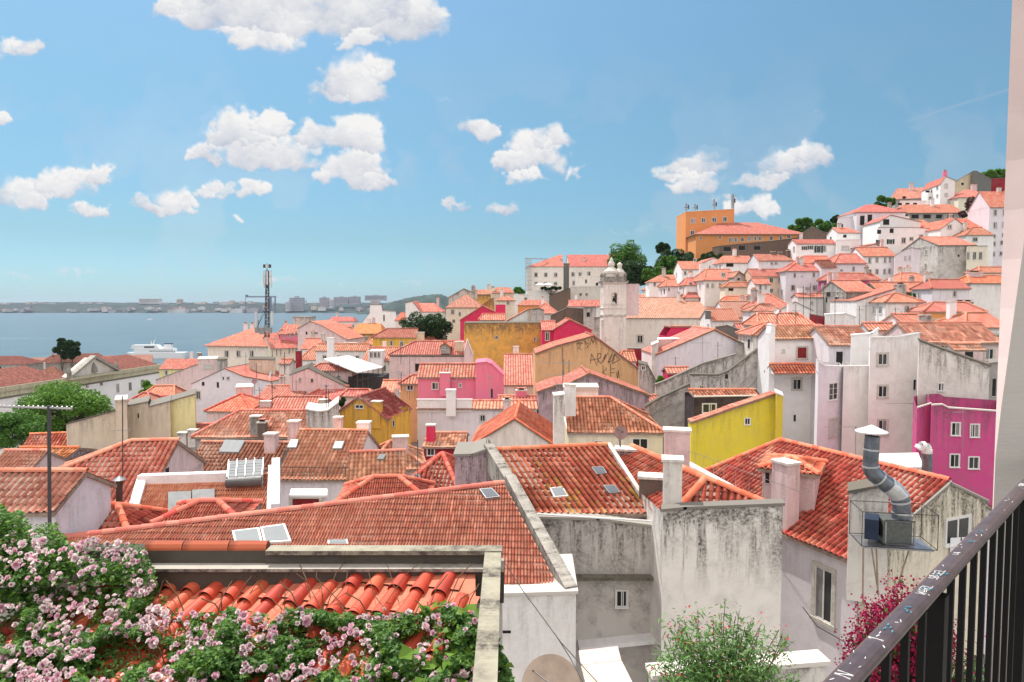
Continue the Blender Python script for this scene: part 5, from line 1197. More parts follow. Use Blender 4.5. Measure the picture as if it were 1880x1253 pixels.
wl.build('parapet', RO)
cp = MB(); hm = tmat('hot', True)
for u0, u1 in ((262, 330), (332, 415), (417, 486)):
    x, y = P(u0, 1007, 7.0), P(u1, 1006, 7.0); z = Vector((0, 0, -.03)); cp.tube(x+z+Vector((0, .1, 0)), y+z+Vector((0, .1, 0)), .075, hm, 12, .068)
cp.build('parapet_tiles', RO)
def roof_at(u, v): return hitp(u, v, pr[0], pr[3])
g = np.random.default_rng(3); nb2 = fbm((420, 1100), 22, 4, 19)
holes = [(675, 1085, 215, 46, 1), (585, 1080, 110, 46, 1), (320, 1098, 46, 26, .9), (410, 1100, 40, 22, .85), (235, 1205, 60, 38, .85), (300, 1215, 45, 30, .7), (205, 1240, 50, 22, .8), (560, 1165, 60, 16, .7), (345, 1175, 26, 14, .5), (850, 1090, 40, 30, .6)]
def inside(u, v):
    top = np.interp(u, [-60, 0, 40, 75, 100, 112, 150, 200, 262, 285, 300, 330, 480, 600, 740, 830, 870, 890, 925, 960], [905, 935, 950, 962, 955, 985, 990, 996, 1000, 1050, 1095, 1120, 1128, 1128, 1130, 1118, 1118, 1130, 1205, 1290])
    if v < top+(nb2[int(min(419, max(0, v-905))), int(min(1099, max(0, u+70)))]-.5)*44: return 0
    p = 1.0
    for a, b, c, d, s in holes:
        q = ((u-a)/c)**2+((v-b)/d)**2
        if q < 1: p = min(p, 1-s*min(1, (1-q)*2.2))
    return p
lp = []; nb = fbm((420, 1100), 46, 4, 9)
def bush_pt(u, v, hh):
    if u < 285 and v < 1075:   # over the wall at the left: a mound standing behind the parapet line
        Yd = 7.1+(1075-v)/150*.5-g.random()*.7; return P(u, v, Yd)
    p = roof_at(u, v); return p+pr[3]*hh-Vector((0, 0, 0))
while len(lp) < 60000:
    u, v = g.uniform(-70, 960), g.uniform(905, 1330)
    pr_ = inside(u, v); n_ = nb[int(min(419, v-905)), int(min(1099, u+70))]
    if g.random() > pr_*np.clip((n_-.36)*5.5, .10, 1)*(1.0 if v < 1253 else .5): continue
    h = .02+.44*np.clip((n_-.25)*1.9, .1, 1)*g.random()**.6*(.3+.7*pr_); lp.append(bush_pt(u, v+ (h*150 if v > 1080 or u > 285 else 0), h))
RB_ = root('rose_bush', 'sprawling climbing rose with hundreds of pale pink blossoms over the tiled roof', 'rose bush', (-2, 5.5, 50.5))
lm = [leafmat('rose_leaf', (.035, .10, .02), (.12, .25, .05), .3), leafmat('rose_leaf_bright', (.09, .20, .02), (.20, .34, .04), .35)]
lp = np.array([tuple(p) for p in lp])
mi = (np.random.default_rng(1).random(len(lp)) < .2).astype(int)
leaves('foliage', lp, .052, None, RB_, ratio=.55, upb=.9, mats=lm, midx=mi)
big = lp[g.choice(len(lp), 500)]; big = big[(big[:, 0] > -.9)]; leaves('vine_leaves', big+np.array([0, 0, .05]), .12, leafmat('vine_leaf', (.10, .22, .02), (.22, .38, .05), .4), RB_, ratio=.95, upb=1.2)
# blossoms: a cupped, many-petalled rose
def blossom(seed, rr=1.0):
    g2 = np.random.default_rng(seed); V = []; Fc = []; MI = []
    rings = [(5, .22, 1.5, 1.1), (7, .5, 1.32, 1.1), (8, .8, 1.12, 1.1), (9, 1.0, .85, 1.05), (9, 1.08, .45, .9)]
    for ri, (n, rad_, tilt, sz) in enumerate(rings):
        for k in range(n):
            a = 2*math.pi*(k+.5*(ri % 2))/n+g2.normal(0, .3); t = tilt+g2.normal(0, .28); sz *= g2.uniform(.8, 1.2)
            out = np.array([math.cos(a), math.sin(a), 0]); side = np.array([-math.sin(a), math.cos(a), 0]); up = np.array([0, 0, 1.])
            b0 = out*rad_*.25+up*(-.15); d1 = out*math.cos(t)+up*math.sin(t); L = .75*sz; w = .42*sz
            i0 = len(V)
            for j, (f, ww, cl) in enumerate(((0, .35, 0), (.5, 1, .12), (1, .75, -.02))):
                c = b0+d1*L*f+out*rad_*.35*f
                for s_ in (-1, 0, 1): V.append((c+side*w*ww*s_+(-out*math.sin(t)+up*math.cos(t)*.3)*(.16*abs(s_)+ (0 if j < 2 else .12)))*rr)
            for j in range(2):
                for s_ in range(2): q = i0+j*3+s_; Fc.append([q, q+1, q+4, q+3]); MI.append(0 if ri > 1 else 1)
    return V, Fc, MI
def petalm(name, a, b):
    m = leafmat(name, a, b, .25); return m
PM = [petalm('petal_pale', (.78, .60, .62), (.90, .86, .83)), petalm('petal_pink', (.72, .36, .48), (.84, .62, .68))]
BV = []
for k in range(7):
    V, Fc, MI = blossom(k)
    me = bpy.data.meshes.new('flower'); me.from_pydata([tuple(x) for x in V], [], Fc); me.materials.append(PM[0] if k not in (3, 5) else PM[1]); me.materials.append(PM[1])
    for p_, q_ in zip(me.polygons, MI): p_.material_index = q_; p_.use_smooth = True
    BV.append(me)
fl = []
def addf(u, v, n_):
    for i in range(n_):
        uu, vv = u+g.normal(0, 9), v+g.normal(0, 7)
        if inside(uu, vv) < .35: continue
        fl.append((uu, vv))
def nf(u):
    return 1
for i in range(270):
    u = g.uniform(-10, 420)**1.0; v = g.uniform(985, 1262); addf(u, v, g.integers(2, 7))
for i in range(140): addf(g.uniform(400, 900), g.uniform(1105, 1262), g.integers(1, 6))
for i in range(40): addf(g.uniform(0, 300), g.uniform(992, 1030), g.integers(1, 4))
for i in range(30): addf(g.uniform(240, 330), g.uniform(1050, 1100), g.integers(1, 4))
for u, v in ((246, 1016), (20, 1003), (60, 995), (40, 950), (57, 975), (160, 1025), (235, 1050)): fl.append((u, v))
items = []
for u, v in fl:
    p = bush_pt(u, v, .0) if (u < 285 and v < 1075) else None
    if p is None: h = .2+.16*g.random(); p = roof_at(u, v+h*150)+pr[3]*h
    else: d_ = (CAM-p).normalized(); p = p+d_*.35
    s = g.uniform(.012, .024)*(1.6 if g.random() < .07 else 1)
    items.append((p, s))
items.sort(key=lambda t: -t[1]/(t[0]-CAM).length)
import itertools
org = Vector(RB_['org'])
def orient(): return (Matrix.Rotation(g.uniform(0, 6.28), 4, 'Z') @ Matrix.Rotation(g.uniform(0, .9), 4, 'X') @ Matrix.Rotation(g.uniform(0, 6.28), 4, 'Z'))
for p, s in items[:100]:
    o = bpy.data.objects.new('flower', BV[int(g.integers(0, 7))]); COL.objects.link(o); o.parent = RB_
    o.matrix_local = Matrix.Translation(p-org) @ Matrix.Rotation(.75, 4, 'X') @ orient() @ Matrix.Scale(s, 4)
VV = []; FF = []; MM = []
for p, s in items[100:]:
    k = int(g.integers(0, 7)); me = BV[k]; M_ = Matrix.Translation(p-org) @ Matrix.Rotation(.75, 4, 'X') @ orient() @ Matrix.Scale(s, 4)
    i0 = len(VV); VV += [tuple(M_ @ v.co) for v in me.vertices]; FF += [[i0+j for j in f.vertices] for f in me.polygons]; MM += [1 if (k in (3, 5) or f.material_index) else 0 for f in me.polygons]
me = bpy.data.meshes.new('flower'); me.from_pydata(VV, [], FF); me.materials.append(PM[0]); me.materials.append(PM[1]); me.polygons.foreach_set('material_index', MM); me.polygons.foreach_set('use_smooth', [True]*len(FF))
o = bpy.data.objects.new('flower', me); COL.objects.link(o); o.parent = RB_; o['kind'] = 'stuff'; o['label'] = 'many more pale pink blossoms between the larger ones'
sb = MB(); vm = simple('rose_stem', (.12, .07, .03), .8)
for i in range(11):
    u, v = g.uniform(450, 860), g.uniform(1045, 1060); p = roof_at(u, v)+Vector((0, 0, .1)); q = roof_at(u+g.uniform(-90, 110), v+g.uniform(60, 110))+Vector((0, 0, .08))
    mid = (p+q)/2+Vector((g.normal(0, .08), 0, g.uniform(.0, .12))); sb.path([p, (p+mid)/2+Vector((0, 0, .03)), mid, (mid+q)/2, q], .004, vm, 4)
for i in range(60):
    u, v = g.uniform(0, 880), g.uniform(1110, 1250); p = roof_at(u, v); q = roof_at(u+g.uniform(-60, 60), v-g.uniform(10, 60))+Vector((0, 0, .2)); sb.path([p, (p+q)/2+Vector((0, 0, .08)), q], .006, vm, 4)
sb.build('stem', RB_)

# ---- oleander and bougainvillea
def shrub(label, name, base, spec, leafc, flowc, nstem, leaf, ratio, seed, cat, spread, height, fn, fs):
    g = np.random.default_rng(seed); r = root(name, label, cat, base); st = MB(); bm_ = simple('twig', (.10, .07, .04), .9)
    L = []; Fp = []
    for i in range(nstem):
        a = g.uniform(0, 2*math.pi); rr = g.random()**.5; tip = Vector(base)+Vector((math.cos(a)*rr*spread[0], math.sin(a)*rr*spread[1], height*(1-.45*rr*rr)*g.uniform(.55, 1.05)))
        b0 = Vector(base)+Vector((math.cos(a)*rr*.25, math.sin(a)*rr*.25, 0)); mid = (b0+tip)/2+Vector((g.normal(0, .12), g.normal(0, .12), .15))
        pts = [b0*(1-t)**2+mid*2*t*(1-t)+tip*t*t for t in np.linspace(0, 1, 7)]
        st.path(pts, .007, bm_, 4)
        for t in g.uniform(.25, 1, spec):
            p = b0*(1-t)**2+mid*2*t*(1-t)+tip*t*t; L.append(p+Vector(g.normal(0, leaf*.9, 3)))
        if g.random() < fn[0]:
            for k in range(int(g.integers(*fn[1]))): Fp.append(tip+Vector(g.normal(0, fs*2.2, 3)))
    st.build('stem', r); leaves('foliage', [tuple(p) for p in L], leaf, leafmat(name+'_leaf', *leafc), r, ratio=ratio, upb=.3)
    leaves('flowers', [tuple(p) for p in Fp], fs, leafmat(name+'_flower', *flowc, .3), r, ratio=.9, upb=.3)['kind'] = 'stuff'
    return r
shrub('oleander bush with thin leaves and small red flowers before the tall pale wall', 'oleander', P(1330, 1350, 13), 70, ((.06, .17, .04), (.20, .36, .10)), ((.5, .02, .03), (.65, .05, .08)), 110, .15, .22, 4, 'shrub', (1.5, .8), 2.65, (.35, (4, 9)), .045)
shrub('bougainvillea with dense magenta-red blossoms behind the railing', 'bougainvillea', P(1655, 1420, 9.5), 60, ((.03, .08, .02), (.10, .20, .04)), ((.20, .003, .035), (.36, .008, .075)), 190, .07, .6, 8, 'shrub', (.78, .7), 2.65, (.85, (50, 110)), .045)
shrub('low green shrub with sparse red blossoms seen through the balusters', 'bougainvillea', P(1790, 1500, 8.5), 90, ((.04, .10, .02), (.14, .26, .05)), ((.32, .008, .06), (.52, .02, .13)), 120, .07, .6, 12, 'shrub', (.75, .6), 2.1, (.35, (6, 16)), .04)
# ================================================================ RIVER, FAR SHORE
def sea():
    m, nt, b = nodes('river_water'); tc = N(nt, 'ShaderNodeTexCoord')
    n1 = noise(nt, vscale(nt, tc.outputs['Object'], (1, .35, 1)), .02, 6, .6); n2 = noise(nt, tc.outputs['Object'], .25, 6, .65); n3 = noise(nt, vscale(nt, tc.outputs['Object'], (.0011, .012, 1)), 1.0, 4, .5)
    col = mixc(nt, ramp(nt, n1, .35, .65), (.04, .09, .12), (.065, .12, .15))
    foam = math_(nt, 'MULTIPLY', ramp(nt, n3, .66, .70), ramp(nt, n2, .45, .62))
    col = mixc(nt, math_(nt, 'MULTIPLY', foam, .6), col, (.8, .85, .88)); nt.links.new(col, b.inputs['Base Color'])
    b.inputs['Roughness'].default_value = .35; b.inputs['Specular IOR Level'].default_value = .35; bump(nt, b, n2, .6, 1.2)
    me = MB(); me.face([(-9000, 120, 0), (9000, 120, 0), (9000, 12500, 0), (-9000, 12500, 0)], m); o = me.build('water'); o['kind'] = 'structure'
sea()
def far_shore():
    mb = MB(); m = simple('far_woods', (.03, .05, .05), .9, var=.35, nscale=.012)
    prof = [(-900, 556), (-200, 556), (0, 556), (60, 555), (130, 554), (200, 556), (260, 556), (330, 555), (400, 557), (470, 556), (540, 558), (600, 556), (680, 556), (900, 556), (1400, 556), (2600, 557)]
    us = np.arange(-900, 2600, 12); rr = np.random.default_rng(2); jit = fbm((1, len(us)), 6, 3, 22)[0]
    rows = []
    for k, (Y, f) in enumerate(((4080, 0), (4110, .12), (4300, .55), (4560, 1), (5200, .9))):
        row = []
        for i, u in enumerate(us):
            vt = np.interp(u, [p[0] for p in prof], [p[1] for p in prof])-(jit[i]-.5)*3.5
            top = CZ+4560*sl(vt); z = -1+f*(top+1)+(rr.random()-.5)*5*f; x = kx(u)*Y; row.append((x, Y, z))
        rows.append(row)
    V = [p for r in rows for p in r]; n = len(us); Fc = [[j*n+i, j*n+i+1, (j+1)*n+i+1, (j+1)*n+i] for j in range(4) for i in range(n-1)]
    mb.raw(V, Fc, [(0, 0)]*len(V), m); o = mb.build('far_hills', smooth=True); o['kind'] = 'structure'
    mb = MB(); prof = [(655, 574), (697, 566), (715, 557), (745, 548), (765, 545), (790, 541), (812, 541), (822, 546), (850, 552), (900, 562), (950, 575)]
    us = np.arange(655, 950, 4); rows = []
    for Y, f in ((3500, 0), (3600, .7), (3700, 1), (4000, .6)):
        rows.append([(kx(u)*Y, Y, (CZ+3700*sl(np.interp(u, [p[0] for p in prof], [p[1] for p in prof])-rr.random()*1.6))*f-2) for u in us])
    V = [p for r in rows for p in r]; n = len(us); Fc = [[j*n+i, j*n+i+1, (j+1)*n+i+1, (j+1)*n+i] for j in range(3) for i in range(n-1)]
    mb.raw(V, Fc, [(0, 0)]*len(V), simple('near_far_woods', (.03, .06, .045), .9, var=.4, nscale=.02)); o = mb.build('wooded_hill', smooth=True); o['kind'] = 'structure'
far_shore()
def fblock(label, u0, u1, vt, vb, Y, mk, group=None, dep=40, roofc=None, name='distant_building', cat='building', nwin=0):
    a, b = P(u0, vb, Y), P(u1, vb, Y); zt = P(u0, vt, Y).z; c = (a+b)/2; H = zt-a.z; mb = MB(); W = (b-a).length
    mb.box((c.x, c.y, a.z-8), W, dep, H+8, mk, rad(R.uniform(-15, 15)) if not nwin else 0, base=True)
    mb.box((c.x, c.y, zt+.05), W*.3, dep*.4, H*.12+1, mk, 0, base=True)
    if roofc: mb.box((c.x, c.y, zt+.02), W*1.02, dep*1.02, max(1.5, H*.12), roofc, 0, base=True)
    if nwin:
        dk = simple('distant_window_band', (.22, .23, .27), .6)
        for i in range(nwin): mb.box((c.x, c.y-dep/2-.3, a.z+H*(i+.5)/nwin), W*.92, .8, H/nwin*.35, dk)
    o = mb.build(name); tag(o, label, cat, group); return o
pw = simple('distant_pale_wall', (.62, .60, .60), .8, var=.1, nscale=.02); gw = simple('distant_grey_wall', (.40, .38, .42), .8, var=.1, nscale=.02); bw = simple('distant_beige_wall', (.62, .50, .42), .8, nscale=.02); rr_ = simple('distant_red_roof', (.42, .20, .16), .8, nscale=.02)
fblock('long pale slab block on the ridge across the river, left of the mast', 258, 295, 549, 556, 4480, pw, nwin=3)
fblock('small pale block on the ridge beside the long slab', 327, 334, 550, 556, 4480, bw, nwin=2)
fblock('wide purplish tower block right of the crane across the river', 533, 558, 547, 569, 4150, gw, nwin=7)
fblock('slim purplish tower block in the middle of the far town', 588, 604, 547, 562, 4200, gw, nwin=6)
fblock('thin pale tower beside the slim purplish block', 605, 612, 551, 563, 4190, pw, nwin=4)
fblock('row-like grey block on the far ridge left of the wooded hill', 614, 640, 546, 556, 4300, gw, nwin=4)
fblock('second grey ridge block joined by a stair tower', 642, 661, 545, 557, 4290, gw, nwin=4)
fblock('long low grey block on top of the ridge near the wooded hill', 671, 709, 543, 550, 4350, gw, nwin=3)
fblock('tall brown slab at the right leg of the shipyard crane', 526, 532, 555, 569, 4100, pw, nwin=4)
fblock('long white shipyard hall at the far waterline', 424, 448, 568, 573, 4090, pw); fblock('white warehouse row at the far waterline below the slab block', 310, 345, 567, 573, 4090, pw, roofc=rr_)
fblock('low dark shed on the far quay near the crane', 455, 476, 567, 572, 4090, gw)
fr = random.Random(9)
for i in range(95):
    u = fr.uniform(-20, 740); hi = fr.random() < (.35 if u < 420 else .55)
    vb = fr.uniform(557, 561) if hi else fr.uniform(566, 573); hgt = fr.uniform(1.5, 3.2) if u < 420 else fr.uniform(2, 5.5); w_ = fr.uniform(4, 15)
    fblock('tiny hazy building on the far river shore', u, u+w_, vb-hgt, vb, 4480 if hi else 4095+fr.uniform(0, 60), fr.choice([pw, bw, gw, pw]), 'hazy buildings of the far river shore', dep=30, roofc=rr_ if fr.random() < .35 else None)
# shipyard crane
cr = root('gantry_crane', 'huge shipyard gantry crane on the far shore behind the phone mast', 'crane', P(478, 574, 3950)); cm = simple('crane_paint', (.13, .15, .22), .6)
def cbar(a, b, r, nm): q = MB(); q.tube(a, b, r, cm, 6); q.build(nm, cr)
cbar(P(451, 545, 3950), P(507, 545, 3950), 4.5, 'girder'); cbar(P(451, 545, 3950), P(450.5, 575, 3950), 1.6, 'leg'); cbar(P(497, 545, 3950), P(496.5, 575, 3950), 6.5, 'leg'); cbar(P(505, 544, 3950), P(505.5, 575, 3950), 4.5, 'leg')
q = MB(); p = P(453, 543, 3950); q.box(p, 14, 10, 9, cm); q.build('trolley', cr)
# ferry
def ferry():
    c = P(290, 655, 690); r = root('ferry', 'white passenger ferry passing behind the museum roofs', 'ferry', (c.x, c.y, 0)); wm = simple('ship_white', (.80, .80, .80), .4, var=.03); dk = M('glass'); x0, x1 = P(233, 650, 690).x, P(343, 650, 690).x; Y = 690; L = x1-x0; z = lambda v: CZ+Y*sl(v)
    mb = MB(); zt = z(647); out = [(x0, Y), (x0+8, Y-6), (x1-2, Y-6), (x1, Y-4), (x1, Y+4), (x1-2, Y+6), (x0+8, Y+6)]
    mb.extrude([(a, b, -1) for a, b in out], (0, 0, zt+1), wm); mb.build('hull', r)
    mb = MB(); mb.extrude([(a, b, zt+.01) for a, b in [(x0+7, Y), (x0+11, Y-5), (x1-12, Y-5), (x1-12, Y+5), (x0+11, Y+5)]], (0, 0, z(640)-zt), wm); mb.build('deckhouse', r)
    for i in range(16):
        q = MB(); q.box((P(280+i*3.0, 644.5, Y).x, Y-5.06, z(644.5)), .95, .1, 1.0, dk); q.build('window', r)
    mb = MB(); a, b = P(244, 640, Y).x, P(290, 640, Y).x; mb.extrude([(a, Y-4, z(640)), (b+4, Y-4, z(640)), (b, Y-4, z(633.5)), (a+1, Y-4, z(633.5))], (0, 8, 0), wm); mb.build('bridge', r)
    q = MB(); q.box(((P(249, 0, Y).x+P(270, 0, Y).x)/2, Y-4.08, z(637.2)), P(269, 0, Y).x-P(250, 0, Y).x, .12, 1.6, dk); q.build('bridge_window', r)
    mb = MB(); a, b = P(299, 640, Y).x, P(317, 640, Y).x; mb.extrude([(a, Y-2, z(640)), (b, Y-2, z(640)), (b-.8, Y-2, z(632)), (a+3, Y-2, z(632))], (0, 4, 0), wm); mb.box(((a+b)/2+1, Y, z(632)+.5), 8, 3.2, .9, simple('funnel_blue', (.05, .08, .2), .5)); mb.build('funnel', r)
    mb = MB(); mb.tube((P(262, 0, Y).x, Y, z(634)), (P(269, 0, Y).x, Y, z(620)), .6, wm, 6, .15); mb.tube((P(259, 0, Y).x, Y, z(634)), (P(260, 0, Y).x, Y, z(627)), .35, wm, 6); mb.build('mast', r)
ferry()
b_ = MB(); p = P(274, 587.6, 2300); b_.extrude([(p.x-12, p.y, 0), (p.x+12, p.y, 0), (p.x+15, p.y, 2.5), (p.x-10, p.y, 2.5)], (0, 5, 0), simple('ship_white', (.8, .8, .8))); b_.box((p.x, p.y+2.5, 4), 8, 3.5, 3, simple('ship_white', (.8,)*3)); tag(b_.build('motorboat'), 'tiny white boat far out on the river above the ferry', 'boat')

# ================================================================ MUSEUM
def museum():
    A = P(-40, 740, 192); z = A.z; a = Vector((A.x, A.y, 0)); k = kx(292); yaw = rad(84.5); d = Vector((math.cos(yaw), math.sin(yaw), 0)); n = Vector((-math.sin(yaw), math.cos(yaw), 0))
    t = (k*A.y-A.x)/(d.x-k*d.y); r = root('museum', 'long white museum with a green-stained cornice and a carved pediment', 'museum', A+d*t/2-Vector((0, 0, 16)))
    H = House(); H.root = r; H.label = 'museum'; H.planes = [(A, d, -n, t, 0)]; H.yaw = yaw; H.roof = None; H.Y = 220; H.dep = 12
    mb = MB(); B = A+d*t; D = 18; C2, D2 = B+n*D, A+n*D; pts = [(q.x, q.y) for q in (A, B, C2, D2)]
    for i in range(4): mb.wall(pts[i], pts[(i+1) % 4], z-20, z-20, z, z, wmat('whiteb'))
    mb.build('wall', r)
    zb = MB()
    for off, h0, hh, mk in ((.25, 0, .5, 'moss'), (.1, .5, 1.6, 'sage'), (.6, 2.1, .45, 'sage'), (.45, 2.55, .9, 'sage')):
        c = (A+B)/2-n*(off/2-.5); zb.box((c.x, c.y, z+h0+.003), t, 1+off, hh-.004, wmat(mk), yaw, base=True)
    zb.build('cornice', r)
    w_ = [(216, 713, 6, 17), (239, 710, 6, 16), (261, 705, 6, 16)]
    wins(H, w_, 's')
    rb = MB(); zz = Vector((0, 0, 3.5)); rt = tmat('rust', True)
    tt = lambda u: (kx(u)*A.y-A.x)/(d.x-kx(u)*d.y)
    for u0, u1 in ((-40, 118), (205, 290)):
        p, q = A+d*tt(u0)+zz, A+d*tt(u1)+zz; R1_, R2_ = p+n*9+d*6+Vector((0, 0, 4.5)), q+n*9-d*6+Vector((0, 0, 4.5)); p2_, q2_ = p+n*18, q+n*18
        for poly in ([p, q, R2_, R1_], [q, q2_, R2_], [q2_, p2_, R1_, R2_], [p2_, p, R1_]):
            rb.face(poly, rt, [(0, 0), (60, 0), (50, 20), (10, 20)][:len(poly)])
    H.roof = rb.build('roof', r)
    # pediment
    pb = MB(); ca, cb2 = A+d*tt(118), A+d*tt(206); ap = A+d*tt(163); za = CZ+ap.y*sl(657); zc = z+3.6; st = wmat('sage')
    ca, cb2, ap = [q-n*1.2 for q in (ca, cb2, ap)]
    tri = [Vector((ca.x, ca.y, zc)), Vector((cb2.x, cb2.y, zc)), Vector((ap.x, ap.y, za))]
    pb.extrude(tri, n*3, wmat('stonew')); 
    for p_, q_ in ((tri[0], tri[2]), (tri[2], tri[1])): beam(pb, p_-n*.3+Vector((0, 0, .8)), q_-n*.3+Vector((0, 0, .8)), 2.2, .9, wmat('conc'))
    beam(pb, tri[0]-n*.3, tri[1]-n*.3, 2.0, .8, st); c = (tri[0]+tri[1]+tri[2])/3-n*.2
    pb.lathe((c.x, c.y, c.z-1.4), [(0, 0), (1.2, .2), (1.0, 1.6), (.4, 3.0), (0, 3.6)], wmat('conc'), 10)
    for q_ in (tri[0], tri[1]): pb.lathe((q_.x, q_.y, q_.z), [(.7, 0), (.5, .8), (.9, 1.6), (.6, 2.6), (.2, 3.2), (0, 3.6)], wmat('conc'), 8)
    pb.build('pediment', r)
    for i, (u, v) in enumerate(((160, 706), (186, 702), (146, 712))):
        wins(H, [(u, v, 6, 14)], 's')
    GROUND.append((A.x-10, A.y+20, z-18, 20)); GROUND.append((B.x-10, B.y-10, z-18, 20)); GROUND.append((A.x+30, A.y+10, z-20, 20))
    return H
museum()
sg('long glass-roofed hall with white ribs behind the museum', -20, 680, 300, 25, 278, 655, 'stonew', 'pale', 0, 0, h=12, run=5, pitch=.3)
sg('dark red museum wing roof by the riverside trees', 78, 667, 262, 35, 200, 650, 'conc', 'rust', .6, .6, h=10)
sg('dark red hipped wing at the left margin by the river', -60, 669, 250, 0, 46, 654, 'conc', 'rust', 0, 1, h=10)
sg('rust-red hip roof in front of the museum hall', 46, 700, 226, 30, 116, 672, 'conc', 'rust', 1, .6, h=6)

# ================================================================ CHURCH TOWER
def belltower():
    Y = 122; a, b = P(1107, 580, Y), P(1150, 580, Y); W = b.x-a.x; cx = (a.x+b.x)/2; cy = Y+W/2; z = lambda v: CZ+Y*sl(v)
    r = root('bell_tower', 'baroque bell tower with an arched belfry and mossy stone crown', 'bell tower', (cx, cy, z(580)-12)); s = wmat('stonew'); mo = wmat('conc')
    mb = MB(); mb.box((cx, cy, z(580)-18), W, W, 18, s, 0, base=True)
    for u0, u1 in ((1108, 1113), (1143, 1150)): x0, x1 = P(u0, 0, Y).x, P(u1, 0, Y).x; mb.box(((x0+x1)/2, Y-.06, z(582)-14), x1-x0, .16, 13.4, wmat('old'), 0, base=True)
    mb.build('shaft', r)
    mb = MB(); zb, zt = z(579), z(520); ww = W*.975; ow = .9; oz0, oz1 = z(558), z(539)
    cxx = cx-.2
    # belfry: four piers, lintels, so that the openings are real
    hw = ww/2
    for sx in (-1, 1):
        for sy in (-1, 1): mb.box((cx+sx*(hw-(hw-ow/2)/2), cy+sy*(hw-(hw-ow/2)/2), oz0), hw-ow/2, hw-ow/2, zt-oz0, s, 0, base=True)
    mb.box((cx, cy, zb), ww, ww, oz0-zb, s, 0, base=True); 
    for sx, sy, lx, ly in ((0, -1, ow, .5), (0, 1, ow, .5), (-1, 0, .5, ow), (1, 0, .5, ow)): mb.box((cx+sx*(hw-.25), cy+sy*(hw-.25), oz1), lx+.01, ly, zt-oz1, s, 0, base=True)
    mb.build('belfry', r)
    ar = MB(); nA = 8; rr2 = ow/2
    for i in range(nA):   # arch ring
        t0, t1 = math.pi*i/nA, math.pi*(i+1)/nA; q0 = Vector((cx+rr2*math.cos(t0), cy-hw-.04, oz1-.25+rr2*math.sin(t0))); q1 = Vector((cx+rr2*math.cos(t1), cy-hw-.04, oz1-.25+rr2*math.sin(t1))); ar.tube(q0, q1, .1, wmat('stonew'), 6)
    for sx in (-1, 1): ar.box((cx+sx*(ow/2+.08), cy-hw-.04, (oz0+oz1)/2-.1), .16, .12, oz1-oz0, wmat('stonew'))
    ar.box((cx, cy-hw-.05, oz0-.05), ow+.5, .2, .15, wmat('stonew')); ar.build('arch_surround', r)
    bl = MB(); bz = oz0+.35; bl.lathe((cx, cy-hw+.9, bz), [(.36, 0), (.30, .15), (.24, .55), (.14, .75), (0, .8)], simple('bronze', (.05, .06, .045), .5, .7), 14); bl.tube((cx-.5, cy-hw+.9, bz+.9), (cx+.5, cy-hw+.9, bz+.9), .07, M('wood')); bl.build('bell', r)
    co = MB()
    for vv, g_, hh, mk in ((580.5, .3, .25, 'old'), (567, .12, .14, 'stonew'), (520.5, .35, .22, 'stonew'), (518, .7, .22, 'conc')): co.box((cx, cy, z(vv)), W+g_, W+g_, hh, wmat(mk), 0, base=True)
    co.build('cornice', r)
    cr_ = MB(); zc = z(516); cr_.box((cx, cy, zc), W*.94, W*.94, .75, mo, 0, base=True); cr_.lathe((cx-.35, cy, zc+.7), [(1.3, 0), (1.15, .4), (1.2, .6), (1.42, .8), (1.35, 1.15), (.95, 1.45), (.6, 1.7), (.42, 1.95), (.62, 2.15), (.55, 2.6), (.3, 3.0), (.3, 3.2), (.1, 3.5), (0, 3.7)], wmat('stonew'), 14)
    cr_.lathe((cx+1.15, cy, zc+.7), [(.75, 0), (.8, .5), (.95, .9), (.7, 1.3), (.35, 1.6), (.4, 2.0), (.5, 2.3), (.25, 2.6), (0, 2.75)], wmat('stonew'), 12)
    cr_.build('crown', r)
    for sx, sy in ((-1, -1), (1, -1), (-1, 1), (1, 1), (.25, -1)):
        u_ = MB(); u_.lathe((cx+sx*W*.44, cy+sy*W*.44, zc+.2), [(.28, 0), (.28, .3), (.16, .4), (.34, .75), (.26, 1.1), (.08, 1.3), (0, 1.4)], mo, 10); u_.build('urn', r)
    sidep = MB(); x1 = P(1164, 0, Y+W).x; sidep.box(((b.x+x1)/2+.5, cy+1.2, z(580)), (x1-b.x)+1, W*.8, z(521)-z(580), wmat('pinkw'), 0, base=True); sidep.build('side_turret', r)
    GROUND.append((cx, cy, z(580)-12, 4))
belltower()

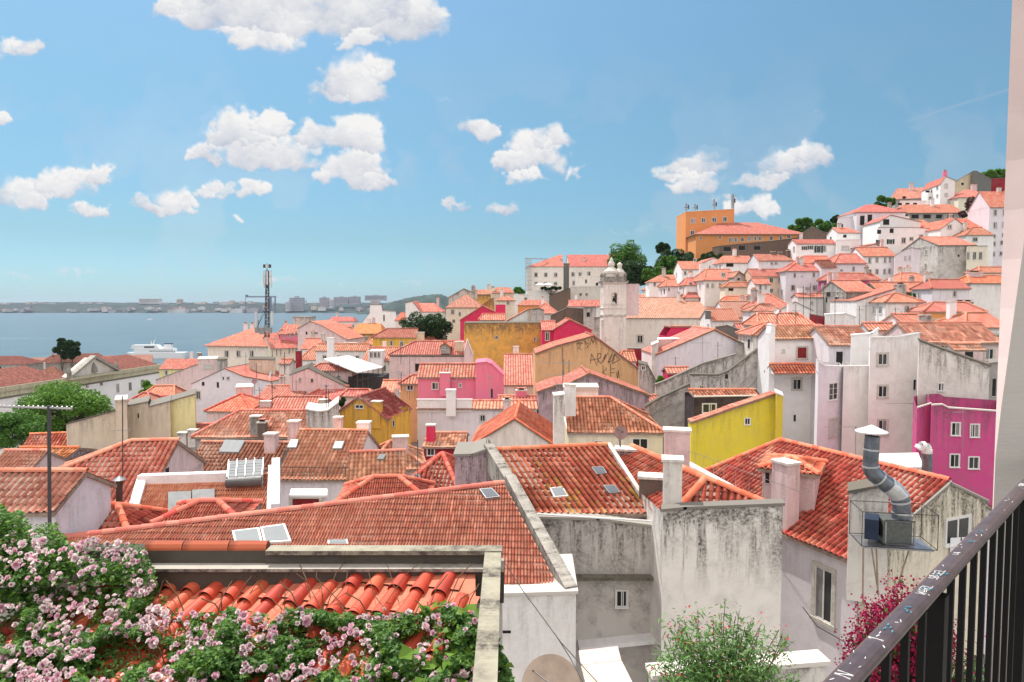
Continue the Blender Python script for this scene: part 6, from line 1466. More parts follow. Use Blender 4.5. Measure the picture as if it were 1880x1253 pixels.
# ================================================================ MAST
def mast():
    Y = 160; r = root('phone_mast', 'tall lattice phone mast with white panel antennas above the pink roof', 'mast', P(491, 618, Y)); st = simple('mast_steel', (.10, .10, .11), .5, .5); wh = simple('antenna_white', (.66, .65, .64), .5, var=.05)
    lb = MB(); w = .42; x, y = P(490, 600, Y).x, Y; zb, zt = P(0, 620, Y).z, P(0, 497, Y).z
    x2 = P(491, 500, Y).x
    for sx, sy in ((-1, -1), (1, -1), (1, 1), (-1, 1)): lb.tube((x+sx*w, y+sy*w, zb), (x2+sx*w*.6, y+sy*w*.6, zt), .09, st, 6)
    k = 22
    for i in range(k):
        f0, f1 = i/k, (i+1)/k; s_ = 1 if i % 2 else -1; X0, X1 = x+(x2-x)*f0, x+(x2-x)*f1; w0, w1 = w*(1-.4*f0), w*(1-.4*f1)
        for yy in (-1, 1): lb.tube((X0-s_*w0, y+yy*w0, zb+(zt-zb)*f0), (X1+s_*w1, y+yy*w1, zb+(zt-zb)*f1), .06, st, 4)
        for xx in (-1, 1): lb.tube((X0+xx*w0, y-s_*w0, zb+(zt-zb)*f0), (X1+xx*w1, y+s_*w1, zb+(zt-zb)*f1), .06, st, 4)
    lb.build('lattice', r)
    for u, v0, v1, dx in ((484.5, 500, 525, 0), (490.5, 498, 523, -.3), (498, 499, 526, .1), (490.5, 503, 528, .5)):
        q = MB(); p = P(u, (v0+v1)/2, Y+dx); q.box(p, .38, .25, (v1-v0)*Y/F, wh, rad(20)); q.tube(p+Vector((0, .2, -2)), p+Vector((0, .2, 2)), .05, st); q.build('panel_antenna', r)
    for u in (485.5, 490, 495.5): q = MB(); p = P(u, 489, Y); q.box(p, .5, .4, .8, wh if u == 490 else st); q.build('radio_unit', r)
    q = MB(); q.tube(P(490, 500, Y), P(490, 484, Y), .08, st); q.tube(P(483, 508, Y), P(498, 508, Y), .05, st); q.tube(P(484, 522, Y), P(498, 522, Y), .05, st)
    q.tube(P(473, 600, Y), P(488, 560, Y), .05, st); q.tube(P(470, 605, Y), P(486, 575, Y), .05, st); q.tube(P(474, 570, Y), P(474, 575, Y), .05, st); q.build('bracing', r)
    q = MB(); q.tube(P(470, 612, Y), P(470, 573, Y), .28, wh, 8); q.tube(P(474, 612, Y), P(474, 588, Y), .08, st); q.build('side_antenna', r)
    q = MB(); q.tube(P(499, 598, Y), P(499, 572, Y), .28, wh, 8); q.build('side_antenna', r)
    for u, v, s_ in ((472, 606, .9), (481, 608, 1.2), (488, 604, .8), (495, 607, 1.0)): q = MB(); q.box(P(u, v, Y-1), s_, .6, s_*1.3, simple('cabinet', (.3, .3, .3), .6)); q.build('equipment_cabinet', r)
mast()
for k, (u, v0, v1, lab) in enumerate(((1260, 389, 374, 'short stub antenna at the left corner of the orange school block'), (1276, 389, 375, 'forked stub antenna near the left corner of the orange school block'), (1311, 387, 366, 'twin rod antenna at the middle of the orange school roof'), (1345, 383, 357, 'tallest antenna pole at the right corner of the orange school block'))):
    q = MB(); st = simple('mast_steel', (.10, .10, .11)); Y = 216; q.tube(P(u, v0+2, Y), P(u, v1, Y), .3 if k != 3 else .5, simple('antenna_grey', (.35, .35, .36), .6), 6)
    q.tube(P(u-3, (v0+v1)/2, Y), P(u+4, (v0+v1)/2, Y), .12, st, 5); q.tube(P(u+4, (v0+v1)/2+3, Y), P(u+4, (v0+v1)/2-5, Y), .2, st, 5); tag(q.build('roof_antenna'), lab, 'antenna')

# ================================================================ TV AERIALS, DISHES
AL = simple('aerial_metal', (.42, .42, .43), .35, .8); DK = simple('aerial_dark', (.09, .085, .09), .5, .4)
def aerial(label, u, vt, vb, Y, boom, vbm=None, els=9, dark=True, tilt=0.0, el=10, r=.022):
    m = DK if dark else AL; t, b = P(u, vt, Y), P(u, vb, Y); rt = root('tv_aerial', label, 'aerial', b)
    q = MB(); q.tube(b-Vector((0, 0, .3)), t, r, m, 6); q.build('pole', rt)
    vbm = vbm or vt+3; a0, a1 = boom; p0, p1 = P(u+a0, vbm+tilt*a0, Y), P(u+a1, vbm+tilt*a1, Y)
    q = MB(); q.tube(p0, p1, r*.7, AL, 5)
    for i in range(els):
        c = p0+(p1-p0)*i/(els-1); L = el*Y/F*(.6+.4*i/(els-1)); dv = Vector((.25, -.5, .83)).normalized()*L/2; q.tube(c-dv, c+dv, r*.4, AL, 4)
    q.build('boom', rt); return rt
aerial('big yagi aerial on a tall grey pole above the roses', 90, 745, 940, 12, (-90, 42), 749, 16, True, .03, 9, .03)
aerial('thin aerial pole rising from the large terracotta roof', 225, 728, 875, 29, (-16, 14), 790, 5, True, 0, 8)
aerial('small yagi aerial over the dark stove pipe', 205, 885, 900, 28.5, (-34, 12), 894, 8, False, 0, 7, .015)
aerial('long-boomed aerial in front of the graffiti gable', 1033, 636, 705, 64, (-50, 20), 668, 16, True, .09, 5)
aerial('second long boom below the first in front of the graffiti gable', 1034, 680, 708, 63.5, (-44, 22), 690, 14, False, .07, 5)
aerial('aerial beside the tall chimney stack', 1022, 700, 760, 52, (-6, 22), 706, 6, False, 0, 6)
aerial('tall thin aerial on the bumpy tile roof', 1140, 726, 790, 50, (-4, 6), 731, 3, True, 0, 5)
aerial('aerial on a leaning pole before the big white gable wall', 1290, 618, 680, 76, (-22, 12), 630, 9, False, 0, 6)
aerial('short aerial on the rose-pink house', 838, 690, 745, 62, (-26, 8), 700, 7, False, .05, 7)
aerial('spindly aerial over the white band house', 793, 757, 815, 58, (-10, 14), 760, 6, False, 0, 7)
aerial('aerial pole left of the yellow gabled house', 558, 724, 792, 60, (-5, 5), 728, 3)
aerial('aerial pole standing before the yellow gabled house', 659, 727, 800, 58, (-10, 8), 733, 6, False, 0, 6)
aerial('aerial in the dip between the central salmon roofs', 731, 827, 885, 38, (-4, 6), 832, 4)
aerial('taller aerial beside the bright red hip roof', 767, 808, 888, 36, (-6, 12), 850, 5)
aerial('tall dark aerial at the ochre house', 752, 650, 730, 72, (-3, 3), 655, 3)
aerial('long white-boomed aerial on the tall square tower house', 1677, 740, 800, 47, (-52, 3), 741, 10, True, 0, 4)
aerial('white aerial fixed to the magenta house', 1768, 752, 828, 41, (-18, 2), 757, 6, False, 0, 8)
aerial('aerial pole with a long boom in front of the terrace block', 1571, 783, 838, 36, (-58, 2), 784, 10, False, 0, 4)
hh = [(1475, 525, 575), (1488, 520, 580), (1500, 535, 590), (1512, 528, 582), (1590, 555, 600), (1612, 556, 600), (1644, 565, 600), (1655, 572, 602), (1461, 560, 590), (1533, 548, 590), (1578, 562, 598), (1428, 566, 600), (1240, 655, 690), (1318, 628, 665)]
for i, (u, a, b) in enumerate(hh): aerial('thin rooftop aerial among many on the middle of the hill', u, a, b, 80 if u > 1400 else 78, (-6, 8), a+3+(i % 3)*4, 4, True, 0, 4, .03)['group'] = 'thin aerials clustered on the hill roofs'
ra = random.Random(17)
for i in range(26):
    v_ = ra.uniform(640, 742); u_ = ra.uniform(430, 1180); Ya = .86*min(150, 11900/(v_-558)); hh_ = ra.uniform(18, 34)
    aerial('thin rooftop aerial scattered over the central roofs', u_, v_-hh_, v_+3, Ya, (-ra.uniform(4, 14), ra.uniform(4, 12)), v_-hh_+ra.uniform(1, 8), ra.choice([3, 4, 6]), ra.random() < .6, ra.uniform(-.05, .05), 5, .036)['group'] = 'thin aerials scattered over the central roofs'
def dish(label, u, v, Y, rpx, az=20, mk=None, el=.35, pole=1.2):
    c = P(u, v, Y); R_ = rpx*Y/F; rt = root('satellite_dish', label, 'dish', c-Vector((0, 0, R_+pole))); d = Vector((math.sin(rad(az)), -math.cos(rad(az)), el)).normalized(); q = MB(); m = mk or simple('dish_paint', (.58, .50, .48), .5, var=.06)
    x = d.orthogonal().normalized(); y = d.cross(x); n = 28; rings = [(0, 0), (.4, .03), (.75, .11), (1, .2)]
    for (r0, h0), (r1, h1) in zip(rings[:-1], rings[1:]):
        for s, off in ((1, 0), (-1, -.02)):
            for i in range(n):
                t0, t1 = 2*math.pi*i/n, 2*math.pi*(i+1)/n
                f = [c+(x*math.cos(t)*r+y*math.sin(t)*r)*R_+d*(h*R_+off) for r, t, h in ((r0, t0, h0), (r0, t1, h0), (r1, t1, h1), (r1, t0, h1))]
                q.face(f if s > 0 else f[::-1], m)
    q.build('reflector', rt, smooth=True); q = MB(); e = c+d*R_*.9; q.tube(c-y*R_*.9, e, .015*max(1, R_), DK, 5); q.tube(e, e-d*.1, .05*max(.6, R_), DK, 8); q.build('feed_arm', rt)
    q = MB(); q.tube(c-d*.1, c-Vector((0, 0, R_+pole)), .03, DK); q.build('pole', rt)
dish('rusty pink dish on the wall above the barrel-tile roof', 1139, 795, 27.5, 13, 15, simple('dish_rust', (.36, .22, .20), .7), pole=.3)
dish('huge beige dish cut by the bottom edge of the view', 1010, 1262, 15.5, 57, 10, simple('dish_beige', (.62, .48, .38), .6, var=.12, nscale=2), el=.55)
dish('grey dish leaning beside the lavender gable', 498, 687, 88, 8, -60); dish('mauve dish on the pink stucco box', 467, 701, 82, 5, 0, simple('dish_mauve', (.42, .25, .28), .6))
dish('grey dish behind the yellow gabled house', 728, 720, 66, 7, 60); dish('pale dish next to the central aerials', 765, 876, 37, 7, 30)
dish('white dish tilted upward on the red-tiled terrace', 1426, 572, 80, 5, -50, simple('dish_white', (.75, .75, .75), .5))

# ================================================================ SOLAR HEATER, STOVE PIPE, HATCH, CANOPY
def heater():
    n = WF.plane[3]; q = [(421, 898), (485, 894), (487, 862), (424, 866)]; c = [hp(u, v)+n*.55 for u, v in q]; r = root('solar_heater', 'solar water heater with a glazed panel inside a wire cage', 'solar heater', sum(c, Vector())/4-Vector((0, 0, .5)))
    b = MB(); b.extrude(c, -n*.12, M('sash')); b.build('frame', r); ct = sum(c, Vector())/4
    g_ = MB(); g_.extrude([ct+(p-ct)*.93+n*.02 for p in c], -n*.02, PANE); g_.build('panel', r)
    t = MB(); a, b2 = c[0]+Vector((0, -.12, -.18)), c[1]+Vector((0, -.12, -.18)); t.tube(a, b2, .2, simple('tank_dark', (.10, .10, .10), .5), 14); t.build('tank', r)
    w = MB(); 
    for f in (0, .25, .5, .75, 1): w.tube(c[0]+(c[1]-c[0])*f+n*.1, c[3]+(c[2]-c[3])*f+n*.1, .012, AL, 4)
    for f in (0, .33, .66, 1): w.tube(c[0]+(c[3]-c[0])*f+n*.1, c[1]+(c[2]-c[1])*f+n*.1, .012, AL, 4)
    for p in c: w.tube(p+n*.1, p-Vector((0, 0, .75)), .03, AL, 6)
    w.build('cage', r)
heater()
def tri_skylight(H, q, lab):
    """white multi-pane roof light on a side-gabled roof"""
    A = H.A; up = (H.n+Vector((0, 0, H.pitch))).normalized(); n = H.d.cross(up).normalized(); c = [hitp(u, v, A, n)+n*.2 for u, v in q]; s = MB(); s.extrude(c, -n*.18, simple('skylight_frame', (.30, .31, .31), .6)); o = s.build('skylight', H.roof)
    for i in range(lab):
        f0, f1 = (i+.06)/lab, (i+.94)/lab; g_ = MB(); p = [c[0]+(c[1]-c[0])*f0, c[0]+(c[1]-c[0])*f1, c[3]+(c[2]-c[3])*f1, c[3]+(c[2]-c[3])*f0]; g_.extrude([x+n*.012 for x in p], -n*.01, PANE if lab > 1 or True else GREYPANE); g_.build('pane', o) if False else None
    g_ = MB()
    for i in range(lab):
        f0, f1 = (i+.06)/lab, (i+.94)/lab; p = [c[0]+(c[1]-c[0])*f0, c[0]+(c[1]-c[0])*f1, c[3]+(c[2]-c[3])*f1, c[3]+(c[2]-c[3])*f0]; g_.extrude([x+n*.012 for x in p], -n*.01, PANE if lab > 1 else GREYPANE)
    g_.data_parent = None; p_ = g_.build('pane_tmp', H.roof); p_.name = 'skylight_pane'
tri_skylight(BN, [(403, 834), (439, 835), (451, 813), (414, 812)], 3); tri_skylight(CR, [(528, 826), (545, 826), (549, 812), (534, 812)], 1); tri_skylight(CR, [(611, 828), (628, 828), (633, 815), (616, 815)], 1)
tri_skylight(RR, [(692, 848), (704, 848), (709, 839), (697, 839)], 2)
rl = MB(); A = CR.A; 
for u in (516, 537, 568, 601, 634): rl.tube(P(u, 877, 40.9), P(u, 858, 40.9), .02, DK, 5)
rl.tube(P(512, 858, 40.9), P(636, 860, 40.9), .02, DK, 5); rl.tube(P(512, 868, 40.9), P(636, 869, 40.9), .015, DK, 5); rl.build('safety_rail', CR.root)
sp_ = root('stove_pipe', 'dark stove pipe with a pale conical cap at the edge of the terracotta roof', 'flue', P(219, 935, 27.6)); q = MB(); q.tube(P(219, 940, 27.6), P(219, 882, 27.6), .13, simple('sooty_metal', (.08, .06, .05), .6, .3), 12); q.build('pipe', sp_)
q = MB(); c = P(219, 881, 27.6); q.lathe((c.x, c.y, c.z), [(.25, 0), (.02, .16)], M('metal'), 14); q.build('cap', sp_)
def canopy():
    Y = 92; r = root('canopy', 'white sheet canopy on steel posts over a dark terrace', 'canopy', P(660, 715, Y)); zr = P(638, 655, 96).z; pts = [P(594, 660, 92), P(640, 654, 99), P(703, 675, 92), P(656, 685, 86)]
    q = MB(); q.extrude([p+Vector((0, 0, .08)) for p in pts], Vector((0, 0, -.15)), wmat('whiteb')); q.build('roof_sheet', r)
    q = MB()
    for p in pts[1:]: q.tube(p, p-Vector((0, 0, 3.2)), .06, DK)
    for f in (.2, .4, .6, .8):
        for a, b in ((2, 3),): p = pts[a]+(pts[b]-pts[a])*f; q.tube(p, p-Vector((0, 0, 3.1)), .05, DK)
    q.tube(pts[2]-Vector((0, 0, 1.0)), pts[3]-Vector((0, 0, 1.0)), .05, DK); q.build('posts', r)
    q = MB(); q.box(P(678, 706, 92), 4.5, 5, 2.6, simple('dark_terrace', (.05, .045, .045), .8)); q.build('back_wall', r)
canopy()
for k, (u, v, lab) in enumerate(((991, 521.5, 'left white parasol on the convent terrace'), (1006, 521, 'right white parasol on the convent terrace'))):
    rt = root('parasol', lab, 'parasol', P(u, 533, 221)); q = MB(); c = P(u, v+2, 221); q.lathe((c.x, c.y, c.z), [(1.6, 0), (.9, .35), (0, .6)], wmat('whiteb'), 8); q.build('canopy', rt); q = MB(); q.tube(c, c-Vector((0, 0, 2.2)), .06, AL); q.build('pole', rt)
# scaffolding by the convent
q = MB()
for i in range(6):
    for j in range(2): x = P(965+i*2.2, 0, 238+j*3); q.tube((x.x, x.y, P(0, 535, 238).z), (x.x, x.y, P(0, 475, 238).z), .12, AL, 4)
for v in range(476, 535, 8): q.tube(P(965, v, 238), P(977, v, 238), .1, AL, 4)
q.tube(P(964, 475, 238), P(1006, 476, 243), .2, AL, 4); tag(q.build('scaffolding'), 'grey scaffolding at the left end of the white convent', 'scaffolding')

# ================================================================ FLUE AND AIR CONDITIONER
def flue():
    Y = 22.6; r = root('metal_flue', 'fat bent metal flue with a white conical rain cap', 'flue', P(1650, 955, Y)); ga = simple('zinc', (.20, .22, .25), .38, .75, var=.2, nscale=4); gl = simple('zinc_bright', (.62, .63, .64), .35, .6, var=.1); px = Y/F
    pts = [((1655, 952), 17), ((1655, 930), 16), ((1652, 912), 16.5), ((1641, 899), 16.5), ((1622, 885), 15), ((1606, 872), 15), ((1599, 862), 14.5), ((1598, 850), 13.5), ((1602, 801), 13)]
    q = MB(); W = [(P(u, v, Y), r_*px) for (u, v), r_ in pts]
    # smooth sweep
    fine = []
    for i in range(len(W)-1):
        for t in (0, .5): fine.append((W[i][0].lerp(W[i+1][0], t), W[i][1]*(1-t)+W[i+1][1]*t))
    fine.append(W[-1]); n = 20; rings = []
    for i, (c, rr) in enumerate(fine):
        d = (fine[min(i+1, len(fine)-1)][0]-fine[max(i-1, 0)][0]).normalized(); s = d.cross(Vector((0, 1, 0))).normalized(); t = s.cross(d)
        rings.append([c+(s*math.cos(a)+t*math.sin(a))*rr for a in [2*math.pi*k/n for k in range(n)]])
    for i in range(len(rings)-1):
        mm = gl if i in (4, 5, 6) else ga  # elbow rings use the brighter zinc, painting in light from above
        for k in range(n): q.face([rings[i][k], rings[i][(k+1) % n], rings[i+1][(k+1) % n], rings[i+1][k]], mm)
    o = q.build('duct', r, smooth=True)
    for i in (1, 3, 7, 9, 13, len(fine)-2):
        c, rr = fine[i]; d = (fine[i+1][0]-fine[i-1][0]).normalized(); q = MB(); q.tube(c-d*.03, c+d*.03, rr*1.06, gl, 20); q.build('collar', r)
    c = P(1600, 792, Y); q = MB(); q.lathe((c.x, c.y, c.z), [(.0, -.02), (.50, -.03), (.50, 0), (.25, .11), (0, .22)], simple('cap_white', (.75, .75, .74), .4), 28); 
    q.build('rain_cap', r); q = MB()
    for a in (0, 2.1, 4.2): q.tube(c+Vector((.2*math.cos(a), .2*math.sin(a), -.25)), c+Vector((.25*math.cos(a), .25*math.sin(a), 0)), .01, DK, 4)
    q.build('strut', r)
flue()
def ac():
    Y = 22.3; r = root('extractor_unit', 'dark boxy extractor unit in a wire cage on a wall platform', 'extractor', P(1650, 1003, Y)); gr = simple('unit_grey', (.13, .14, .13), .6, .3, var=.15, nscale=12); px = Y/F
    a, b = P(1627, 1000, Y), P(1676, 1000, Y); W = b.x-a.x; H = 44*px; yaw = rad(-10)
    q = MB(); c = (a+b)/2; q.box((c.x, c.y+.45, c.z), W, .9, H, gr, yaw, base=True); q.build('housing', r)
    q = MB(); 
    for sx in (-1, 1):
        for zz in (0, H): q.box((c.x+0*sx, c.y-.012, c.z+zz), W+.04, .05, .05, M('metal'), yaw)
        p = c+Vector((math.cos(yaw)*sx*W/2, math.sin(yaw)*sx*W/2, H/2)); q.box((p.x, p.y-.0, p.z), .05, .05, H, M('metal'), yaw)
    q.build('frame', r)
    q = MB(); p = P(1609, 972, Y+.1); q.box((p.x, p.y+.3, p.z), .42, .8, .68, simple('intake_mesh', (.02, .03, .06), .6), rad(-28)); q.build('intake', r)
    q = MB(); pc = P(1648, 1001, Y); q.box((pc.x, pc.y+.35, pc.z-.06), 2.15, 1.2, .05, M('metal'), yaw); q.build('platform', r)
    q = MB(); z0, z1 = pc.z, pc.z+1.15; cy_, sn = math.cos(yaw), math.sin(yaw); cs = [(pc.x+x*cy_-y*sn, pc.y+.35+x*sn+y*cy_) for x, y in ((-1.15, -.65), (1.15, -.65), (1.15, .65), (-1.15, .65))]
    for i in range(4):
        x0, x1 = cs[i], cs[(i+1) % 4]; q.tube((*x0, z0), (*x0, z1), .012, M('iron'), 5)
        for z in (z0, z1): q.tube((*x0, z), (*x1, z), .012, M('iron'), 5)
    q.build('cage', r)
    q = MB(); rm_ = simple('rusty_rod', (.40, .30, .22), .8)
    for u0, u1, v1 in ((1585, 1584, 1110), (1600, 1613, 1092), (1609, 1612, 1092), (1671, 1643, 1090)): q.tube(P(u0, 1004, Y+.1), P(u1, v1, Y+.9), .028, rm_, 6)
    q.build('brace', r)
ac()
def vent2():
    Y = 37; r = root('vent_pipe', 'short dark vent pipe with a white bent top beside the magenta house', 'flue', P(1702, 880, Y)); q = MB(); px = Y/F
    q.tube(P(1702, 882, Y), P(1702, 832, Y), 9*px, simple('zinc', (.2, .22, .25)), 16); q.build('pipe', r); q = MB(); pts = [P(1702, 833, Y), P(1702, 825, Y), P(1698, 819.5, Y), P(1691, 820, Y), P(1687.5, 825, Y)]; q.path(pts, 9*px, simple('cap_white', (.75, .75, .74)), 16); q.build('elbow', r, smooth=True)
vent2()
# ================================================================ BOTTOM EDGE
prism('low rubble garden wall with a pale top at the foot of the tall wall', 14.5, 6, [(1208, 1242), (1330, 1232), (1532, 1216)], .4, 'old', rs='ss', h=3, name='garden_wall', cat='wall', ground=False)
q = MB(); c = [P(1067, 1222, 15.8), P(1141, 1213, 16.1), P(1172, 1275, 14.2), P(1085, 1290, 14.0)]; q.extrude(c, Vector((0, 0, -.06)), simple('awning_cloth', (.80, .62, .48), .8, var=.04)); q.extrude([c[0]+Vector((0, .02, 0)), c[1]+Vector((0, .02, 0)), c[1]+Vector((0, .6, .05)), c[0]+Vector((0, .6, .05))], Vector((0, 0, -.06)), wmat('pinkw')); tag(q.build('awning'), 'peach cloth awning at the bottom edge beside the huge dish', 'awning')
q = MB(); p = P(917, 1160, 20.4); q.box(p+Vector((0, 0, -.2)), .06, .06, .42, M('iron')); q.box(p+Vector((.17, -.02, -.0)), .36, .05, .07, M('iron')); tag(q.build('wall_bracket'), 'black angle bracket on the plain white wall', 'bracket')
def cable(lab, pts, r=.012):
    q = MB(); P_ = [P(*p) for p in pts]; o = []
    for i in range(len(P_)-1):
        for t in np.linspace(0, 1, 8)[:-1]:
            p = P_[i].lerp(P_[i+1], t); o.append(p)
    o.append(P_[-1]); q.path(o, r, DK, 4); tag(q.build('cable'), lab, 'cable')
cable('black cable sagging from the ribbed roof past the huge dish', [(905, 1000, 19), (960, 1085, 18), (1030, 1180, 16.5), (1105, 1262, 14.5)])
cable('second cable forking towards the awning', [(1018, 1163, 17), (1045, 1205, 16), (1075, 1262, 15)])
cable('cable slung across the lavender-white side wall of the long red house', [(1474, 1115, 26), (1500, 1150, 25.5), (1552, 1180, 24.5)], .02)
cl = MB(); c0, c1 = P(1745, 988, 26.6), P(1792, 985, 27.4)
for i in range(12):
    a, b = c0.lerp(c1, i/12), c0.lerp(c1, (i+1)/12); o1, o2 = .03*math.sin(i*1.7), .03*math.sin((i+1)*1.7); cl.face([a+Vector((0, o1, -.85)), b+Vector((0, o2, -.85)), b+Vector((0, o2*.4, 0)), a+Vector((0, o1*.4, 0))], simple('laundry', (.78, .77, .80), .9, var=.02))
tag(cl.build('laundry'), 'white sheet hung out below the gable window', 'laundry')
q = MB(); g0, g1 = P(1262, 848, 35.5), P(1402, 926, 24.2); beam(q, g0, g1, .32, .14, wmat('whiteb')); a0 = g0+Vector((0, 0, .6)); a1 = g1+Vector((0, 0, .6)); q.tube(a0, P(1474, 910, 26)+Vector((0, 0, .1)), .012, AL, 4)
for i in range(8): p = g0.lerp(g1, i/7); q.tube(p, p+Vector((0, 0, .65)), .012, AL, 4)
tag(q.build('gutter'), 'white gutter with thin wire posts between the hip roof and the long red roof', 'gutter')
# graffiti on the ochre gable
def graffiti():
    A, d, n = GF.A, GF.d, GF.n; ink = simple('spray_paint', (.03, .025, .04), .7); q = MB()
    strokes = [[(1084, 668), (1086, 650), (1092, 662), (1096, 672)], [(1083, 662), (1096, 659)], [(1098, 668), (1097, 650), (1103, 649), (1103, 656), (1097, 661), (1104, 668)], [(1104, 668), (1112, 650), (1109, 662), (1116, 648), (1107, 666)], [(1118, 668), (1124, 649), (1116, 666)], [(1117, 665), (1124, 663), (1128, 650), (1138, 661), (1124, 668), (1130, 650)], [(1107, 670), (1107, 688)], [(1114, 677), (1107, 683), (1114, 690)], [(1121, 692), (1121, 668)], [(1121, 678), (1129, 677)], [(1121, 685), (1128, 684)], [(1131, 683), (1134, 695), (1135, 680), (1137, 694)], [(1060, 628), (1066, 634), (1062, 640), (1068, 642)], [(1072, 626), (1080, 632), (1074, 628), (1079, 637)], [(1083, 634), (1086, 622), (1089, 631), (1092, 620), (1095, 633)], [(1140, 688), (1141, 690)], [(1075, 640), (1080, 637)], [(1058, 632), (1070, 631), (1064, 628)]]
    for s_ in strokes:
        pts = [hitp(u, v, A-n*.02, n) for u, v in s_]
        for a, b in zip(pts[:-1], pts[1:]): q.tube(a, b, .03, ink, 4)
        if s_ is strokes[11]: q.build('graffiti', GF.root); q = MB()
    q.build('graffiti', GF.root)
graffiti()
# ================================================================ PILLAR AND RAILING (the viewpoint's own)
def rail_():
    zr = CZ-.75; r = root('railing', 'dark painted balcony railing with scratched white and blue scribbles', 'railing', (1.3, 2, zr-1))
    dv = Vector((1, 1, 0)).normalized(); sd_ = Vector((-dv.y, dv.x, 0)); p0 = Vector((.40, 1.06, zr)); 
    rm = simple('rail_paint', (.105, .075, .08), .35, .2, var=.18, nscale=14, spec=.5); bk = simple('baluster_black', (.012, .011, .011), .6, .2, spec=.2)
    L = 3.4; q = MB(); w, t = .052, .014; prof = [(-.5, 0), (-.46, .5), (-.3, .85), (0, 1), (.3, .85), (.46, .5), (.5, 0), (.46, -.6), (-.46, -.6)]
    A = [p0+sd_*(x*w)+Vector((0, 0, y*t)) for x, y in prof]; B = [a+dv*L for a in A]
    for i in range(len(A)): j = (i+1) % len(A); q.face([A[i], B[i], B[j], A[j]], rm, [(0, 0), (1, 0), (1, 1), (0, 1)])
    q.face(A, rm); q.build('handrail', r)
    q = MB(); c = p0-Vector((0, 0, .022)); beam(q, c, c+dv*L, .012, .02, bk); c = p0-Vector((0, 0, .95)); beam(q, c, c+dv*L, .04, .02, bk); q.build('lower_rail', r)
    k = 0; s = .06
    while s < L-.05:
        q = MB(); p = p0+dv*s; big_ = (k % 9 == 7); wd = .045 if big_ else .017; q.box((p.x, p.y, zr-.95), wd, wd, .91, bk, rad(45), base=True); q.build('baluster' if not big_ else 'post', r); s += .145; k += 1
    # scribbles scratched and painted on the handrail
    wp = simple('paint_marker_white', (.78, .78, .76), .6, var=.02); bp = simple('paint_marker_blue', (.10, .28, .38), .6, var=.1)
    def top(s_, x): return p0+dv*s_+sd_*(x*w)+Vector((0, 0, t*(1-.55*abs(x*2)**2.2)+.0012))
    glyph = {'W': [[(0, 1), (.2, 0), (.5, .7), (.8, 0), (1, 1)]], 'R': [[(0, 0), (0, 1), (.8, .9), (.8, .6), (0, .5), (.9, 0)]], 'O': [[(.1, .1), (0, .8), (.8, 1), (.9, .2), (.1, .1)]], 'S': [[(.9, .9), (.2, 1), (.1, .6), (.8, .4), (.7, 0), (0, .1)]], 'B': [[(0, 0), (0, 1), (.7, .9), (.1, .5), (.8, .3), (0, 0)]], 'E': [[(.9, 1), (0, 1), (0, 0), (.9, 0)], [(0, .5), (.7, .5)]], 'L': [[(0, 1), (0, 0), (.8, 0)]], 'N': [[(0, 0), (0, 1), (.8, 0), (.8, 1)]], '1': [[(.2, .8), (.5, 1), (.5, 0)]], 'A': [[(0, 0), (.4, 1), (.9, 0)], [(.2, .4), (.7, .4)]]}
    def word(txt, s0, hgt, x0, m_, rr=.0009):
        q = MB(); x = s0
        for ch in txt:
            if ch in glyph:
                for st in glyph[ch]:
                    pp = [top(x+a*hgt*.7, x0+(b-.5)*hgt/w) for a, b in st]
                    for a, b in zip(pp[:-1], pp[1:]): q.tube(a, b, rr, m_, 4)
            x += hgt*.95
        q.build('scribble', r)
    word('WORL', .90, .022, .0, wp); word('SBSEL', 1.03, .020, .05, wp); word('1', .56, .03, .05, wp, .0018); word('N', .36, .03, 0, wp, .0015); word('SBL', 2.35, .026, 0, wp, .002); word('LN', 1.28, .014, .1, wp, .0008)
    rq = random.Random(4); q = MB(); q2 = MB()
    for i in range(70):
        s_ = rq.uniform(.3, 2.9); x = rq.uniform(-.35, .35); a = top(s_, x); b = top(s_+rq.uniform(-.012, .014), x+rq.uniform(-.12, .12)); (q if rq.random() < .7 else q2).tube(a, b, rq.uniform(.0006, .0014), wp if False else (wp if q is q else wp), 4)
    q.build('scratch_marks', r)
    q2 = MB()
    for s0 in (.62, .76, .92, 1.06, 1.42, 1.55):
        for i in range(6):
            a = top(s0+rq.uniform(0, .035), rq.uniform(-.3, .1)); b = a+dv*rq.uniform(.003, .012)+sd_*rq.uniform(-.004, .004); q2.tube(a, b, rq.uniform(.001, .0022), bp, 5)
    q2.build('blue_paint_spots', r)
rail_()
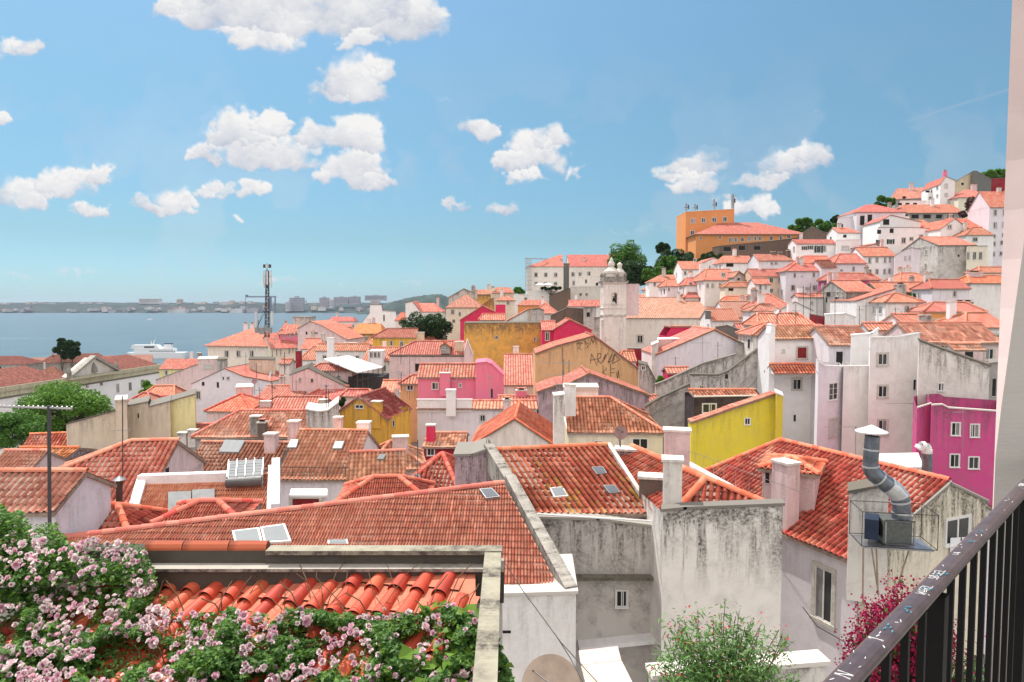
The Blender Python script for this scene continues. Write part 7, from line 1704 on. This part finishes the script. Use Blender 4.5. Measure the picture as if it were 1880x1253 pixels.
def pillar():
    Y = 3.4; r = root('wall_pillar', 'pale painted wall edge of the viewpoint at the right margin', 'wall', (3, Y, CZ-2)); gm = plaster('plaster_pillar', (.50, .47, .44), .05, .06); pm = simple('pillar_sunlit_pink', (.80, .62, .58), .9, var=.03, nscale=5)  # sunlight painted into the pinker reveal colour, shade into the grey front
    q = MB(); zt, zb = CZ+3.2, CZ-3; Yb = Y+.1; xb = kx(1834)*Yb
    def xf(z):
        v = proj((0, Y, z))[1]; u = 1836+max(-.0, (820-v))*.098; return max(kx(u)*Y, xb*Y/Yb+.001) if v > 0 else kx(1836+820*.098)*Y
    zs = np.linspace(zb, zt, 26)
    for z0, z1 in zip(zs[:-1], zs[1:]):
        a0, a1 = xf(z0), xf(z1)
        q.face([(a0, Y, z0), (xb+2.2, Y, z0), (xb+2.2, Y, z1), (a1, Y, z1)], gm, [(a0, 59-z0), (2, 59-z0), (2, 59-z1), (a1, 59-z1)])
        q.face([(xb, Yb, z0), (a0, Y, z0), (a1, Y, z1), (xb, Yb, z1)], pm, [(0, 59), (.1, 59), (.1, 58), (0, 58)])
    q.face([(xb+2.2, Yb, zb), (xb, Yb, zb), (xb, Yb, zt), (xb+2.2, Yb, zt)], gm)
    q.build('wall', r)
pillar()
q = MB(); q.extrude([(x_, y_, CZ-1.7) for x_, y_ in ((-3, -2.45), (-3, -5), (6, -5), (6, 3.4), (2.85, 3.4))], (0, 0, -.2), simple('terrace_paving', (.35, .33, .30), .8)); o = q.build('terrace'); o['kind'] = 'structure'

q = MB(); c = P(1500, 206, 6000); q.tube(c+Vector((-16, 0, 0)), c+Vector((16, 0, 1)), 2.2, simple('ship_white', (.8,)*3), 8); q.extrude([c+Vector((3, -15, 0)), c+Vector((7, 0, 0)), c+Vector((3, 15, 0)), c+Vector((-1, 0, 0))], (0, 0, .6), simple('ship_white', (.8,)*3)); q.extrude([c+Vector((-16, 0, 0)), c+Vector((-12, 0, 0)), c+Vector((-16, 0, 7))], (0, .6, 0), simple('ship_white', (.8,)*3)); tag(q.build('airplane'), 'tiny white airliner high in the blue sky', 'airplane')
# ---------------------------------------------------------------- ground
for _x in range(-40, 45, 10):
    for _y in range(-30, 19, 8): GROUND.append((_x, _y, 35, 5))
for _y in range(85, 320, 12):
    for _k in (-.56, -.66, -.78, -.92, -1.1, -1.35):
        if _y > 110 or _k < -.6:
            if all((g_[0]-_k*_y)**2+(g_[1]-_y)**2 > 150 for g_ in GROUND): GROUND.append((_k*_y, _y, 14 if _y > 120 else 24, 5))
G = np.array([(x, y, z, r) for x, y, z, r in GROUND])
GROUND_GRID = True
def gz(x, y):
    d2 = (G[:, 0]-x)**2+(G[:, 1]-y)**2+4.0
    wt = 1/d2**2; z = float((wt*G[:, 2]).sum()/wt.sum())
    return z
def terrain():
    xs = np.concatenate([np.linspace(-420, -170, 12), np.linspace(-160, 260, 106), np.linspace(275, 700, 14)])
    ys = np.concatenate([np.linspace(-40, 260, 76), np.linspace(270, 420, 16)])
    V = []
    for y in ys:
        for x in xs:
            z = gz(x, y)
            # falls away to the river on the left and beyond the town
            fall = max(0, (y-300)/90)+max(0, (-x-60-(y*.45))/60)
            z = z*max(0, 1-min(1, fall))+(-3)*min(1, fall) if fall > 0 else z
            V.append((x, y, z))
    nx = len(xs); Fc = []
    for j in range(len(ys)-1):
        for i in range(nx-1): a = j*nx+i; Fc.append([a, a+1, a+nx+1, a+nx])
    mb = MB(); mb.raw(V, Fc, [(v[0], v[1]) for v in V], simple('street_ground', (.30, .27, .24), .9, var=.25, nscale=.6))
    o = mb.build('ground', smooth=True); o['kind'] = 'structure'
terrain()
HAZE = 0.00004
def haze():
    mb = MB(); m = bpy.data.materials.new('air'); m.use_nodes = True; t = m.node_tree; t.nodes.clear(); v = t.nodes.new('ShaderNodeVolumePrincipled'); o = t.nodes.new('ShaderNodeOutputMaterial')
    v.inputs['Density'].default_value = HAZE; v.inputs['Color'].default_value = (.70, .82, .98, 1); v.inputs['Anisotropy'].default_value = .3; t.links.new(v.outputs[0], o.inputs['Volume'])
    x0, x1, y0, y1, z0, z1 = -9500, 9500, -300, 13000, -16, 135
    c = [(x, y, z) for z in (z0, z1) for x, y in ((x0, y0), (x1, y0), (x1, y1), (x0, y1))]
    for f in ((3, 2, 1, 0), (4, 5, 6, 7), (0, 1, 5, 4), (1, 2, 6, 5), (2, 3, 7, 6), (3, 0, 4, 7)): mb.face([c[i] for i in f], m)
    ob = mb.build('haze'); ob['kind'] = 'stuff'
if HAZE: haze()
for o in list(bpy.data.objects):
    if 'org' in o: del o['org']
print('OBJECTS', len(bpy.data.objects), 'TOP', sum(1 for o in bpy.data.objects if o.parent is None), 'FACES', sum(len(o.data.polygons) for o in bpy.data.objects if o.type == 'MESH'))
for o in bpy.data.objects:
    if o.parent is None and 'label' in o:
        n = len(o['label'].split())
        if n > 15 or n < 4: print('LABEL', n, o['label'])
from collections import Counter
for l, c in Counter(o['label'] for o in bpy.data.objects if o.parent is None and 'label' in o).items():
    if c > 1: print('DUP', c, l)
